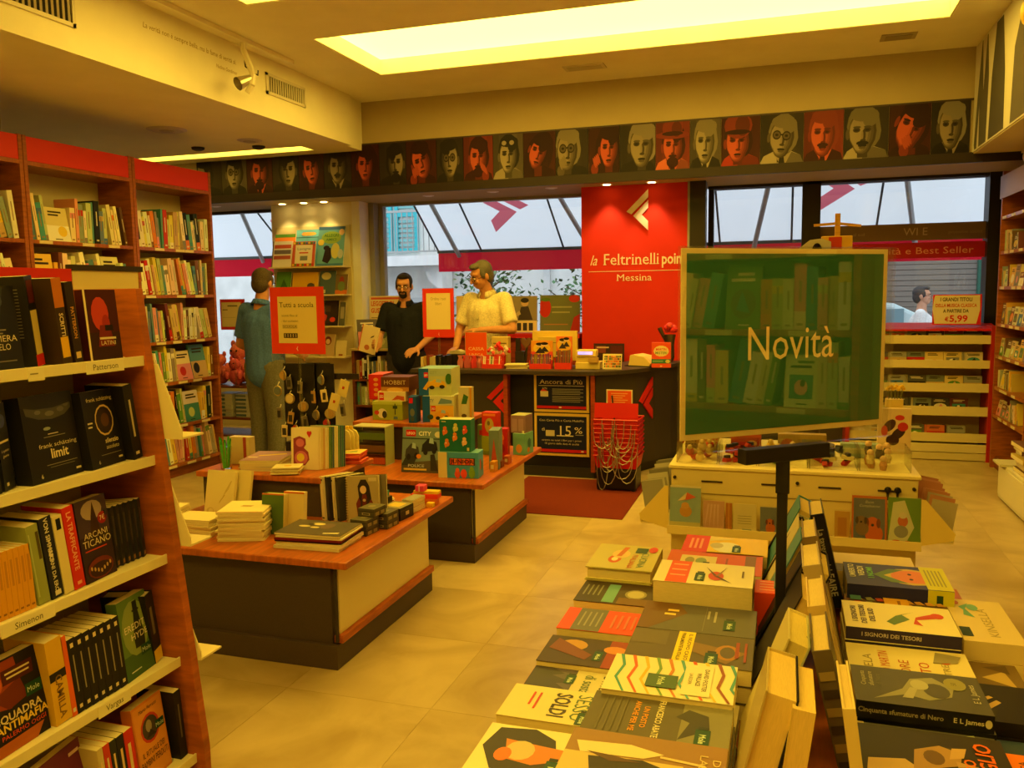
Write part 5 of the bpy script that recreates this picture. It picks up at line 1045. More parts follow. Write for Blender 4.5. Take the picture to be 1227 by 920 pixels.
pb('big blue and green picture book with a black dog, top pillar shelf', -4.70, 1.81, .31, .42, (110, 170, 180), [('r', 0, .92, 1, 1, (70, 110, 150)), ('e', .5, .72, .38, .16, (150, 180, 70)), ('t', .5, .74, .07, 'ALLEGRI', (70, 120, 50), {'b': 1, 'fit': .55}), ('t', .5, .64, .06, 'AMICI', (80, 130, 60), {'b': 1, 'fit': .4}), ('p', [(.2, .12), (.3, .45), (.5, .46), (.55, .2), (.42, .06)], (50, 40, 40)), ('e', .34, .46, .12, .06, (50, 40, 40)), ('e', .68, .38, .16, .2, (214, 206, 110)), ('e', .88, .85, .1, .08, (226, 190, 130)), ('e', .12, .6, .12, .08, (226, 196, 70)), ('e', .88, .3, .1, .12, (190, 200, 190)), ('r', 0, 0, 1, .06, (70, 120, 160))], y=7.92)
for k, (x, w, h, c, fr, n) in enumerate(((-5.22, .18, .25, (90, 140, 60), [('p', [(.2, .1), (.5, .7), (.9, .2)], (60, 100, 50))], 'green frog-coloured'), (-5.02, .31, .24, (220, 170, 30), [('p', [(.3, .0), (.5, .3), (.85, .5), (.98, .1)], (150, 110, 80)), ('e', .72, .4, .14, .12, (90, 80, 60))], 'bright yellow'), (-4.69, .19, .25, (80, 100, 110), [('e', .4, .78, .3, .16, (190, 180, 140)), ('r', .1, .05, .4, .2, (206, 200, 160))], 'slate blue moon'), (-4.50, .14, .21, (120, 100, 70), [('e', .5, .7, .2, .2, (150, 60, 50)), ('r', 0, 0, 1, .2, (206, 110, 50)), ('e', .5, .4, .3, .25, (110, 130, 80))], 'garden scene'))):
    pb(f'{n} picture book on the second pillar shelf', x, 1.515, w, h, c, fr)
pb('black picture book with a red creature, third pillar shelf', -4.72, 1.185, .24, .27, (40, 30, 28), [('r', .08, .1, .92, .96, (54, 40, 36)), ('p', [(.1, .2), (.25, .5), (.45, .4), (.4, .2)], (196, 50, 30)), ('e', .72, .24, .14, .1, (206, 60, 40)), ('r', .2, .55, .6, .8, (80, 60, 50))])
pb('brown storybook left of the black one, third pillar shelf', -4.98, 1.185, .22, .25, (130, 90, 60), rnd_front(random.Random(3), (130, 90, 60)))
pb('teal storybook at the alcove end, third pillar shelf', -5.24, 1.185, .22, .25, (80, 140, 130), rnd_front(random.Random(4), (80, 140, 130)))
pb('grey edged slim book right of the black one, third pillar shelf', -4.47, 1.185, .07, .25, (90, 90, 84), [('r', .2, .3, .8, .8, (150, 140, 120))])
pb('pale portrait book on the bottom pillar shelf', -4.70, .86, .16, .24, (190, 160, 120), [('e', .5, .7, .26, .2, (120, 50, 40)), ('e', .5, .66, .16, .12, (220, 180, 140))])
pb('cream slim book on the bottom pillar shelf', -4.52, .86, .12, .17, (214, 196, 150), [('r', .3, .05, .7, .15, (150, 70, 50))])
# ------------------------------------------------------------------ cash desk
CD = (62, 54, 50)
cq = root('cash_desk', (-1.9, 6.8, 0), 'dark cash desk with a rounded end, cherry uprights and two framed offers', 'counter')
arc = [(-1.42, 6.55), (-1.28, 6.65), (-1.15, 6.84), (-1.03, 7.09), (-.93, 7.39), (-.87, 7.70)]
def off(pts, d): return [(x+d*.75, y-d*.6) for x, y in pts]
MB().prism([(-3.0, 6.50), (-1.42, 6.50)]+off(arc[1:], .04)+[(-1.30, 7.72), (-1.45, 7.2), (-1.8, 7.05), (-3.0, 7.05)], .032, (64, 54, 48), 'z', .845).build('desk_top', 'dark', cq, bevel=.003)
MB().prism(arc+[(-1.15, 7.7), (-1.35, 7.15), (-1.42, 6.95)], .765, CD, 'z', .08).build('curved_front', 'dark', cq)
MB().box(-3.0, 6.56, .08, -2.19, 7.0, .845, CD).build('left_front', 'dark', cq)
MB().box(-2.15, 6.62, .08, -1.46, 7.0, .845, (30, 26, 25)).build('recess_panel', 'dark', cq)
MB().box(-3.0, 6.60, 0, -1.44, 7.0, .08, (50, 46, 42)).prism([(x*1.0-.02, y+.05) for x, y in arc]+[(-1.2, 7.6), (-1.42, 7.0)], .08, (50, 46, 42), 'z', 0).build('kick_plinth', 'dark', cq)
for x in (-2.19, -1.46): MB().box(x, 6.545, .06, x+.035, 6.62, .845, (170, 74, 34)).build('upright', 'wood', cq)
for p in chev(-2.255, .645, .085): MB().prism(p, .006, (206, 36, 26), 'y', 6.5535).build('emblem_stroke', 'satin', cq)
d = Vector((-.93+1.03, 7.39-7.09, 0)).normalized()
for p in chev(0, 0, .095):
    b = MB(); b.T = T(-1.085, 6.955, .605) @ Matrix.Rotation(math.atan2(.25, .12), 4, 'Z'); b.prism(p, .012, (206, 36, 26), 'y', -.006); b.build('emblem_stroke', 'satin', cq)
struct(MB().box(-1.98, 5.42, -.0004, -1.0, 6.54, .006, (130, 56, 44)), 'floor_mat', 'carpet')['kind'] = 'thing'
P(bpy.data.objects['floor_mat'], 'dark red floor mat in front of the cash desk', 'mat')
NV = (30, 36, 72)
def framed(label, x0, x1, z0, z1, y, sh):
    o = root('framed_offer', ((x0+x1)/2, y, z0), label, 'poster', 'framed offers on the cash desk')
    MB().box(x0, y-.012, z0, x1, y, z1, (222, 190, 90)).build('frame', 'satin', o, bevel=.002)
    MB().box(x0+.022, y-.0135, z0+.022, x1-.022, y-.0122, z1-.022, NV).build('poster_sheet', 'gloss', o)
    art('poster_print', o, (x0+.022-o.location.x, -.0138, .022), (1, 0, 0), (0, 0, 1), x1-x0-.044, z1-z0-.044, sh)
C1 = (226, 214, 180)
lines = lambda x0, x1, ys, c: [('r', x0, y, x1-.06*(k % 2), y+.02, c) for k, y in enumerate(ys)]
W1 = .45
framed('framed navy offer headed Ancora di Più, upper one on the cash desk', -1.945, -1.485, .532, .852, 6.615, serif_text(.50, .76, .13, 'Ancora di Più', C1, W1, .28, .86) + [('r', .04, .70, .96, .715, C1), ('r', 0, .03, 1, .11, (196, 30, 36)), ('e', .48, .07, .03, .02, C1), ('r', .08, .38, .24, .54, (206, 196, 160)), ('p', [(.08, .54), (.13, .62), (.24, .54)], (206, 60, 60)), ('t', .17, .6, .06, 'di Più', C1, {'fit': .1})] + lines(.32, .94, (.60, .55, .50, .45, .38, .33, .28, .23), (150, 146, 140)))
framed('framed navy offer with a big 15%, lower one on the cash desk', -1.945, -1.485, .172, .522, 6.615, [('t', .5, .86, .055, 'Con Carta Più e Carta MultiPiù', C1, {'fit': .9}), ('t', .56, .48, .27, '15', C1, {'fit': .30}), ('t', .84, .55, .17, '%', C1, {'fit': .17}), ('r', .40, .465, .74, .49, C1), ('r', .18, .46, .36, .62, (206, 196, 160)), ('t', .13, .6, .09, 'di', C1), ('r', .78, .50, .94, .52, (150, 146, 140)), ('t', .5, .33, .05, 'sconto su tutti i libri per i primi', C1, {'fit': .8}), ('t', .5, .24, .05, '15 giorni dalla data di uscita', C1, {'fit': .7}), ('r', 0, .03, 1, .11, (196, 30, 36)), ('e', .92, .07, .03, .02, C1)])
# nested shopping baskets
MB_ = (-1.19, 6.32)
bs = root('basket_stand', (MB_[0], MB_[1], 0), 'black low stand carrying the pile of red baskets', 'stand')
MB().box(MB_[0]-.15, MB_[1]-.12, .015, MB_[0]+.15, MB_[1]+.12, .17, (26, 22, 22)).build('body', 'plastic', bs, bevel=.006)
for sx in (-.13, .13): MB().tube((MB_[0]+sx, MB_[1]-.12, .016), (MB_[0]+sx, MB_[1]+.12, .016), .015, .015, 8, (20, 20, 20)).build('foot', 'plastic', bs)
rb = random.Random(2)
for k in range(9):
    z = .172+.034*k
    o = root('shopping_basket', (MB_[0], MB_[1], z), f'red plastic shopping basket in the nested pile, {ORD[k]} from the bottom', 'basket', 'nested red shopping baskets')
    b = MB(); h = .10; a, c_ = (.15, .115), (.168, .132)
    def wall(p, q, r_, s_): b.ngon([p, q, r_, s_], (206, 26, 26))
    X, Y = MB_
    lo = [(X-a[0], Y-a[1], z+.004), (X+a[0], Y-a[1], z+.004), (X+a[0], Y+a[1], z+.004), (X-a[0], Y+a[1], z+.004)]
    hi = [(X-c_[0], Y-c_[1], z+h), (X+c_[0], Y-c_[1], z+h), (X+c_[0], Y+c_[1], z+h), (X-c_[0], Y+c_[1], z+h)]
    for i in range(4): wall(lo[i], lo[(i+1) % 4], hi[(i+1) % 4], hi[i])
    b.ngon(lo[::-1], (190, 22, 22)); b.build('tub', 'plastic', o)
    r1 = MB()
    for i in range(4): r1.tube(hi[i], hi[(i+1) % 4], .0075, .0075, 6, (190, 26, 26))
    r1.build('rim', 'plastic', o)
    for sx in (-1, 1):
        px = X+sx*rb.uniform(.02, .1); dr_ = rb.uniform(.1, .26); w = rb.uniform(.04, .09); pts = []
        for i in range(9):
            t_ = pi*i/8; pts.append((px-w*cos(t_), Y-c_[1]-.008-.03*sin(t_)-.01*rb.random(), max(.02, z+h-dr_*sin(t_)**.7)))
        MB().path(pts, .0032, 5, (190, 184, 170)).build('handle', 'steel', o)
rt = MB().box(-.165, -.13, 0, .165, -.122, .11, (206, 28, 26)).build('lid_panel', 'plastic', o, world=False); rt.location = (0, .01, .10); rt.rotation_euler = (radians(-8), 0, 0)
on_ = root('notice', (-1.21, 6.50, .53), 'orange notice in a white frame stuck on the cash desk above the red baskets', 'notice')
MB().box(-1.315, 6.46, .50, -1.11, 6.463, .745, (226, 214, 180)).build('backing', 'paper', on_)
art('notice_print', on_, (-.105, -.0405, -.03), (1, 0, 0), (0, 0, 1), .205, .245, [('r', .05, .03, .95, .96, (226, 84, 24))] + [('r', .18, .86-.07*k, .82-.1*(k % 3), .89-.07*k, (236, 170, 100)) for k in range(10) if k != 5], 'paper')
MB().tube((-1.27, 6.452, .70), (-1.245, 6.43, .50), .006, .006, 6, (24, 22, 22)).build('black_rod', 'plastic', on_)
# things standing on the desk
CT = .8776
def on_desk(name, label, x, y, cat, rz=0): return root(name, (x, y, CT), label, cat, None, radians(rz))
holder('orange sign lettered CASSA on the desk before the cashier in pale polo', (-2.585, 6.72, CT+.06), .20, .24, -3, (232, 84, 10), [('r', 0, 0, 1, .012, (226, 206, 150)), ('r', 0, .988, 1, 1, (226, 206, 150)), ('r', 0, 0, .012, 1, (226, 206, 150)), ('r', .988, 0, 1, 1, (226, 206, 150)), ('t', .5, .36, .11, 'CASSA', (240, 190, 120), {'b': 1, 'fit': .72}), ('t', .5, .14, .11, 'UNICA', (240, 190, 120), {'b': 1, 'fit': .66})], .0, .059)
def pens(label, x, y, w, h, ph, n, rz, cols, back, seed):
    o = on_desk('pen_display', label, x, y, 'pen display', rz); r = random.Random(seed)
    MB().box(0, 0, 0, w, .07, ph*.35, (226, 60, 50)).box(0, .06, 0, w, .07, h, back).box(0, 0, ph*.35, .003, .06, ph*.6, (226, 60, 50)).box(w-.003, 0, ph*.35, w, .06, ph*.6, (226, 60, 50)).build('tray', 'gloss', o, world=False)
    for k in range(n):
        xx = .012+(w-.024)*k/(n-1); c = r.choice(cols)
        MB().tube((xx, .012, ph*.30), (xx, .03, ph*(.95+.1*r.random())), .0055, .0055, 6, c).tube((xx, .0235, ph*.7), (xx, .024, ph*.74), .0062, .0062, 6, (226, 214, 190)).build('pen', 'gloss', o, world=False)
    return o
o = pens('wide pink and yellow pen display with two dark-haired figures, on the cash desk', -2.0, 6.66, .185, .23, .12, 12, 0, [(90, 50, 110), (60, 70, 130), (150, 60, 90), (110, 120, 60)], (232, 150, 50), 1)
TW = lambda x, y, s: [('e', x, y, .09*s, .07*s, (226, 180, 60)), ('e', x, y+.1*s, .09*s, .06*s, (226, 190, 150)), ('e', x, y+.14*s, .10*s, .05*s, (40, 30, 30)), ('p', [(x-.12*s, y-.15*s), (x+.12*s, y-.15*s), (x, y+.04*s)], (60, 50, 60))]
art('back_print', o, (0, .06, .10), (1, 0, 0), (0, 0, 1), .185, .13, [('r', 0, 0, 1, .3, (226, 80, 70)), ('e', .5, .5, .4, .4, (236, 190, 60))] + TW(.42, .5, 2) + TW(.62, .56, 1.8))
o = pens('narrow tall pink pen display with two dark-haired figures, on the cash desk', -1.785, 6.66, .135, .265, .15, 9, 0, [(70, 60, 80), (110, 60, 60), (90, 90, 70)], (232, 120, 60), 2)
art('back_print', o, (0, .06, .14), (1, 0, 0), (0, 0, 1), .135, .125, [('e', .5, .45, .45, .45, (236, 180, 60))] + TW(.4, .5, 2) + TW(.64, .6, 1.8))
pens('red pen tray with white and teal pens beside the lollipops', -2.41, 6.64, .175, .11, .10, 12, 2, [(226, 214, 190), (90, 140, 120), (206, 60, 60)], (214, 60, 50), 3)
lp = on_desk('lollipop_stand', 'red tub full of red and white lollipops behind the pen tray', -2.30, 6.78, 'lollipops')
MB().lathe([(.05, 0), (.06, .11)], (0, 0, 0), (190, 40, 40), 14).build('tub', 'gloss', lp, world=False)
r = random.Random(3)
for k in range(26):
    a = r.uniform(0, 6.28); rr = r.uniform(0, .105); z = .19-rr*.6+r.uniform(-.015, .02)
    q = MB().ball((rr*cos(a), rr*sin(a), z), .016, .016, .016, [(214, 40, 40), (226, 206, 190), (226, 90, 90), (200, 30, 50)][k % 4], 8, 6).tube((rr*cos(a), rr*sin(a), z-.012), (rr*cos(a)*.3, rr*sin(a)*.3, .09), .002, .002, 4, (226, 220, 200)).build('lollipop', 'gloss', lp, world=False)
sw = on_desk('sweet_bags', 'small pink and red bags of sweets left of the pen tray', -2.55, 6.66, 'sweets')
for k in range(7):
    b = MB(); b.T = T(.032*k-.06, .03*(k % 2), 0) @ RZ(12*k); b.prism([(-.022, 0), (.022, 0), (.026, .05), (.012, .085), (.022, .105), (-.022, .105), (-.012, .085), (-.026, .05)], .022, [(206, 120, 120), (214, 60, 70), (190, 90, 100)][k % 3]); b.build('bag', 'gloss', sw, world=False)
ht = on_desk('heart_ornament', 'brown heart ornament on a stick in a black block', -2.115, 6.88, 'ornament')
MB().box(-.07, -.02, 0, .01, .05, .13, (44, 40, 48)).box(-.07, .0, .13, -.03, .03, .24, (36, 32, 32)).build('block', 'plastic', ht, world=False)
MB().tube((.01, 0, .0), (.03, 0, .17), .012, .010, 8, (50, 42, 36)).build('stick', 'plastic', ht, world=False)
hp = [(0, -.05), (.035, -.012), (.048, .018), (.038, .042), (.018, .044), (0, .026), (-.018, .044), (-.038, .042), (-.048, .018), (-.035, -.012)]
b = MB(); b.T = T(.025, -.01, .20); b.prism(hp, .02, (110, 76, 50)); b.build('heart', 'satin', ht, world=False, bevel=.004)
pile('loose receipt sheet in the heap in front of the heart ornament', -2.12, 6.72, CT, .18, .10, .0055, 7, [(226, 206, 150), (206, 186, 120), (232, 220, 180)], 8, .016, 'receipt sheets on the cash desk', name='paper_sheet', cat='paper')
mo = on_desk('monitor', 'beige monitor seen from behind, right of the heart ornament', -1.85, 6.93, 'monitor')
MB().box(-.20, 0, .05, .19, .03, .30, (222, 190, 90)).box(-.14, -.04, .08, .13, 0, .25, (206, 176, 84)).box(-.05, -.02, 0, .05, .06, .05, (190, 160, 80)).box(-.12, -.041, .20, .11, -.0395, .205, (120, 100, 50)).build('housing', 'satin', mo, world=False, bevel=.006)
m2 = on_desk('card_terminal', 'beige boxy terminal beside the cashier, behind the CASSA sign', -2.36, 6.93, 'terminal')
MB().box(-.06, 0, 0, .09, .08, .25, (214, 186, 110)).build('housing', 'satin', m2, world=False, bevel=.006)
MB().box(-.045, -.002, .19, .075, -.0002, .196, (90, 76, 50)).build('slot', 'matte', m2, world=False)
rg = on_desk('cash_register', 'cream cash register with a glowing blue customer display', -1.62, 6.70, 'cash register', 3)
MB().box(0, 0, 0, .20, .20, .055, (226, 200, 110)).build('drawer_base', 'satin', rg, world=False, bevel=.004)
MB().prism([(.0, .055), (.16, .055), (.16, .10), (.0, .10)], .13, (206, 180, 96), 'y', .02).build('body', 'satin', rg, world=False, bevel=.006)
MB().box(.005, .01, .10, .17, .12, .155, (232, 206, 120)).build('display_housing', 'satin', rg, world=False, bevel=.008)
MB().box(.02, .0075, .118, .14, .0095, .142, (60, 70, 220)).build('blue_display', 'lcd', rg, world=False)
MB().box(.11, -.02, .055, .19, .02, .095, (190, 150, 80)).build('paper_tear', 'satin', rg, world=False)
ck = MB().box(0, 0, 0, .155, .004, .125, (222, 206, 150)).build('desk_calendar', 'paper', None); put(ck, T(-1.40, 6.72, CT+.001) @ RX(-12)); P(ck, 'small cream desk card filled with coloured blocks, by the cash register', 'calendar')
rr_ = random.Random(8); art('calendar_print', ck, (0, 0, 0), (1, 0, 0), (0, 0, 1), .155, .125, [('r', .08+.09*i, .12+.16*j, .15+.09*i, .24+.16*j, rr_.choice([(206, 90, 40), (110, 120, 50), (90, 60, 50), (226, 140, 60), (60, 60, 60)])) for i in range(10) for j in range(5)], 'paper')
MB().box(.02, .004, 0, .135, .05, .004, (206, 190, 140)).build('foot', 'paper', ck, world=False)
ob = on_desk('ledger', 'open pale ledger lying curved near the rounded desk end', -1.16, 7.02, 'ledger', -20)
MB().prism([(-.10, 0), (.10, 0), (.12, .03), (.10, .045), (.05, .085), (-.04, .10), (-.08, .09), (-.09, .03)], .16, (226, 196, 120), 'y', 0).build('pages', 'paper', ob, world=False, bevel=.006)
MB().box(-.12, -.02, 0, .13, .2, .006, (40, 34, 32)).build('cover', 'matte', ob, world=False)
carton('orange leaflet box with a cream label and teal band, at the rounded desk end', -1.035, 6.93, CT, .155, .05, .205, 4, (226, 84, 50), [('e', .5, .66, .40, .22, (232, 206, 140)), ('t', .5, .68, .10, 'MARTIN', (206, 80, 60), {'b': 1, 'fit': .55}), ('t', .5, .54, .10, 'MISTERI', (120, 140, 90), {'b': 1, 'fit': .62}), ('r', 0, .17, 1, .34, (60, 120, 90)), ('e', .84, .25, .12, .07, (214, 196, 110)), ('r', .06, .22, .6, .29, (120, 160, 120)), ('e', .5, .06, .06, .03, (236, 190, 120))], cat='leaflet box', name='leaflet_box')
bx_ = on_desk('book_rack', 'low row of slim books and a black gadget at the left of the cash desk', -2.88, 6.70, 'book rack')
for k in range(9): MB().box(-.11+.028*k, 0, 0, -.085+.028*k, .1, .085+.008*(k % 3), [(226, 206, 150), (190, 150, 80), (150, 70, 50), (214, 196, 140)][k % 4] if k < 5 else (36, 32, 32)).build('slim_book', 'gloss', bx_, world=False)
gd = on_desk('receipt_printer', 'black receipt printer with a cream top by the red-framed desk sign', -2.75, 6.88, 'printer')
MB().box(-.07, 0, 0, .07, .14, .10, (40, 36, 36)).build('body', 'plastic', gd, world=False, bevel=.006)
MB().prism([(-.05, .1), (.06, .1), (.06, .12), (.02, .135), (-.05, .125)], .1, (200, 190, 150), 'y', .02).build('top_cover', 'plastic', gd, world=False)
sg = [('r', .12, .16, .88, .9, (226, 206, 150)), ('t', .5, .76, .06, 'Ordina i tuoi', (150, 130, 90), {'fit': .5}), ('t', .5, .66, .06, 'libri', (150, 130, 90)), ('p', [(.49, .06), (.51, .10), (.51, .085), (.5, .06), (.51, .035), (.51, .02)], (240, 220, 190))]
holder('red-framed cream sign standing on the left of the cash desk, before the dark-shirted cashier', (-2.85, 6.45, CT+.27), .265, .40, 9, (214, 50, 34), sg, .0, .269)
# ------------------------------------------------------------------ behind the desk
wb = root('window_bench', (-3.0, 8.2, 0), 'low bench with a red edge under the window behind the cashiers', 'bench')
MB().box(-3.68, 7.98, 0, -1.9, 8.36, 1.06, (150, 60, 34)).build('bench_body', 'wood', wb)
MB().box(-3.7, 7.95, 1.06, -1.88, 8.36, 1.10, (196, 30, 26)).build('bench_top', 'satin', wb)
def wposter(label, x0, x1, z0, z1, c, sh, y=8.18): 
    o = MB().box(0, 0, 0, x1-x0, .006, z1-z0, c).build('window_poster', 'paper', None); put(o, T(x0, y, z0) @ RX(-3)); P(o, label, 'poster')
    art('poster_print', o, (0, 0, 0), (1, 0, 0), (0, 0, 1), x1-x0, z1-z0, sh, 'paper'); return o
wposter('cream poster reading LEGGETE DI GUSTO at the window corner', -4.24, -3.83, 1.12, 1.49, (226, 206, 160), [('r', .05, .90, .95, .96, (206, 90, 70)), ('t', .38, .72, .13, 'LEGGETE DI', (206, 50, 40), {'b': 1, 'fit': .66}), ('t', .26, .52, .13, 'GUSTO', (206, 50, 40), {'b': 1, 'fit': .42}), ('r', .62, .52, .9, .64, (206, 50, 40)), ('r', .06, .36, .9, .39, (150, 130, 100)), ('r', .06, .28, .8, .31, (150, 130, 100)), ('r', .06, .08, .3, .12, (120, 100, 80))])
wposter('plain buff card in the window left of the pale polo cashier', -3.24, -2.86, 1.105, 1.48, (216, 186, 130), [('r', .05, .05, .95, .95, (222, 194, 140))])
wposter('photo poster of a suited figure in the window right of the pale polo cashier', -2.68, -2.37, 1.105, 1.47, (150, 136, 110), [('r', 0, .0, 1, .32, (226, 206, 150)), ('p', [(.35, .34), (.45, .7), (.7, .72), (.85, .34)], (70, 60, 56)), ('e', .58, .82, .13, .11, (206, 170, 130)), ('e', .58, .88, .14, .07, (50, 44, 40)), ('p', [(.1, .34), (.45, .5), (.4, .6), (.1, .42)], (190, 170, 130))] + [('r', .12+.2*q, .05, .26+.2*q, .26, (60, 54, 60)) for q in range(4)])
wposter('olive green poster with tomatoes in the window beside the red column', -2.34, -1.93, 1.105, 1.475, (110, 116, 80), [('e', .13, .66, .15, .26, (190, 40, 30)), ('e', .14, .88, .12, .05, (90, 120, 50)), ('e', .86, .9, .14, .1, (196, 50, 36)), ('p', [(.75, 0), (.85, .4), (1, .5), (1, 0)], (170, 40, 34)), ('r', .3, .66, .8, .70, (160, 160, 110)), ('r', .3, .52, .75, .56, (160, 160, 110)), ('r', .1, .2, .7, .23, (170, 120, 80))])
wposter('dark film-like poster at the foot of the red column', -1.71, -1.42, .80, 1.02, (60, 34, 28), [('r', .05, .6, .4, .9, (130, 60, 44)), ('r', .55, .2, .95, .9, (90, 30, 26)), ('r', .1, .8, .5, .86, (206, 170, 120))], 7.80)
MB().box(-1.8, 7.74, 0, -1.3, 7.925, .80, (120, 50, 30)).build('side_cabinet', 'wood', None, bevel=.003); P(bpy.data.objects['side_cabinet'], 'low brown cabinet against the foot of the red column', 'cabinet')
MB().box(.02, -.002, .02, .24, .0, .76, (140, 60, 36)).build('door', 'wood', bpy.data.objects['side_cabinet'], world=False)
bpy.data.objects['door'].location = (-1.8, 7.739, 0)
ch = root('floral_bucket', (-.99, 7.55, CT), 'grey metal pitcher holding red paper flowers near the red column', 'vase')
MB().lathe([(.03, 0), (.045, .04), (.04, .15), (.055, .24)], (-.97, 7.55, CT), (110, 100, 80), 14).build('pitcher', 'steel', ch)
MB().tube((-.99, 7.55, CT+.16), (-1.06, 7.55, CT+.30), .012, .02, 8, (110, 100, 80)).build('spout', 'steel', ch)
for k in range(7): MB().ball((-.96+.035*cos(k*.9), 7.55+.03*sin(k*.9), CT+.28+.02*(k % 3)), .03, .03, .026, [(206, 40, 40), (226, 80, 70)][k % 2], 8, 6).build('flower', 'paper', ch)
lb_ = root('low_bookcase', (-4.02, 7.9, 0), 'low brown bookcase below the LEGGETE DI GUSTO poster', 'bookcase')
for q in ((-4.29, 7.86, 0, -4.26, 8.08, .93), (-3.76, 7.86, 0, -3.73, 8.3, .93)): MB().box(*q, (120, 64, 34)).build('side_panel', 'wood', lb_)
MB().box(-4.30, 7.84, .93, -3.72, 8.09, .95, (206, 180, 120)).build('top', 'satin', lb_)
for z in (.08, .36, .63): MB().box(-4.26, 7.86, z-.02, -3.76, 8.08, z, (130, 70, 38)).build('shelf', 'wood', lb_)
MB().box(-4.26, 8.075, .0, -3.76, 8.09, .93, (60, 44, 34)).build('back_panel', 'wood', lb_)
rl = random.Random(77)
for si, z in enumerate((.63, .36)): shelf_row(T(-4.26, 7.87, 0), .005, .495, z, .2, rl, f'{["upper", "lower"][si]} shelf of low bookcase', group='books in the low bookcase', hmin=.18, hmax=.25, face=0, tmin=.018, tmax=.035, lean=.2, nmax=22, end='alcove end')
book('tall grey picture book standing edge-on atop the low bookcase', T(-4.20, 7.86, .951) @ RZ(50) @ RX(-5), .22, .30, .02, (110, 104, 110), rnd_front(random.Random(21), (110, 104, 110)), cat='picture book', name='picture_book')
book('wide green landscape picture book faced out atop the low bookcase', T(-4.13, 7.90, .951) @ RX(-10), .24, .23, .015, (150, 150, 110), [('r', 0, .92, 1, 1, (190, 60, 50)), ('e', .3, .4, .16, .2, (110, 110, 80)), ('e', .65, .3, .2, .16, (190, 180, 130)), ('e', .8, .6, .12, .14, (90, 100, 70))], cat='picture book', name='picture_book')
# ------------------------------------------------------------------ alcove: plush toys and packs beside the wooden bookcase
pr = root('toy_rack', (-5.1, 7.15, 0), 'brown rack with plush toys and packs in the alcove behind the customer', 'rack')
for z in (.16, .33, .64): MB().box(-5.60, 6.95, z-.02, -4.78, 7.35, z, (120, 62, 34)).build('shelf', 'wood', pr)
for x in (-5.62, -4.80): MB().box(x, 6.95, 0, x+.02, 7.35, .95, (70, 46, 36)).build('side_panel', 'wood', pr)
for k, (x, y, z, s) in enumerate(((-5.33, 7.1, .64, 1.15), (-5.12, 7.05, .64, 1.0), (-4.95, 7.1, .64, .95), (-5.2, 7.24, .64, 1.5), (-4.98, 7.26, .64, 1.35))):
    o = root('plush_toy', (x, y, z+.001), f'pink plush animal on the alcove rack, {ORD[k]} in its heap', 'plush toy', 'pink plush animals'); pc_ = [(214, 110, 110), (206, 90, 104), (226, 130, 120)][k % 3]
    MB().ball((x, y, z+.085*s), .075*s, .065*s, .085*s, pc_).build('body', 'fabric', o, smooth=True)
    hd_ = MB().ball((x, y-.02*s, z+.21*s), .06*s, .055*s, .055*s, pc_).build('head', 'fabric', o, smooth=True)
    for sx in (-1, 1):
        MB().ball((x+sx*.045*s, y-.01*s, z+.262*s), .02*s, .012*s, .025*s, pc_, 8, 6).build('ear', 'fabric', hd_, world=False).location = -o.location
        MB().ball((x+sx*.07*s, y-.05*s, z+.10*s), .024*s, .03*s, .04*s, pc_, 8, 6).build('paw', 'fabric', o, smooth=True)
        MB().ball((x+sx*.022*s, y-.072*s, z+.22*s), .007*s, c=(30, 24, 24), nu=6, nv=5).build('eye', 'gloss', hd_, world=False).location = -o.location
for k in range(12):
    carton(f'blue and white game pack on the alcove rack, {ORD[k % 6]} up the pile {["beside the bookcase", "behind the customer"][k//6]}', -5.35+.24*(k//6), 7.0, .331+.038*(k % 6), .20, .2, .036, PILE.uniform(-3, 3), (200, 200, 190), [('r', 0, .2, .6, .8, [(80, 110, 140), (120, 130, 140)][k % 2])], name='game_pack', cat='toy box', group='game packs on the alcove rack')
holder('red-framed cream sign over the plush toys in the alcove', (-5.22, 6.98, 1.185), .28, .295, 0, (206, 50, 44), [('r', .05, .1, .84, .9, (222, 206, 160)), ('r', .3, .76, .7, .80, (110, 100, 80)), ('r', .1, .64, .3, .67, (130, 120, 100)), ('r', .1, .4, .6, .41, (170, 156, 120))], .0, .54)

# ------------------------------------------------------------------ people
def remesh(b, voxel, smooth=2):
    me = b.mesh('tmp', M['skin']); o = bpy.data.objects.new('tmp', me); COL.objects.link(o)
    m = o.modifiers.new('r', 'REMESH'); m.mode = 'VOXEL'; m.voxel_size = voxel
    s = o.modifiers.new('s', 'SMOOTH'); s.iterations = smooth; s.factor = .5
    dg = bpy.context.evaluated_depsgraph_get(); out = bpy.data.meshes.new_from_object(o.evaluated_get(dg))
    bpy.data.objects.remove(o); bpy.data.meshes.remove(me); return out
def capsule(b, p0, p1, r0, r1, n=14):
    p0, p1 = Vector(p0), Vector(p1); b.tube(p0, p1, r0, r1, n); b.ball(p0, r0, nu=n, nv=9); b.ball(p1, r1, nu=n, nv=9)
def chain(b, pts, rs):
    for i in range(len(pts)-1): capsule(b, pts[i], pts[i+1], rs[i], rs[i+1])
def skin_obj(name, b, voxel, m, color, parent, smooth=2):
    me = remesh(b, voxel, smooth); me.materials.clear(); me.materials.append(M[m])
    for a in list(me.color_attributes): me.color_attributes.remove(a)
    at = me.color_attributes.new('Col', 'FLOAT_COLOR', 'POINT'); c = lin(color); at.data.foreach_set('color', c*len(me.vertices))
    me.polygons.foreach_set('use_smooth', [True]*len(me.polygons)); me.name = name
    o = bpy.data.objects.new(name, me); COL.objects.link(o); o.parent = parent; return o
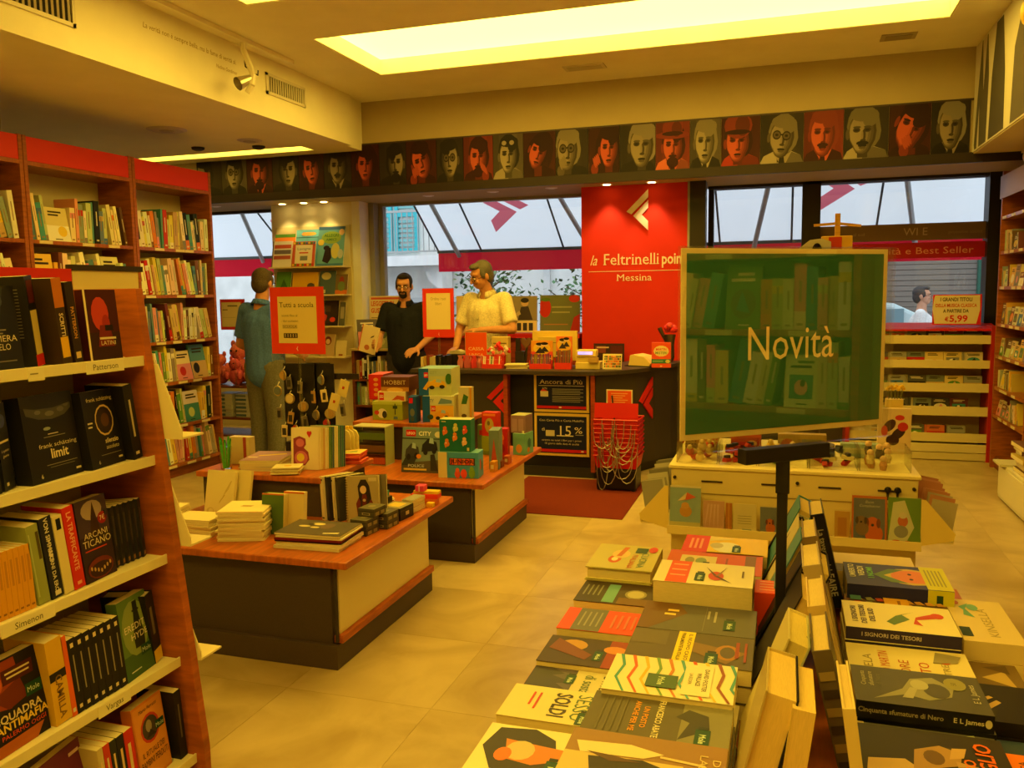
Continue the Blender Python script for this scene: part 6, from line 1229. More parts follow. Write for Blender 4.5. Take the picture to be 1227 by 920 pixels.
def hand(b, wrist, d, palm_n, side, curl=.5):
    """palm and five fingers: d points along the hand, palm_n out of the palm, side is the thumb's side"""
    d = Vector(d).normalized(); n = Vector(palm_n); n = (n-d*n.dot(d)).normalized(); s = d.cross(n)*side; w = Vector(wrist)
    for k in range(4):
        u = (k-1.5)*.0215; kn = w+d*(.088-.004*abs(k-1))-s*u
        capsule(b, w+d*.012-s*u*.7, kn, .0135, .0115, 10)
        L = (.040, .046, .043, .034)[k]; p = kn; dir_ = d
        for j in range(3):
            a = curl*(.5+.35*j); dir_ = (dir_*cos(a)+n*sin(a)).normalized(); q = p+dir_*L*(1, .68, .52)[j]; capsule(b, p, q, .0098-.0008*j, .009-.0008*j, 10); p = q
    t0 = w+d*.028+s*.030; t1 = t0+(d*.55+s*.75+n*.3).normalized()*.038; t2 = t1+(d*.8+s*.25+n*.5).normalized()*.032
    capsule(b, w+d*.012+s*.012, t0, .016, .015, 10); capsule(b, t0, t1, .013, .0115, 10); capsule(b, t1, t2, .0112, .0095, 10)

def person(label, loc, rz, H, skin, hairc, shirt, trousers, arms, head_rot=(0, 0, 0), beard=None, glasses=False, collar=True, lean=0, group=None):
    """arms: for each side (elbow, wrist, hand direction, palm normal, curl) in the figure's frame, facing -y, feet at the origin"""
    k = H/1.75; o = root('person', loc, label, 'person', group, radians(rz)); S = lambda *p: Vector(p)*k
    L = Matrix.Translation(S(0, 0, .95)) @ RX(lean) @ Matrix.Translation(-S(0, 0, .95))
    V = lambda *p: L @ S(*p)
    nk = V(0, .005, 1.485); Hm = Matrix.Translation(nk) @ Euler([radians(a) for a in head_rot]).to_matrix().to_4x4() @ Matrix.Translation(-S(0, .005, 1.485))
    b = MB()
    for s in (-1, 1):                                              # legs
        chain(b, [S(s*.095, 0, .90), S(s*.10, -.01, .50), S(s*.10, .015, .09)], [.088*k, .058*k, .042*k]); chain(b, [S(s*.10, .03, .05), S(s*.115, -.14, .035)], [.04*k, .034*k])
    chain(b, [V(0, 0, .92), V(0, .0, 1.08), V(0, .01, 1.28)], [.13*k, .125*k, .13*k])
    for s in (-1, 1): chain(b, [V(s*.06, .01, 1.30), V(s*.165, .01, 1.405)], [.11*k, .06*k])
    chain(b, [V(0, .012, 1.38), nk, Hm @ S(0, .0, 1.56)], [.075*k, .058*k, .056*k])
    sh = {s: V(s*.185, .01, 1.405) for s in (-1, 1)}
    A = {}
    for s, (el, wr, hd_, pn, cu) in zip((-1, 1), arms):
        el, wr = V(*el), V(*wr); A[s] = (sh[s], el, wr)
        chain(b, [sh[s], el, wr], [.052*k, .041*k, .027*k]); hand(b, wr, hd_, pn, s, cu)
    def hb(p, rx, ry, rz_, n=16):
        t = b.T; b.T = Hm; b.ball(S(*p), rx*k, ry*k, rz_*k, nu=n, nv=12); b.T = t
    hb((0, .012, 1.655), .076, .096, .094); hb((0, -.022, 1.60), .066, .072, .085); hb((0, -.045, 1.560), .044, .044, .036); hb((0, -.055, 1.665), .055, .036, .03)
    b.T = Hm; capsule(b, S(0, -.092, 1.645), S(0, -.112, 1.605), .009*k, .0145*k, 10); capsule(b, S(-.018, -.088, 1.572), S(.018, -.088, 1.572), .0085*k, .0085*k, 8)
    for s in (-1, 1): b.ball(S(s*.077, .012, 1.62), .012*k, .020*k, .032*k, nu=10, nv=8); b.ball(S(s*.034, -.078, 1.605), .022*k, .016*k, .02*k, nu=10, nv=8)
    b.T = None
    body = skin_obj('body', b, .0052, 'skin', skin, o)
    def child(name, m, f, mat_='satin', smooth=True):
        c = MB(); c.T = Hm; f(c); return c.build(name, mat_, o, world=False, smooth=smooth)
    for s in (-1, 1):
        e = child('eye', None, lambda c: c.ball(S(s*.031, -.0885, 1.632), .0125*k, .009*k, .0085*k, (226, 214, 200), 10, 7), 'gloss'); e2 = MB(); e2.T = Hm; e2.ball(S(s*.031, -.0955, 1.631), .0055*k, .004*k, .006*k, (40, 28, 22), 8, 6); e2.build('iris', 'gloss', e, world=False)
        child('eyebrow', None, lambda c: c.path([S(s*.014, -.094, 1.650), S(s*.034, -.095, 1.656), S(s*.054, -.084, 1.650)], .0045*k, 6, tuple(int(v*.6) for v in hairc)), 'hair')
    child('lips', None, lambda c: c.ball(S(0, -.0945, 1.572), .021*k, .006*k, .0055*k, tuple(int(v*.72) for v in skin), 10, 6))
    hb_ = MB(); hb_.T = Hm
    for p, r3 in (((0, .030, 1.672), (.083, .090, .088)), ((0, .052, 1.62), (.074, .066, .085)), ((0, -.035, 1.728), (.058, .050, .026))): hb_.ball(S(*p), *[q*k for q in r3], nu=18, nv=12)
    for s in (-1, 1): hb_.ball(S(s*.068, -.012, 1.655), .013*k, .03*k, .045*k, nu=10, nv=8)
    skin_obj('hair', hb_, .006, 'hair', hairc, o)
    if beard:
        bb_ = MB(); bb_.T = Hm
        for p, r3 in (((0, -.062, 1.548), (.040, .036, .030)), ((0, -.094, 1.590), (.032, .013, .0085)), ((-.030, -.083, 1.568), (.011, .016, .026)), ((.030, -.083, 1.568), (.011, .016, .026))): bb_.ball(S(*p), *[q*k for q in r3], nu=12, nv=8)
        skin_obj('beard', bb_, .005, 'hair', beard, o)
    if glasses:
        g_ = MB(); g_.T = Hm
        for s in (-1, 1):
            pts = [S(s*.034+.024*cos(t*pi/6), -.107, 1.630+.017*sin(t*pi/6)) for t in range(13)]; g_.path(pts, .0022*k, 5, (44, 36, 32)); g_.path([S(s*.058, -.105, 1.634), S(s*.078, -.02, 1.634), S(s*.079, .01, 1.63)], .002*k, 5, (44, 36, 32))
        g_.path([S(-.011, -.108, 1.634), S(.011, -.108, 1.634)], .002*k, 5, (44, 36, 32)); g_.build('glasses', 'gloss', o, world=False)
    c = MB()                                                       # shirt: torso, short sleeves, hem below the waist
    chain(c, [V(0, 0, .90), V(0, -.005, 1.06), V(0, .005, 1.28)], [.158*k, .158*k, .152*k])
    for s in (-1, 1):
        chain(c, [V(s*.055, 0, .90), V(s*.06, -.005, 1.08), V(s*.07, .005, 1.30)], [.128*k, .126*k, .128*k]); chain(c, [V(s*.07, .01, 1.345), V(s*.165, .01, 1.405)], [.104*k, .070*k])
        m = A[s][0].lerp(A[s][1], .66); chain(c, [A[s][0], m], [.070*k, .066*k]); c.tube(m, A[s][0].lerp(A[s][1], .80), .068*k, .068*k, 16)
    skin_obj('shirt', c, .011, 'fabric', shirt, o, 4)
    if collar:
        q = MB(); n = 14; up, dn = [], []
        for i in range(n+1):
            a = -pi/2+.35+(2*pi-.7)*i/n; up.append(V(.066*cos(a), .012+.062*sin(a), 1.492+.012*sin(a))); dn.append(V(.095*cos(a), .010+.088*sin(a), 1.445+.02*sin(a)))
        for i in range(n): q.ngon([dn[i], dn[i+1], up[i+1], up[i]], tuple(min(250, int(v*.92)) for v in shirt))
        cl_ = q.build('collar', 'fabric', o, world=False, smooth=True); so = cl_.modifiers.new('thick', 'SOLIDIFY'); so.thickness = .006
        q = MB(); q.box(-.014*k, 0, 0, .014*k, .004, .12*k, tuple(int(v*.86) for v in shirt)); pk = q.build('placket', 'fabric', o, world=False); pk.location = V(0, -.158, 1.25); pk.rotation_euler = (radians(-14-lean), 0, 0)
    t = MB()
    for s in (-1, 1): chain(t, [S(s*.085, .0, .93), S(s*.10, -.01, .50), S(s*.10, .012, .11)], [.118*k, .082*k, .068*k])
    chain(t, [S(0, 0, .99), S(0, .01, .90)], [.118*k, .125*k])
    skin_obj('trousers', t, .011, 'fabric', trousers, o, 3)
    for s in (-1, 1):
        f_ = MB(); chain(f_, [S(s*.10, .035, .045), S(s*.112, -.06, .045), S(s*.118, -.155, .038)], [.045*k, .046*k, .038*k]); so_ = skin_obj('shoe', f_, .008, 'satin', (50, 40, 36), o)
        zmin = min(v.co.z for v in so_.data.vertices); so_.location.z = -zmin+.0005 if zmin < 0 else 0
    return o
NVY = (36, 38, 48); SK = (206, 146, 104)
person('grey-haired cashier in a pale polo and glasses looking down at the cash desk', (-2.585, 7.34, 0), -16, 1.80, (200, 138, 96), (112, 106, 98), (236, 222, 180), (90, 80, 66),
       [((-.27, -.07, 1.14), (-.19, -.24, 1.00), (.35, -.9, -.1), (.2, .1, -1), .5), ((.30, -.06, 1.15), (.09, -.25, 1.165), (-1, -.25, .02), (0, .2, -1), .55)], head_rot=(22, 6, -24), glasses=True, lean=4)
person('bearded dark-haired cashier in a navy polo and glasses holding a cream book', (-3.475, 7.45, 0), 8, 1.70, (198, 140, 104), (38, 30, 28), NVY, (60, 56, 60),
       [((-.26, -.03, 1.15), (-.20, -.235, 1.05), (-.2, -.6, .15), (.9, -.3, .1), .75), ((.26, .02, 1.14), (.17, -.20, 1.02), (-.3, -.9, -.1), (-.2, .3, -.9), .5)], head_rot=(10, 0, 6), beard=(36, 28, 26), glasses=True)
book('cream book with a small dark motif, held up by the bearded cashier', T(-3.83, 7.14, .985) @ RZ(-10) @ RX(-6) @ RY(12), .19, .255, .022, (226, 206, 166), [('p', [(.6, .55), (.8, .64), (.82, .7), (.64, .62)], (70, 60, 60)), ('e', .5, .2, .16, .1, (190, 110, 80)), ('r', 0, 0, .05, 1, (200, 90, 70))], hard=True)
person('customer seen from behind in a blue polo and grey jeans near the picture-book pillar', (-4.13, 6.08, 0), 166, 1.73, (190, 130, 92), (84, 70, 54), (84, 120, 205), (110, 108, 100),
       [((-.27, .0, 1.12), (-.22, -.20, 1.02), (.2, -.9, .2), (1, 0, 0), .6), ((.27, .02, 1.12), (.235, -.19, 1.0), (-.1, -.9, .1), (-1, 0, 0), .6)], head_rot=(12, 0, 12))
person('passer-by with dark grey hair and a white T-shirt outside the right window', (1.56, 11.2, -.15), 80, 1.66, (206, 150, 116), (70, 66, 64), (236, 234, 230), (70, 76, 90),
       [((-.24, .02, 1.12), (-.24, -.05, .88), (0, -.1, -1), (1, 0, 0), .3), ((.24, .02, 1.12), (.24, -.05, .88), (0, -.1, -1), (-1, 0, 0), .3)], glasses=True, collar=False)
# ------------------------------------------------------------------ CD rack under the right window
BEI = (206, 192, 140)
cr = root('cd_rack', (1.1, 8.2, 0), 'beige stepped rack of CDs with red sides under the right window', 'CD rack')
MB().box(.56, 8.36, 0, 1.66, 8.38, 1.12, BEI).build('back_panel', 'satin', cr)
for x in (.53, 1.66): MB().box(x, 8.03, 0, x+.035, 8.39, 1.17, (176, 40, 30)).build('side_panel', 'satin', cr)
MB().prism([(8.06, 1.125), (8.06, 1.14), (8.39, 1.185), (8.39, 1.17)], 1.2, (196, 30, 26), 'x', .52).build('top_board', 'satin', cr)
MB().box(.565, 8.05, .075, 1.66, 8.07, .148, (214, 200, 150)).build('drawer_front', 'satin', cr); MB().box(.565, 8.05, .008, 1.66, 8.07, .068, (206, 192, 140)).build('kick_panel', 'satin', cr)
rc = random.Random(12)
for k, (z0, z1, zt) in enumerate(((1.015, 1.089, 1.145), (.806, .875, .937), (.60, .675, .74), (.394, .474, .54), (.165, .241, .303))):
    tr_ = MB().box(.565, 8.05, z0, 1.66, 8.056, z1, (214, 200, 146)).box(.565, 8.056, z0, 1.66, 8.35, z0+.006, BEI).build('tray', 'satin', cr)
    x = .585; j = 0
    while x < 1.62:
        w = .142 if rc.random() < .72 else .012; c = rc.choice([(206, 196, 160), (110, 60, 50), (150, 150, 140), (90, 90, 84), (214, 190, 120), (206, 110, 60), (70, 66, 64), (120, 130, 120)])
        if x+w > 1.65: break
        nm = ['top', 'second', 'third', 'fourth', 'lowest'][k]
        o = MB().box(0, 0, 0, w, .0105 if w > .1 else .124, .124, c).build('cd_case', 'gloss', None); put(o, T(x, 8.10+rc.uniform(0, .02), z0+.0115) @ RX(-5)); o.location.z = max(o.location.z, zt-.126)
        P(o, f'CD case {"face out" if w > .1 else "edge on"}, {ORD[j]} from the red column side, {nm} tray', 'CD', 'CDs in the beige rack')
        if w > .1: art('cover_print', o, (0, 0, 0), (1, 0, 0), (0, 0, 1), w, .124, rnd_front(rc, c))
        x += w+.004; j += 1
sg5 = root('price_sign', (1.41, 8.2, 1.17), 'white sign with red corners reading 5,99 on the CD rack', 'sign')
MB().box(1.22, 8.16, 1.172, 1.60, 8.166, 1.435, (226, 214, 186)).build('card', 'paper', sg5)
art('card_print', sg5, (-.19, -.04, .002), (1, 0, 0), (0, 0, 1), .38, .263, [('p', [(0, 0), (.05, 0), (0, .5)], RED), ('p', [(0, 1), (.04, 1), (0, .6)], RED), ('r', .0, .97, 1, 1, RED), ('p', [(1, 0), (.90, 0), (.97, .5), (.96, 1), (1, 1)], RED), ('r', 0, 0, 1, .04, RED), ('t', .48, .78, .12, 'I GRANDI TITOLI', (70, 50, 40), {'b': 1, 'fit': .66}), ('t', .48, .59, .11, 'DELLA MUSICA CLASSICA', (200, 60, 40), {'b': 1, 'fit': .84}), ('t', .48, .41, .11, 'A PARTIRE DA', (70, 50, 40), {'b': 1, 'fit': .52}), ('t', .30, .13, .13, '€', RED, {'b': 1}), ('t', .54, .11, .21, '5,99', RED, {'b': 1, 'fit': .38})], 'paper')
# ------------------------------------------------------------------ bookcase on the right wall, low cabinet, bookcase behind the camera
F = T(1.65, 7.86, 0) @ RZ(-90); ZR = [2.06, 1.78, 1.50, 1.20, .94, .68, .45]
bookcase('wooden_bookcase', 'cherry wood bookcase on the right wall near the CD rack', F, 1.0, .33, ZR, 2.42, header=False, seed=31)
MB().box(.0, -.012, 2.2, 1.0, -.0015, 2.38, (150, 120, 110)).build('header_panel', 'satin', bpy.data.objects['wooden_bookcase.003'], world=False)
rr = random.Random(90); PALR = [('white', (214, 206, 180)), ('cream', (206, 190, 140)), ('grey', (150, 146, 136)), ('brown', (110, 76, 56)), ('yellow', (206, 180, 80))]
for si, z in enumerate(ZR):
    if si == 0: continue
    nm = ['top', 'second', 'third', 'fourth', 'fifth', 'sixth', 'bottom'][si]
    shelf_row(F, .04, .95, z, .28, rr, f'{nm} shelf of right-wall bookcase', cat='pack', group='packs on the right-wall bookcase', hmin=.10, hmax=.17, pal=PALR, face=.55, tmin=.012, tmax=.03, lean=.5, name='boxed_pack', wd=.13, nmax=13, end='window end')
lc_ = root('low_cabinet', (1.7, 6.25, 0), 'low white cabinet stacked with books at the right edge', 'cabinet')
MB().box(1.46, 5.6, .02, 1.98, 6.66, .27, (214, 208, 180)).build('body', 'satin', lc_, bevel=.004)
MB().box(1.452, 5.63, .05, 1.4595, 6.63, .25, (222, 214, 186)).build('door', 'satin', lc_); MB().box(1.48, 5.62, 0, 1.96, 6.64, .02, (90, 84, 70)).build('plinth', 'satin', lc_)
MB().box(1.42, 6.45, .27, 1.60, 6.66, .285, (206, 200, 170)).build('flap', 'satin', lc_)
for k in range(7):
    flat(f'white-edged large book piled on the low white cabinet, {ORD[k]} from the bottom', 1.66+PILE.uniform(-.02, .02), 6.22+PILE.uniform(-.02, .02), .2706+.0285*k, .30, .36, .028, 90+PILE.uniform(-4, 4), rr.choice(PALR)[1], group='large books on the low cabinet')
F = T(1.66, 1.72, 0) @ RZ(-90)
bookcase('wooden_bookcase', 'cherry wood bookcase mirrored in the green sign', F, 1.5, .33, [.12, .42, .72, 1.03, 1.34, 1.65, 1.96], 2.3, header=False, seed=32)
for si, z in enumerate((1.03, 1.34)): shelf_row(F, .04, 1.46, z, .28, rr, f'{["lower", "upper"][si]} mirrored shelf', group='books mirrored in the green sign', hmin=.20, hmax=.27, pal=PALC, face=.12, tmin=.025, tmax=.06, lean=.4, nmax=29, end='gondola end')
# ------------------------------------------------------------------ greeting card gondola
YL = (226, 206, 140)
gg = root('card_gondola', (.03, 3.8, 0), 'cream metal gondola of greeting cards with toy bins on top', 'display stand')
MB().box(-.445, 3.55, .12, .505, 4.25, .758, YL).build('body', 'satin', gg, bevel=.003); MB().box(-.42, 3.58, 0, .48, 4.22, .12, (70, 60, 50)).build('plinth', 'satin', gg)
MB().box(-.455, 3.54, .758, .515, 4.26, .772, (236, 218, 150)).build('top_board', 'satin', gg, bevel=.003)
MB().box(-.445, 3.545, .655, .505, 3.5495, .657, (150, 130, 80)).build('joint_line', 'matte', gg)
MB().box(-.445, 3.42, .51, .505, 3.425, .545, (232, 210, 140)).box(-.445, 3.425, .51, .505, 3.549, .515, YL).build('front_tray', 'satin', gg)
for x in (-.32, -.08, .14, .36): MB().box(x, 3.5445, .705, x+.085, 3.5498, .711, (70, 56, 30)).build('slot', 'matte', gg)
for x in (-.43, .06, .49): MB().tube((x, 3.54, .72), (x, 3.5498, .72), .007, .007, 8, (60, 50, 36)).build('peg_hole', 'matte', gg)
for s in (-1, 1):
    x0 = -.446 if s < 0 else .506; q = lambda d: x0+s*d
    for y in (3.46, 4.2): MB().prism([(q(0), .52), (q(.115), .55), (q(.12), .575), (q(.015), .70), (q(0), .70)], .004, (232, 206, 116), 'y', y).build('tray_cheek', 'satin', gg)
    MB().box(min(q(0), q(.115)), 3.464, .535, max(q(0), q(.115)), 4.2, .541, YL).box(min(q(.112), q(.117)), 3.464, .541, max(q(.112), q(.117)), 4.2, .575, YL).build('side_tray', 'satin', gg)
def card(label, x, w, h, c, sh, z=.516, y=3.455):
    o = MB().box(0, 0, 0, w, .004, h, c).build('greeting_card', 'paper', None); put(o, T(x, y, z) @ RX(-8)); P(o, label, 'card', 'greeting cards on the gondola')
    art('card_print', o, (0, 0, 0), (1, 0, 0), (0, 0, 1), w, h, sh, 'gloss'); MB().box(-.002, -.0028, 0, w+.002, -.0022, h+.006, WHITE).build('wrapper', 'film', o, world=False)
DOG = lambda x, y, s, c: [('e', x, y, .26*s, .2*s, c), ('e', x-.04*s, y+.22*s, .19*s, .13*s, c), ('e', x-.2*s, y+.22*s, .06*s, .1*s, tuple(int(v*.6) for v in c)), ('e', x+.13*s, y+.22*s, .06*s, .1*s, tuple(int(v*.6) for v in c)), ('e', x-.04*s, y+.18*s, .045*s, .03*s, (40, 30, 26))]
card('pale blue greeting card with a small bear under a red parasol', -.44, .125, .185, (150, 176, 180), [('r', 0, 0, 1, .2, (206, 196, 140)), ('p', [(.25, .66), (.55, .86), (.85, .76), (.6, .70)], (214, 90, 50)), ('p', [(.25, .66), (.55, .86), (.5, .70)], (226, 206, 160)), ('e', .52, .44, .2, .13, (206, 150, 70)), ('e', .5, .56, .13, .08, (214, 160, 80)), ('r', 0, .96, 1, 1, (226, 214, 180))])
card('pink shimmering greeting card beside the parasol one', -.305, .085, .13, (206, 160, 140), [('p', [(.1+.2*k, .1), (.3+.15*k, .9), (.2+.15*k, .9)], (222, 184, 166)) for k in range(4)])
card('orange-edged thin card standing beside the pink one', -.215, .025, .125, (190, 120, 40), [('r', .4, 0, .6, 1, (214, 150, 60))])
card('cream greeting card with faint lines of verse', -.185, .09, .125, (222, 206, 156), [('r', .2, .6-.08*k, .8, .62-.08*k, (170, 156, 120)) for k in range(4)] + [('r', .4, .12, .8, .2, (150, 160, 150))])
card('small blue-grey card with a ginger dog, near the sign post', -.08, .08, .118, (120, 126, 136), DOG(.5, .3, .9, (206, 110, 40)))
card('tan folded card half hidden behind the black-spined book', .20, .055, .12, (206, 160, 70), [('r', .2, .2, .8, .8, (190, 130, 50))])
card('large blue-grey greeting card with two dogs in an orange border', .262, .125, .185, (206, 110, 40), [('r', .05, .03, .95, .95, (110, 116, 130)), ('t', .5, .85, .055, 'Buon', (206, 206, 190), {'sh': .3, 'fit': .25}), ('t', .5, .77, .055, 'Compleanno', (206, 206, 190), {'sh': .3, 'fit': .6})] + DOG(.64, .22, 1.0, (214, 104, 36)) + DOG(.30, .32, .75, (140, 110, 80)))
card('shiny green and white greeting card with a dancing figure, end of the tray', .392, .115, .185, (110, 150, 50), [('p', [(0, .1), (.5, 0), (.8, .4), (.5, .95), (.15, .9)], (214, 214, 180)), ('e', .45, .52, .16, .12, (206, 110, 70)), ('e', .4, .3, .22, .13, (150, 150, 150)), ('e', .25, .08, .16, .05, (206, 60, 40)), ('e', .6, .07, .16, .05, (206, 60, 40)), ('e', .45, .64, .12, .07, (226, 214, 190))])
rg_ = random.Random(6)
for s in (-1, 1):
    for k in range(10):
        x0 = (-.545 if s < 0 else .53); o = MB().box(0, 0, 0, .09, .003, .14+.02*rg_.random(), rg_.choice([(150, 146, 136), (190, 186, 170), (120, 116, 108)] if s < 0 else [(206, 150, 130), (190, 130, 110), (180, 170, 150)])).build('greeting_card', 'gloss', None)
        put(o, T(x0, 3.52+.055*k, .5415) @ RX(-10) @ RY(10*s)); P(o, f'{"silvery" if s < 0 else "pinkish"} card on the side tray facing the {"cash desk" if s < 0 else "right bookcase"}, {ORD[k]} back', 'card', 'cards on the gondola side trays')
MB().prism([(.53, .545), (.635, .56), (.60, .70), (.53, .74)], .0015, WHITE, 'y', 3.50).build('loose_sleeve', 'film', gg)
b_ = root('trinket_pair', (.43, 3.53, .70), 'pair of small black key-shaped trinkets hung on the gondola panel', 'trinkets')
for x in (.395, .43): MB().ball((x, 3.535, .715), .013, .006, .013, (40, 34, 30), 8, 6).box(x-.004, 3.531, .675, x+.004, 3.539, .703, (44, 38, 32)).build('trinket', 'gloss', b_)
# bins of small toys on top
def bin_(label, x0, x1, y0, y1, h):
    o = root('toy_bin', ((x0+x1)/2, (y0+y1)/2, .7725), label, 'bin', 'clear toy bins on the gondola'); z = .7725; t = .003
    MB().box(x0, y0, z, x1, y0+t, z+h, WHITE).box(x0, y1-t, z, x1, y1, z+h, WHITE).box(x0, y0+t, z, x0+t, y1-t, z+h, WHITE).box(x1-t, y0+t, z, x1, y1-t, z+h, WHITE).build('acrylic_wall', 'acrylic', o); return o
BX = [(-.43, -.26), (-.255, -.10), (-.095, .10), (.105, .29), (.295, .485)]
for k, (a, c_) in enumerate(BX):
    bin_(f'clear acrylic bin of small toys on the gondola, {ORD[k]} from the cash desk side', a, c_, 3.60, 3.80, .085)
    for j in range(11):
        x, y = rg_.uniform(a+.03, c_-.03), 3.635+.12*(j/10); z = .7728+.022*(j % 3); s = .019
        c = [[(226, 196, 120), (206, 60, 50)], [(206, 70, 50), (190, 60, 50)], [(120, 160, 60), (90, 140, 150), (226, 190, 60)], [(206, 60, 50), (222, 206, 150), (70, 76, 96)], [(206, 150, 100), (226, 206, 150), (90, 80, 70)]][k]; c = c[j % len(c)]
        o = root('little_toy', (x, y, z), f'{["netted ball", "red trinket", "rubber duck", "wooden figure", "finger puppet"][k]} in the {ORD[k]} clear bin, {ORD[j]} in the heap', 'toy', 'small toys in the clear bins')
        if k in (0, 2): MB().ball((x, y, z+s), s, s, s, c, 10, 7).build('body', 'gloss', o, smooth=True); MB().ball((x, y-.012, z+s*2.1), s*.6, s*.6, s*.6, (226, 196, 120), 8, 6).build('head', 'gloss', o, smooth=True)
        elif k == 4: MB().lathe([(.012, 0), (.016, .02), (.011, .036)], (x, y, z), c, 9).build('body', 'fabric', o); MB().ball((x, y, z+.045), .014, c=(226, 190, 150), nu=8, nv=6).build('head', 'fabric', o)
        else:
            b = MB(); b.T = T(x, y, z+.013) @ RZ(rg_.uniform(0, 180)) @ RY(rg_.uniform(-25, 25)); b.box(-.024, -.009, -.008, .024, .009, .008, c); b.build('body', 'gloss', o)
            b = MB(); b.T = T(x, y, z+.026) @ RZ(rg_.uniform(0, 180)); b.box(-.013, -.007, -.006, .013, .007, .007, (60, 60, 70)); b.build('cap', 'gloss', o)
net = carton('yellow and red checked little bags standing in the rear left of the gondola top', -.42, 3.84, .7725, .15, .04, .10, 0, (206, 170, 90), [('r', .45+.09*i, .05+.14*j, .50+.09*i, .12+.14*j, (206, 50, 50)) for i in range(6) for j in range(6)] + [('r', .02+.09*i, .1+.14*j, .06+.09*i, .16+.14*j, (110, 90, 40)) for i in range(4) for j in range(6)], cat='bag', name='checked_bag')
carton('orange and pink toy pack beside the checked bags', -.22, 3.84, .7725, .13, .04, .095, 0, (206, 90, 50), [('r', .1, .1, .5, .6, (206, 60, 60)), ('e', .7, .4, .22, .3, (222, 180, 110))], cat='toy box', name='toy_pack')
carton('mottled toy pack in the middle rear of the gondola top', -.02, 3.84, .7725, .20, .05, .10, 0, (190, 160, 90), [('e', .2, .5, .14, .3, (206, 110, 60)), ('r', .5, .2, .9, .8, (150, 150, 110))], cat='toy box', name='toy_pack')
carton('pale blue box in the right rear of the gondola top', .24, 3.88, .7725, .16, .05, .06, 0, (150, 170, 160), [('r', .1, .3, .9, .7, (190, 190, 160))], cat='toy box', name='toy_pack')
carton('pack with red and black sunglasses pictures standing behind the bins', .40, 4.02, .7725, .135, .03, .20, 0, (222, 196, 160), [('e', .35, .62, .24, .10, (70, 40, 40), .9), ('e', .62, .45, .26, .10, (60, 40, 40), .8), ('e', .75, .6, .16, .1, (190, 50, 40)), ('e', .45, .3, .2, .12, (60, 36, 30)), ('e', .65, .8, .14, .06, (206, 60, 50)), ('r', .6, .04, .85, .10, (222, 206, 180)), ('e', .2, .5, .1, .12, (206, 60, 50))], cat='toy pack', name='toy_pack')
vs = carton('small cream box holding yellow paper flowers behind the sunglasses pack', .44, 4.10, .7725, .07, .06, .23, 0, (222, 196, 110), None, cat='box', name='flower_box')
for k in range(10): MB().tube((.012+.0055*k, .02+.02*(k % 2), .22), (.005+.0075*k, .02+.02*(k % 2), .27), .002, .002, 4, (110, 110, 50)).ball((.005+.0075*k, .02+.02*(k % 2), .275+.006*(k % 3)), .009, c=(226, 186, 50), nu=7, nv=5).build('paper_flower', 'paper', vs, world=False)
# tall spinner rising behind the green sign
sp = root('toy_spinner', (.15, 4.12, .7725), 'slim spinner post carrying a yellow toy house high behind the green sign', 'display stand')
MB().tube((.15, 4.12, .7725), (.15, 4.12, 1.66), .014, .014, 10, (60, 54, 50)).build('post', 'steel', sp); MB().lathe([(.08, 0), (.08, .012), (.02, .02)], (.15, 4.12, .7725), (70, 60, 54), 16).build('base', 'satin', sp)
MB().prism([(.02, 1.60), (.19, 1.60), (.19, 1.71), (.15, 1.725), (.10, 1.72), (.05, 1.68)], .006, (200, 196, 180), 'y', 4.10).build('arched_board', 'satin', sp)
MB().box(.15, 4.11, 1.60, .28, 4.17, 1.735, (226, 180, 60)).build('toy_house', 'gloss', sp, bevel=.003); MB().box(.18, 4.106, 1.61, .235, 4.1095, 1.73, (200, 60, 30)).build('house_picture', 'gloss', sp)
MB().ball((.13, 4.08, 1.665), .022, .02, .04, (30, 24, 22), 10, 7).build('black_figure', 'fabric', sp)
MB().box(.205, 4.12, 1.735, .228, 4.135, 1.835, (226, 176, 60)).build('windmill_post', 'wood', sp)
for a in (-3, 8): 
    b = MB(); b.T = T(.215, 4.112, 1.79) @ RY(a); b.box(-.10 if a < 0 else 0, -.003, -.006, 0 if a < 0 else .10, .003, .006, (222, 170, 60)); b.build('windmill_arm', 'wood', sp)
# ------------------------------------------------------------------ new-books table in the foreground
nt = root('book_table', (0, 1.7, 0), 'cherry display table piled with new books in the right foreground', 'table'); TZ = .70
MB().box(-.50, 1.0, TZ-.03, .45, 2.44, TZ, OAK).build('table_top', 'woodh', nt, bevel=.004)
MB().box(-.38, 1.1, .08, .40, 2.42, TZ-.03, LAM).build('body', 'dark', nt); MB().box(-.36, 1.13, 0, .38, 2.39, .08, (60, 50, 46)).build('plinth', 'dark', nt)
def stack(desc, x, y, w, h, ztop, n, rz, cover, front, spine=None, **k):
    """n copies of one title lying in a pile; only the top one shows its cover"""
    t = (ztop-TZ-.0008)/n
    for i in range(n):
        top = i == n-1
        lab = desc if top else f'{["lowest", "second lowest", "third lowest", "fourth lowest"][i]} copy under the {" ".join(desc.split()[:9])}'
        flat(lab, x+(0 if top else PILE.uniform(-.005, .005)), y+(0 if top else PILE.uniform(-.005, .005)), TZ+.0008+i*t, w, h, t*.975, rz+(0 if top else PILE.uniform(-1.5, 1.5)), cover, front if top else None, spine, group=k.get('group'), name='novel', cat='novel', spinec=k.get('spinec'), page=k.get('page', (226, 206, 150)), hard=k.get('hard', False))
PK = (232, 220, 180)
def mole(x, y): return [('r', x-.17, y-.05, x+.17, y+.05, (20, 70, 56)), ('t', x+.03, y-.02, .045, 'Mole', (206, 222, 200), {'b': 1, 'fit': .2}), ('r', x-.23, y-.035, x-.17, y+.035, (40, 46, 44))]
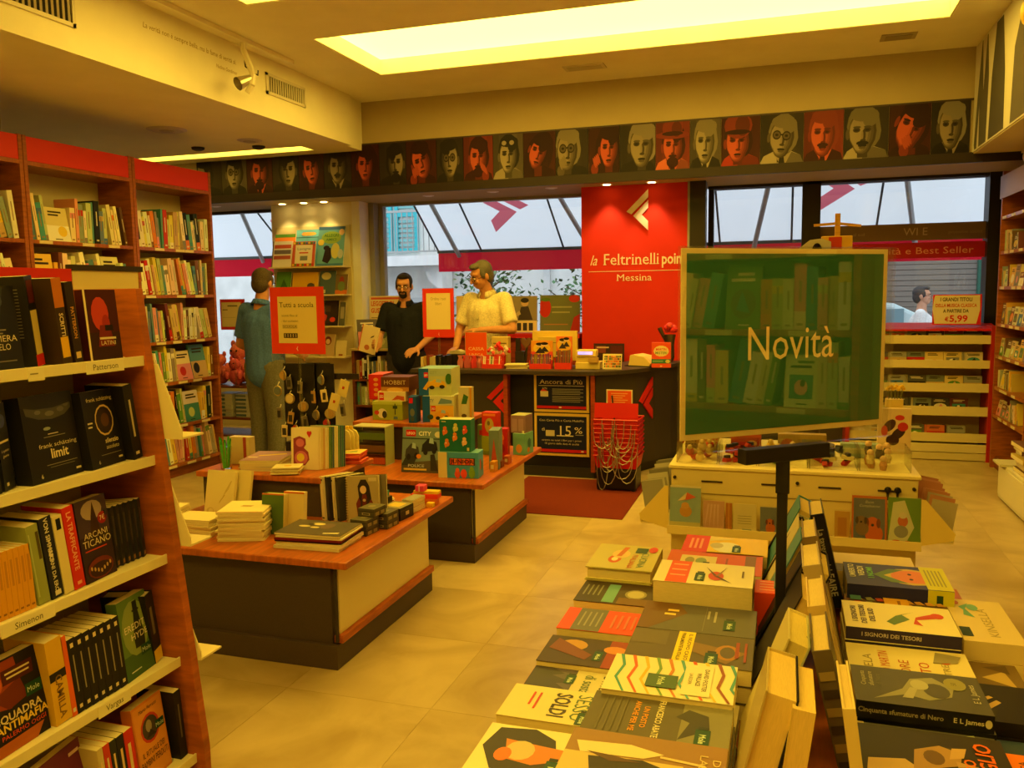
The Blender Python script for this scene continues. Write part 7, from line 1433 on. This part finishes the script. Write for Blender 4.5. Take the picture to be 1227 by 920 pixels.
# left outer column (covers read from the left side of the table)
stack('cream cookbook with an egg-topped figure, raised hardback pile at the far left corner', -.392, 2.172, .205, .17, .80, 3, -90, (206, 196, 120), [('r', 0, 0, 1, 1, (200, 190, 116)), ('e', .62, .36, .16, .10, (206, 90, 40)), ('e', .62, .36, .08, .05, (236, 226, 190)), ('e', .40, .42, .18, .14, (226, 196, 130)), ('p', [(.1, .42), (.5, .36), (.5, .44), (.1, .5)], (206, 110, 50)), ('t', .60, .74, .11, 'CUCINA', (90, 130, 110), {'fit': .6}), ('t', .68, .60, .09, 'ITALIANA', (206, 80, 40), {'fit': .56}), ('r', .1, .62, .32, .80, (30, 80, 50)), ('e', .15, .88, .13, .07, (206, 60, 40))], hard=True)
stack('dark bronze novel with a turquoise label and oval emblem', -.37, 1.99, .145, .205, .765, 2, -90, (74, 56, 40), [('r', .0, .0, 1, .4, (60, 50, 44)), ('r', .1, .32, .95, .46, (110, 170, 170)), ('e', .5, .68, .22, .13, (150, 140, 110)), ('e', .5, .68, .17, .10, (190, 180, 140)), ('r', .7, .5, 1, .98, (120, 84, 40))] + [('r', .2, .06+.06*k, .7, .08+.06*k, (130, 130, 110)) for k in range(4)])
stack('red novel with a wide slate panel, left column of the book table', -.377, 1.82, .13, .19, .76, 2, -90, (226, 70, 30), [('r', 0, .16, 1, .5, (104, 104, 104))] + [('r', .15+.0*k, .22+.07*k, .8, .24+.07*k, (150, 146, 136)) for k in range(4)] + [('r', .2, .6+.08*k, .8, .63+.08*k, (206, 110, 80)) for k in range(4)])
stack('black and crimson crime novel with gold faces, left column of the book table', -.378, 1.665, .135, .19, .752, 2, -90, (70, 40, 36), [('r', 0, 0, 1, .7, (64, 46, 40)), ('r', 0, .7, 1, 1, (150, 50, 36)), ('e', .3, .3, .2, .16, (190, 140, 60)), ('e', .35, .78, .14, .13, (206, 130, 60)), ('p', [(.1, .1), (.5, .05), (.8, .5), (.6, .55)], (120, 60, 40))] + mole(.62, .62))
stack('grey-violet novel with a dark city skyline and white title lettering', -.374, 1.54, .11, .195, .742, 2, -90, (206, 196, 150), [('r', 0, 0, 1, .46, (92, 84, 100)), ('p', [(0, .2), (.2, .34), (.3, .22), (.5, .46), (.6, .3), (.8, .42), (1, .25), (1, 0), (0, 0)], (62, 58, 66)), ('t', .5, .74, .12, 'Divieto', (70, 70, 60), {'n': .8, 'fit': .8}), ('t', .5, .56, .12, 'di sosta', (80, 110, 80), {'fit': .7})] + mole(.4, .42))
stack('pale cream novel titled SANGUE SESSO SOLDI in stacked dark capitals', -.378, 1.42, .125, .20, .755, 2, -90, (220, 206, 150), [('t', .5, .82, .15, 'SANGUE', (96, 40, 40), {'b': 1, 'fit': .82}), ('t', .5, .64, .14, 'SESSO', (80, 110, 80), {'fit': .78}), ('t', .5, .44, .15, 'SOLDI', (60, 50, 44), {'b': 1, 'fit': .72}), ('r', .2, .28, .7, .3, (200, 60, 50)), ('r', .2, .22, .6, .24, (200, 60, 50))] + mole(.82, .76))
stack('white paperback with a dark splash and orange figure, nearest in the left column', -.374, 1.262, .15, .205, .75, 2, -90, (228, 216, 170), [('p', [(.08, .1), (.5, .04), (.92, .2), (.95, .56), (.6, .68), (.2, .6), (.02, .4)], (50, 42, 40)), ('p', [(.3, .2), (.7, .28), (.75, .5), (.55, .78), (.4, .9), (.35, .5)], (206, 120, 50)), ('e', .5, .36, .2, .12, (200, 180, 130)), ('e', .62, .24, .14, .07, (226, 110, 40)), ('r', .1, .72, .9, .74, (110, 100, 90)), ('r', .1, .78, .8, .8, (110, 100, 90))] + mole(.8, .66))
# left inner column
stack('yellow cookbook with a red corner and white bowl, back of the inner left row', -.145, 2.345, .16, .225, .80, 3, -90, (232, 190, 30), [('r', 0, 0, 1, .30, (214, 44, 30)), ('e', .62, .52, .3, .17, (226, 222, 206)), ('e', .55, .40, .16, .08, (190, 180, 150)), ('p', [(.0, .3), (.3, .3), (.2, .5), (.1, .6)], (222, 200, 120))] + [('r', .2, .08+.06*k, .8, .11+.06*k, (232, 150, 110)) for k in range(3)] + mole(.72, .64))
stack('burnt orange novel with a cream panel and moustache emblem', -.163, 2.19, .17, .24, .80, 3, -90, (206, 84, 34), [('r', .25, .14, .85, .52, (214, 196, 140)), ('e', .5, .36, .16, .06, (130, 150, 110)), ('e', .5, .24, .16, .05, (150, 140, 90)), ('r', .1, .82, .9, .93, (130, 90, 60)), ('r', .3, .62, .8, .64, (150, 70, 40))] + mole(.78, .42))
stack('thick white novel with an orange band and sketch, tallest pile of the inner row', -.167, 1.962, .155, .22, .845, 2, -90, PK, [('r', 0, .12, 1, .34, (232, 80, 26))] + [('r', .15+.25*k, .15, .2+.25*k, .31, (236, 170, 120)) for k in range(3)] + [('e', .6, .62, .2, .08, (206, 70, 40)), ('p', [(.2, .5), (.6, .6), (.58, .63)], (90, 70, 60)), ('p', [(.9, .8), (.6, .64), (.62, .6)], (90, 70, 60)), ('p', [(.15, .72), (.6, .62), (.6, .65)], (150, 120, 100)), ('r', .3, .88, .6, .9, (120, 100, 80))] + mole(.7, .46), [spt('CON GARBO   TROPPO AMARI I RICORDI', (90, 70, 50), .07, .22, .2, .5)])
carton('bright orange-red small box tucked at the end of the thick white novels', -.055, 1.945, TZ, .055, .09, .115, 0, (232, 74, 22), None, [('r', .1, .5+.12*k, .9, .55+.12*k, (236, 150, 100)) for k in range(3)], topart=[('r', .2, .2+.2*k, .8, .26+.2*k, (240, 160, 110)) for k in range(4)])
stack('slate grey novel with a lit brown house gable on its cover', -.166, 1.79, .155, .24, .80, 3, -90, (96, 92, 88), [('p', [(.0, .0), (1, 0), (1, .1), (.35, .40), (.0, .3)], (110, 76, 40)), ('r', .25, .22, .32, .32, (232, 196, 90)), ('r', .40, .2, .47, .3, (232, 196, 90)), ('r', .2, .58, .5, .6, (170, 164, 150)), ('r', .2, .64, .6, .66, (170, 164, 150)), ('r', .05, .56, .95, .565, (130, 124, 116))] + mole(.66, .78))
stack('brown-grey novel with a bright yellow bookmark band and golden figure', -.166, 1.635, .15, .24, .80, 3, -90, (92, 80, 64), [('r', .05, .0, .5, .3, (104, 92, 74)), ('p', [(.3, .5), (.6, .5), (.9, .8), (.5, .95), (.4, .7)], (130, 100, 60)), ('e', .55, .8, .24, .1, (170, 116, 40)), ('e', .55, .8, .18, .06, (92, 80, 64)), ('r', 0, .38, 1, .52, (236, 206, 20)), ('t', .5, .47, .03, 'IL NUOVO CASO', (90, 80, 30), {'b': 1, 'fit': .86}), ('t', .5, .41, .03, 'FINALMENTE IN ITALIA', (90, 80, 30), {'b': 1, 'fit': .9}), ('r', .2, .86, .7, .89, (150, 60, 40)), ('r', .2, .93, .8, .95, (150, 60, 40))] + mole(.80, .68))
sw_ = []
for k, c in enumerate([(70, 150, 150), (206, 90, 40), (226, 180, 50), (110, 150, 80), (200, 120, 50), (90, 160, 170), (206, 80, 40), (230, 190, 60), (150, 80, 50), (80, 150, 160)]):
    y = .04+.10*k; sw_.append(('p', [(0, y), (.3, y+.05), (.65, y+.02), (1, y+.12), (1, y+.14), (.65, y+.045), (.3, y+.075), (0, y+.03)], c))
stack('white novel crossed by curved coloured stripes with a small author panel', -.183, 1.472, .15, .225, .81, 3, -90, PK, sw_ + [('r', .1, .60, .92, .82, (232, 222, 186)), ('t', .5, .755, .035, 'DAVID FOSTER', (100, 90, 70), {'b': 1, 'fit': .6}), ('t', .5, .70, .035, 'WALLACE', (100, 90, 70), {'b': 1}), ('t', .5, .64, .03, 'LA SCOPA', (120, 110, 90))] + [('r', .48, .32, .82, .56, (70, 100, 70)), ('t', .65, .41, .05, 'Mole', (206, 222, 190), {'b': 1})])
stack('dark olive novel lettered FRANCESCO ABATE with orange title, inner left row', -.187, 1.335, .145, .235, .80, 3, -90, (92, 84, 64), [('r', 0, .66, 1, 1, (130, 124, 96)), ('p', [(.2, .7), (.4, .62), (.5, .72), (.9, .66), (.6, .86), (.3, .84)], (60, 56, 50)), ('t', .5, .485, .045, 'FRANCESCO ABATE', (226, 214, 170), {'b': 1, 'fit': .86}), ('t', .5, .39, .04, 'UN POSTO', (226, 150, 30), {'b': 1, 'fit': .5}), ('t', .5, .32, .04, 'ANCHE PER ME', (226, 150, 30), {'b': 1, 'fit': .7})] + [('r', .1, .1+.05*k, .9, .11+.05*k, (104, 96, 74)) for k in range(4)] + mole(.8, .82))
stack('tan novel with a black-dressed woman seen from the side, nearest in the inner left row', -.19, 1.19, .155, .24, .803, 3, -90, (150, 112, 70), [('r', .45, 0, 1, .75, (206, 180, 120)), ('p', [(.5, .16), (.75, .2), (.85, .55), (.95, .7), (.6, .72), (.45, .5)], (48, 40, 38)), ('p', [(.25, .05), (.45, .1), (.42, .5), (.3, .62), (.2, .4)], (226, 206, 160)), ('p', [(.42, .14), (.55, .3), (.5, .5), (.44, .3)], (90, 60, 40)), ('p', [(.33, .6), (.37, .6), (.42, .88), (.38, .88)], (216, 190, 140)), ('t', .5, .92, .05, 'DELLE', (214, 190, 130), {'n': .8, 'fit': .5}), ('t', .5, .84, .05, 'LABBRA', (214, 190, 130), {'n': .8, 'fit': .6})] + mole(.8, .55))
# right inner column (covers read from the right side)
stack('pale magazine-like book at the far end of the right row, mostly covered', .22, 2.33, .16, .22, .785, 2, 90, (214, 190, 130), [('r', .0, 0, .4, 1, (90, 80, 80)), ('e', .3, .3, .2, .1, (206, 90, 50))])
stack('indigo novel with a painted woman and a lime band, far right row', .262, 2.135, .165, .225, .82, 2, 90, (52, 52, 120), [('e', .5, .36, .36, .26, (200, 170, 70)), ('e', .5, .33, .28, .22, (214, 120, 70)), ('p', [(.2, .4), (.5, .62), (.8, .4), (.8, .55), (.5, .72), (.2, .56)], (90, 120, 70)), ('e', .38, .36, .04, .02, (50, 40, 60)), ('e', .6, .36, .04, .02, (50, 40, 60)), ('r', 0, 0, 1, .24, (206, 200, 30)), ('t', .6, .9, .06, 'UMBERTO', (226, 222, 200), {'b': 1, 'fit': .6}), ('t', .6, .81, .06, 'VERDI', (226, 222, 200), {'b': 1, 'fit': .45}), ('t', .55, .72, .06, 'I NOMI', (110, 190, 90), {'b': 1, 'fit': .5})] + [('r', .15, .05+.035*k, .85, .065+.035*k, (150, 146, 40)) for k in range(5)], [('r', 0, 0, 1, .24, (206, 200, 30)), ('r', .2, .1, .8, .16, (40, 70, 50))], spinec=(44, 44, 96))
mosaic = [('p', [(a, b), (a+.14, b+.04), (a+.11, b+.10), (a-.02, b+.08)], rg_.choice([(190, 80, 50), (90, 110, 120), (206, 150, 60), (110, 70, 60), (150, 150, 110), (80, 60, 90)])) for a in (.02, .18, .34, .5, .66, .82) for b in (.02, .12, .22, .32, .5, .6, .7, .82)]
stack('novel with a busy multicoloured mosaic cover and an orange title label', .252, 2.01, .14, .215, .785, 2, 90, (130, 90, 70), mosaic + [('r', .2, .38, .8, .62, (226, 170, 50)), ('r', .3, .46, .7, .49, (150, 100, 40)), ('r', .6, .84, .95, .95, (90, 140, 150))])
stack('white novel with a green Italy-shaped blot, red shape and blue spine', .239, 1.885, .155, .215, .81, 4, 90, (232, 218, 160), [('p', [(.3, .62), (.55, .52), (.75, .34), (.6, .46), (.45, .40), (.3, .5), (.2, .56)], (90, 120, 60)), ('p', [(.25, .3), (.45, .34), (.6, .10), (.75, .12), (.7, .2), (.55, .34), (.3, .38)], (206, 70, 40)), ('e', .66, .14, .1, .06, (206, 70, 40)), ('t', .5, .88, .05, 'I SIGNORI', (90, 80, 110), {'b': 1, 'fit': .6}), ('t', .5, .80, .05, 'DEI TESORI', (90, 80, 110), {'b': 1, 'fit': .7}), ('t', .5, .72, .05, 'DEL SUD', (90, 80, 110), {'b': 1, 'fit': .5})], [('r', .0, .0, 1, 1, (52, 44, 84)), spt('I SIGNORI DEI TESORI', (190, 180, 180), .027, .215, .3, .6)], spinec=(52, 44, 84))
stack('large cream novel with thin red and ochre capitals about Manzano and love', .24, 1.69, .215, .22, .78, 2, 90, (230, 214, 150), [('t', .42, .80, .075, 'MICHELA', (150, 130, 80), {'n': .8, 'fit': .7}), ('t', .45, .66, .08, 'MANZANO MARTIN', (200, 70, 40), {'n': .8, 'fit': .86}), ('t', .4, .5, .085, "L'AMORE", (190, 90, 50), {'fit': .62}), ('t', .4, .34, .085, 'È TUTTO', (200, 60, 40), {'fit': .6}), ('t', .45, .18, .06, 'E ALTRE', (170, 150, 100), {'fit': .5}), ('e', .36, .07, .10, .05, (60, 50, 40)), ('e', .8, .2, .1, .06, (206, 90, 40)), ('p', [(.7, .3), (.95, .25), (.9, .05), (.75, .1)], (150, 140, 110)), ('r', .02, .0, .12, .05, (30, 26, 24))])
tie = [('p', [(.1, .86), (.45, .62), (.75, .54), (.85, .36), (.6, .22), (.35, .26), (.2, .44), (.3, .6)], (150, 146, 120)), ('e', .48, .36, .2, .1, (84, 80, 76)), ('e', .6, .48, .14, .07, (180, 176, 146)), ('p', [(.2, .56), (.5, .5), (.5, .56), (.2, .64)], (176, 170, 140)), ('e', .72, .20, .17, .085, (150, 144, 90)), ('t', .72, .19, .04, '50', (90, 86, 60)), ('t', .5, .06, .05, 'E L James', (206, 200, 170), {'fit': .5}), ('t', .62, .90, .04, 'Cinquanta', (190, 184, 150), {'fit': .4}), ('t', .62, .84, .04, 'sfumature', (190, 184, 150), {'fit': .4}), ('t', .62, .78, .04, 'di Nero', (110, 106, 90), {'fit': .3})]
stack('grey novel by E L James with a silver mask, above its black spine', .227, 1.52, .14, .205, .822, 4, 90, (84, 80, 76), tie, [('r', 0, 0, 1, 1, (24, 22, 22)), spt('Cinquanta sfumature di Nero', (160, 150, 120), .03, .205, .27, .67), spt('E L James', (206, 196, 160), .03, .205, .27, .18), ('e', .5, .04, .25, .025, (206, 196, 160))], spinec=(24, 22, 22), group=None)
stack('lower grey novel with a yellowish moon seal peeping out before the silver mask one', .225, 1.425, .05, .21, .785, 2, 90, (92, 90, 80), [('e', .4, .62, .5, .10, (170, 166, 96)), ('p', [(.0, .3), (.6, .36), (1, .14), (.3, .12)], (170, 176, 130)), ('r', .4, .84, .6, .94, (206, 196, 160)), ('r', .0, .92, 1, 1, (214, 196, 140))])
hands = [('p', [(.1, 1), (.5, .95), (.55, .7), (.35, .55), (.2, .7)], (206, 170, 110)), ('p', [(.42, .66), (.7, .62), (.8, .44), (.72, .3), (.55, .34), (.48, .5)], (176, 136, 80)), ('e', .62, .50, .1, .07, (110, 80, 46)), ('p', [(.62, .4), (.78, .36), (.8, .26), (.66, .3)], (200, 160, 100)), ('p', [(.15, .62), (.35, .46), (.4, .2), (.2, .1), (.05, .3)], (190, 150, 96)), ('p', [(.52, .36), (.56, .22), (.6, .36)], (190, 150, 96)), ('t', .40, .235, .075, 'TI PREGO', (226, 110, 20), {'b': 1, 'fit': .5}), ('t', .58, .10, .11, 'VOGLIO', (226, 104, 16), {'b': 1, 'fit': .62, 'sh': .1})]
stack('black novel with clasped glowing hands and orange letters VOGLIO, nearest right', .222, 1.29, .21, .205, .81, 3, 90, (50, 42, 38), hands, [('r', 0, 0, 1, 1, (206, 176, 110))])
flat('orange band-covered book lying right of the clasped hands novel, lettered in black', .375, 1.275, TZ+.0008, .20, .11, .10, 90, (232, 120, 20), [('t', .5, .72, .10, 'LA FIGLIA EROTICA', (60, 40, 20), {'fit': .8}), ('t', .5, .48, .10, 'CHE PIACE', (60, 40, 20), {'fit': .5}), ('t', .5, .24, .10, 'AL MONDO', (60, 40, 20), {'fit': .45})])
# right outer column
stack('thick cream novel with a turquoise bird, lettered KINSELLA', .418, 1.985, .25, .115, .785, 2, 90, (222, 200, 140), [('t', .45, .36, .16, 'KINSELLA', (170, 150, 100), {'fit': .66}), ('p', [(.55, .60), (.75, .7), (.9, .6), (.8, .8), (.72, .74), (.6, .78)], (110, 170, 150)), ('e', .8, .56, .08, .1, (120, 176, 156)), ('e', .9, .82, .05, .06, (206, 110, 60)), ('r', .1, .8, .3, .98, (40, 60, 60))])
stack('brown novel with two pale figures, small pile right of the large cream novel', .405, 1.79, .12, .09, .745, 2, 90, (120, 96, 56), [('p', [(.1, .2), (.4, .8), (.7, .3)], (190, 160, 90)), ('p', [(.6, .2), (.8, .7), (.95, .2)], (90, 70, 50))])
stack('black glossy novel with pale fingers across it, outer right row', .40, 1.65, .15, .16, .755, 2, 90, (36, 30, 28), [('p', [(.1, .9), (.5, .6), (.56, .64), (.15, .98)], (190, 156, 90)), ('p', [(.3, .98), (.62, .66), (.66, .7), (.4, .99)], (206, 170, 100))])
stack('flat blue and yellow book, outer right row before the black glossy novel', .395, 1.485, .13, .15, .735, 1, 90, (60, 80, 110), [('r', 0, 0, 1, .45, (206, 180, 40)), ('r', .2, .15, .8, .2, (130, 120, 40)), ('r', .2, .25, .7, .3, (130, 120, 40))])
# black rack and standing books along the middle
rk_ = root('book_rack', (.03, 1.75, TZ), 'black wire rack holding the leaning books on the book table', 'rack')
for y in (1.42, 1.83, 2.2, 2.42):
    MB().path([(-.055, y, TZ+.012), (-.055, y, TZ+.03), (.048, y, TZ+.23), (.125, y, TZ+.03), (.125, y, TZ+.012)], .005, 6, (24, 22, 22)).build('hoop', 'plastic', rk_)
MB().box(-.06, 1.1, TZ+.0008, -.045, 2.44, TZ+.012, (26, 24, 24)).box(.117, 1.1, TZ+.0008, .132, 2.44, TZ+.012, (26, 24, 24)).build('base_rail', 'plastic', rk_)
def leanL(label, y, t, h, w, c, page=(226, 196, 120), a=25, x=-.05, z=TZ+.035, fr=None, hard=True, spc=None):
    return book(label, T(x, y, z) @ RY(a) @ RZ(-90) @ T(-w, 0, 0), w, h, t, c, fr, None, page=page, hard=hard, back=spc, name='novel', cat='novel')
def leanR(label, y, t, h, w, c, sp=None, a=13, x=.128, z=TZ+.03, fr=None, page=(214, 190, 130)):
    return book(label, T(x, y, z+.005) @ RY(-a) @ RZ(90) , w, h, t, c, fr, sp, page=page, hard=True, name='novel', cat='novel')
BLK = (30, 28, 30)
leanL('teal-bordered hardback leaning at the far end of the black rack', 2.26, .036, .225, .15, (70, 130, 140), spc=(80, 140, 150))
leanL('cream hardback in film leaning in front of the teal-bordered one', 2.10, .03, .215, .14, (206, 196, 150), page=(206, 190, 120))
leanL('blue-edged hardback leaning midway along the rack', 1.98, .032, .222, .11, (100, 150, 170), spc=(206, 110, 70))
leanL('thick black hardback with broad cream pages leaning just behind the sign post', 1.80, .055, .225, .15, BLK, x=-.045)
leanL('black hardback with wide cream fore-edge leaning before the sign post', 1.57, .048, .235, .15, (40, 34, 32), spc=(120, 60, 40), x=-.062)
leanL('pale clear-wrapped slim hardback leaning in the near half of the rack', 1.37, .036, .225, .14, (214, 200, 140), page=(222, 200, 120), spc=(190, 190, 150), x=-.062, a=20)
leanL('nearest leaning hardback with black head band and broad cream top', 1.16, .045, .225, .15, (190, 170, 110), spc=BLK, x=-.066, a=13)
leanL('cream paperback squeezed beside the nearest leaning hardback', 1.15, .03, .205, .14, (222, 196, 110), hard=False, a=7, x=-.005)
leanR('tall black hardback with a white-lettered spine leaning towards the sign', 2.12, .032, .235, .155, BLK, [spt('La taverna del', (170, 160, 140), .032, .235, .4, .62), spt('FAIRE', (190, 180, 160), .032, .235, .5, .25)], x=.150)
leanR('brown landscape-covered paperback leaning back behind the white blot novel', 1.90, .030, .24, .16, (130, 108, 76), [('r', 0, .3, 1, .6, (170, 150, 100)), ('r', 0, .0, 1, .2, (96, 80, 60))])
leanR('pale grey and violet picture-spined book leaning along the right of the rack', 1.70, .034, .24, .16, (170, 150, 110), [('r', 0, .6, 1, .85, (130, 110, 110)), ('r', 0, .1, 1, .4, (206, 180, 120)), ('e', .5, .3, .4, .06, (90, 60, 90))])
leanR('long cream spine with faint print leaning on the right of the rack', 1.49, .030, .235, .16, (206, 176, 110), [spt('VITA QUOTIDIANA', (150, 120, 70), .03, .235, .3, .5)])
leanR('dark patterned spine leaning beside the silver mask novel', 1.30, .028, .235, .16, (96, 84, 64), [('r', .1, .2+.12*k, .9, .26+.12*k, [(60, 50, 44), (150, 130, 80)][k % 2]) for k in range(6)])
leanR('thin cream book fanned open at the near right of the rack', 1.12, .016, .23, .15, (222, 200, 130), None, a=8)
# ------------------------------------------------------------------ green sign on its post
SL, SR = Vector((-.1926, 1.6747, 0)), Vector((.2069, 1.9924, 0)); ux = (SR-SL).normalized(); sw2 = (SR-SL).length
sgn = root('table_sign', (.0025, 1.77, TZ), 'green acrylic sign lettered Novità on a black post over the book table', 'sign')
rzs = math.atan2(ux.y, ux.x); sgn.rotation_euler = (0, 0, 0)
def SB(x0, y0, z0, x1, y1, z1, c, name, m, **k):
    b = MB(); b.T = T(SL.x, SL.y, 0) @ Matrix.Rotation(rzs, 4, 'Z'); b.box(x0, y0, z0, x1, y1, z1, c); return b.build(name, m, sgn, **k)
zt_, zb_ = 1.582, 1.204
m = bpy.data.materials.new('green_print'); m.use_nodes = True; b = m.node_tree.nodes['Principled BSDF']; b.inputs['Base Color'].default_value = lin((46, 112, 84)); b.inputs['Roughness'].default_value = .5; M['green'] = m
M['signfilm'] = clear('polished_acrylic', (1, 1, 1, 1), .085, .004, .3)
SB(-.004, -.004, zb_-.028, sw2+.02, -.0015, zt_+.004, WHITE, 'acrylic_front', 'signfilm')
SB(0, 0, zb_, sw2, .003, zt_, (236, 214, 160), 'white_card', 'paper')
SB(.011, -.0008, zb_+.012, sw2-.011, -.0002, zt_-.010, (46, 112, 84), 'green_panel', 'green')
SB(-.004, .004, zb_-.028, sw2+.02, .0065, zt_+.004, WHITE, 'acrylic_back', 'acrylic')
lt, W_ = text_tris('Novità', 0, 0, .92); k_ = .222/W_; b = MB(); b.T = T(SL.x, SL.y, 0) @ Matrix.Rotation(rzs, 4, 'Z')
for t in lt: b.ngon([(.150+px*k_, -.0011, 1.358+py*k_*1.12) for px, py in t], (252, 232, 180))
b.build('lettering', 'paper', sgn)
ba = C0 = Vector((-.0755, 1.704, 0)); bb2 = Vector((.0857, 1.832, 0)); b = MB(); b.T = T(ba.x, ba.y, 0) @ Matrix.Rotation(rzs, 4, 'Z'); b.box(0, -.012, 1.157, .206, .016, 1.187, (30, 27, 26)); b.build('cross_bar', 'plastic', sgn, bevel=.002)
MB().box(-.009, 1.761, TZ+.004, .012, 1.779, 1.135, (28, 25, 24)).box(-.012, 1.758, 1.09, .015, 1.782, 1.158, (28, 25, 24)).build('post', 'plastic', sgn, bevel=.002)
MB().box(-.04, 1.745, TZ+.0008, .04, 1.795, TZ+.006, (28, 25, 24)).build('foot_plate', 'plastic', sgn)
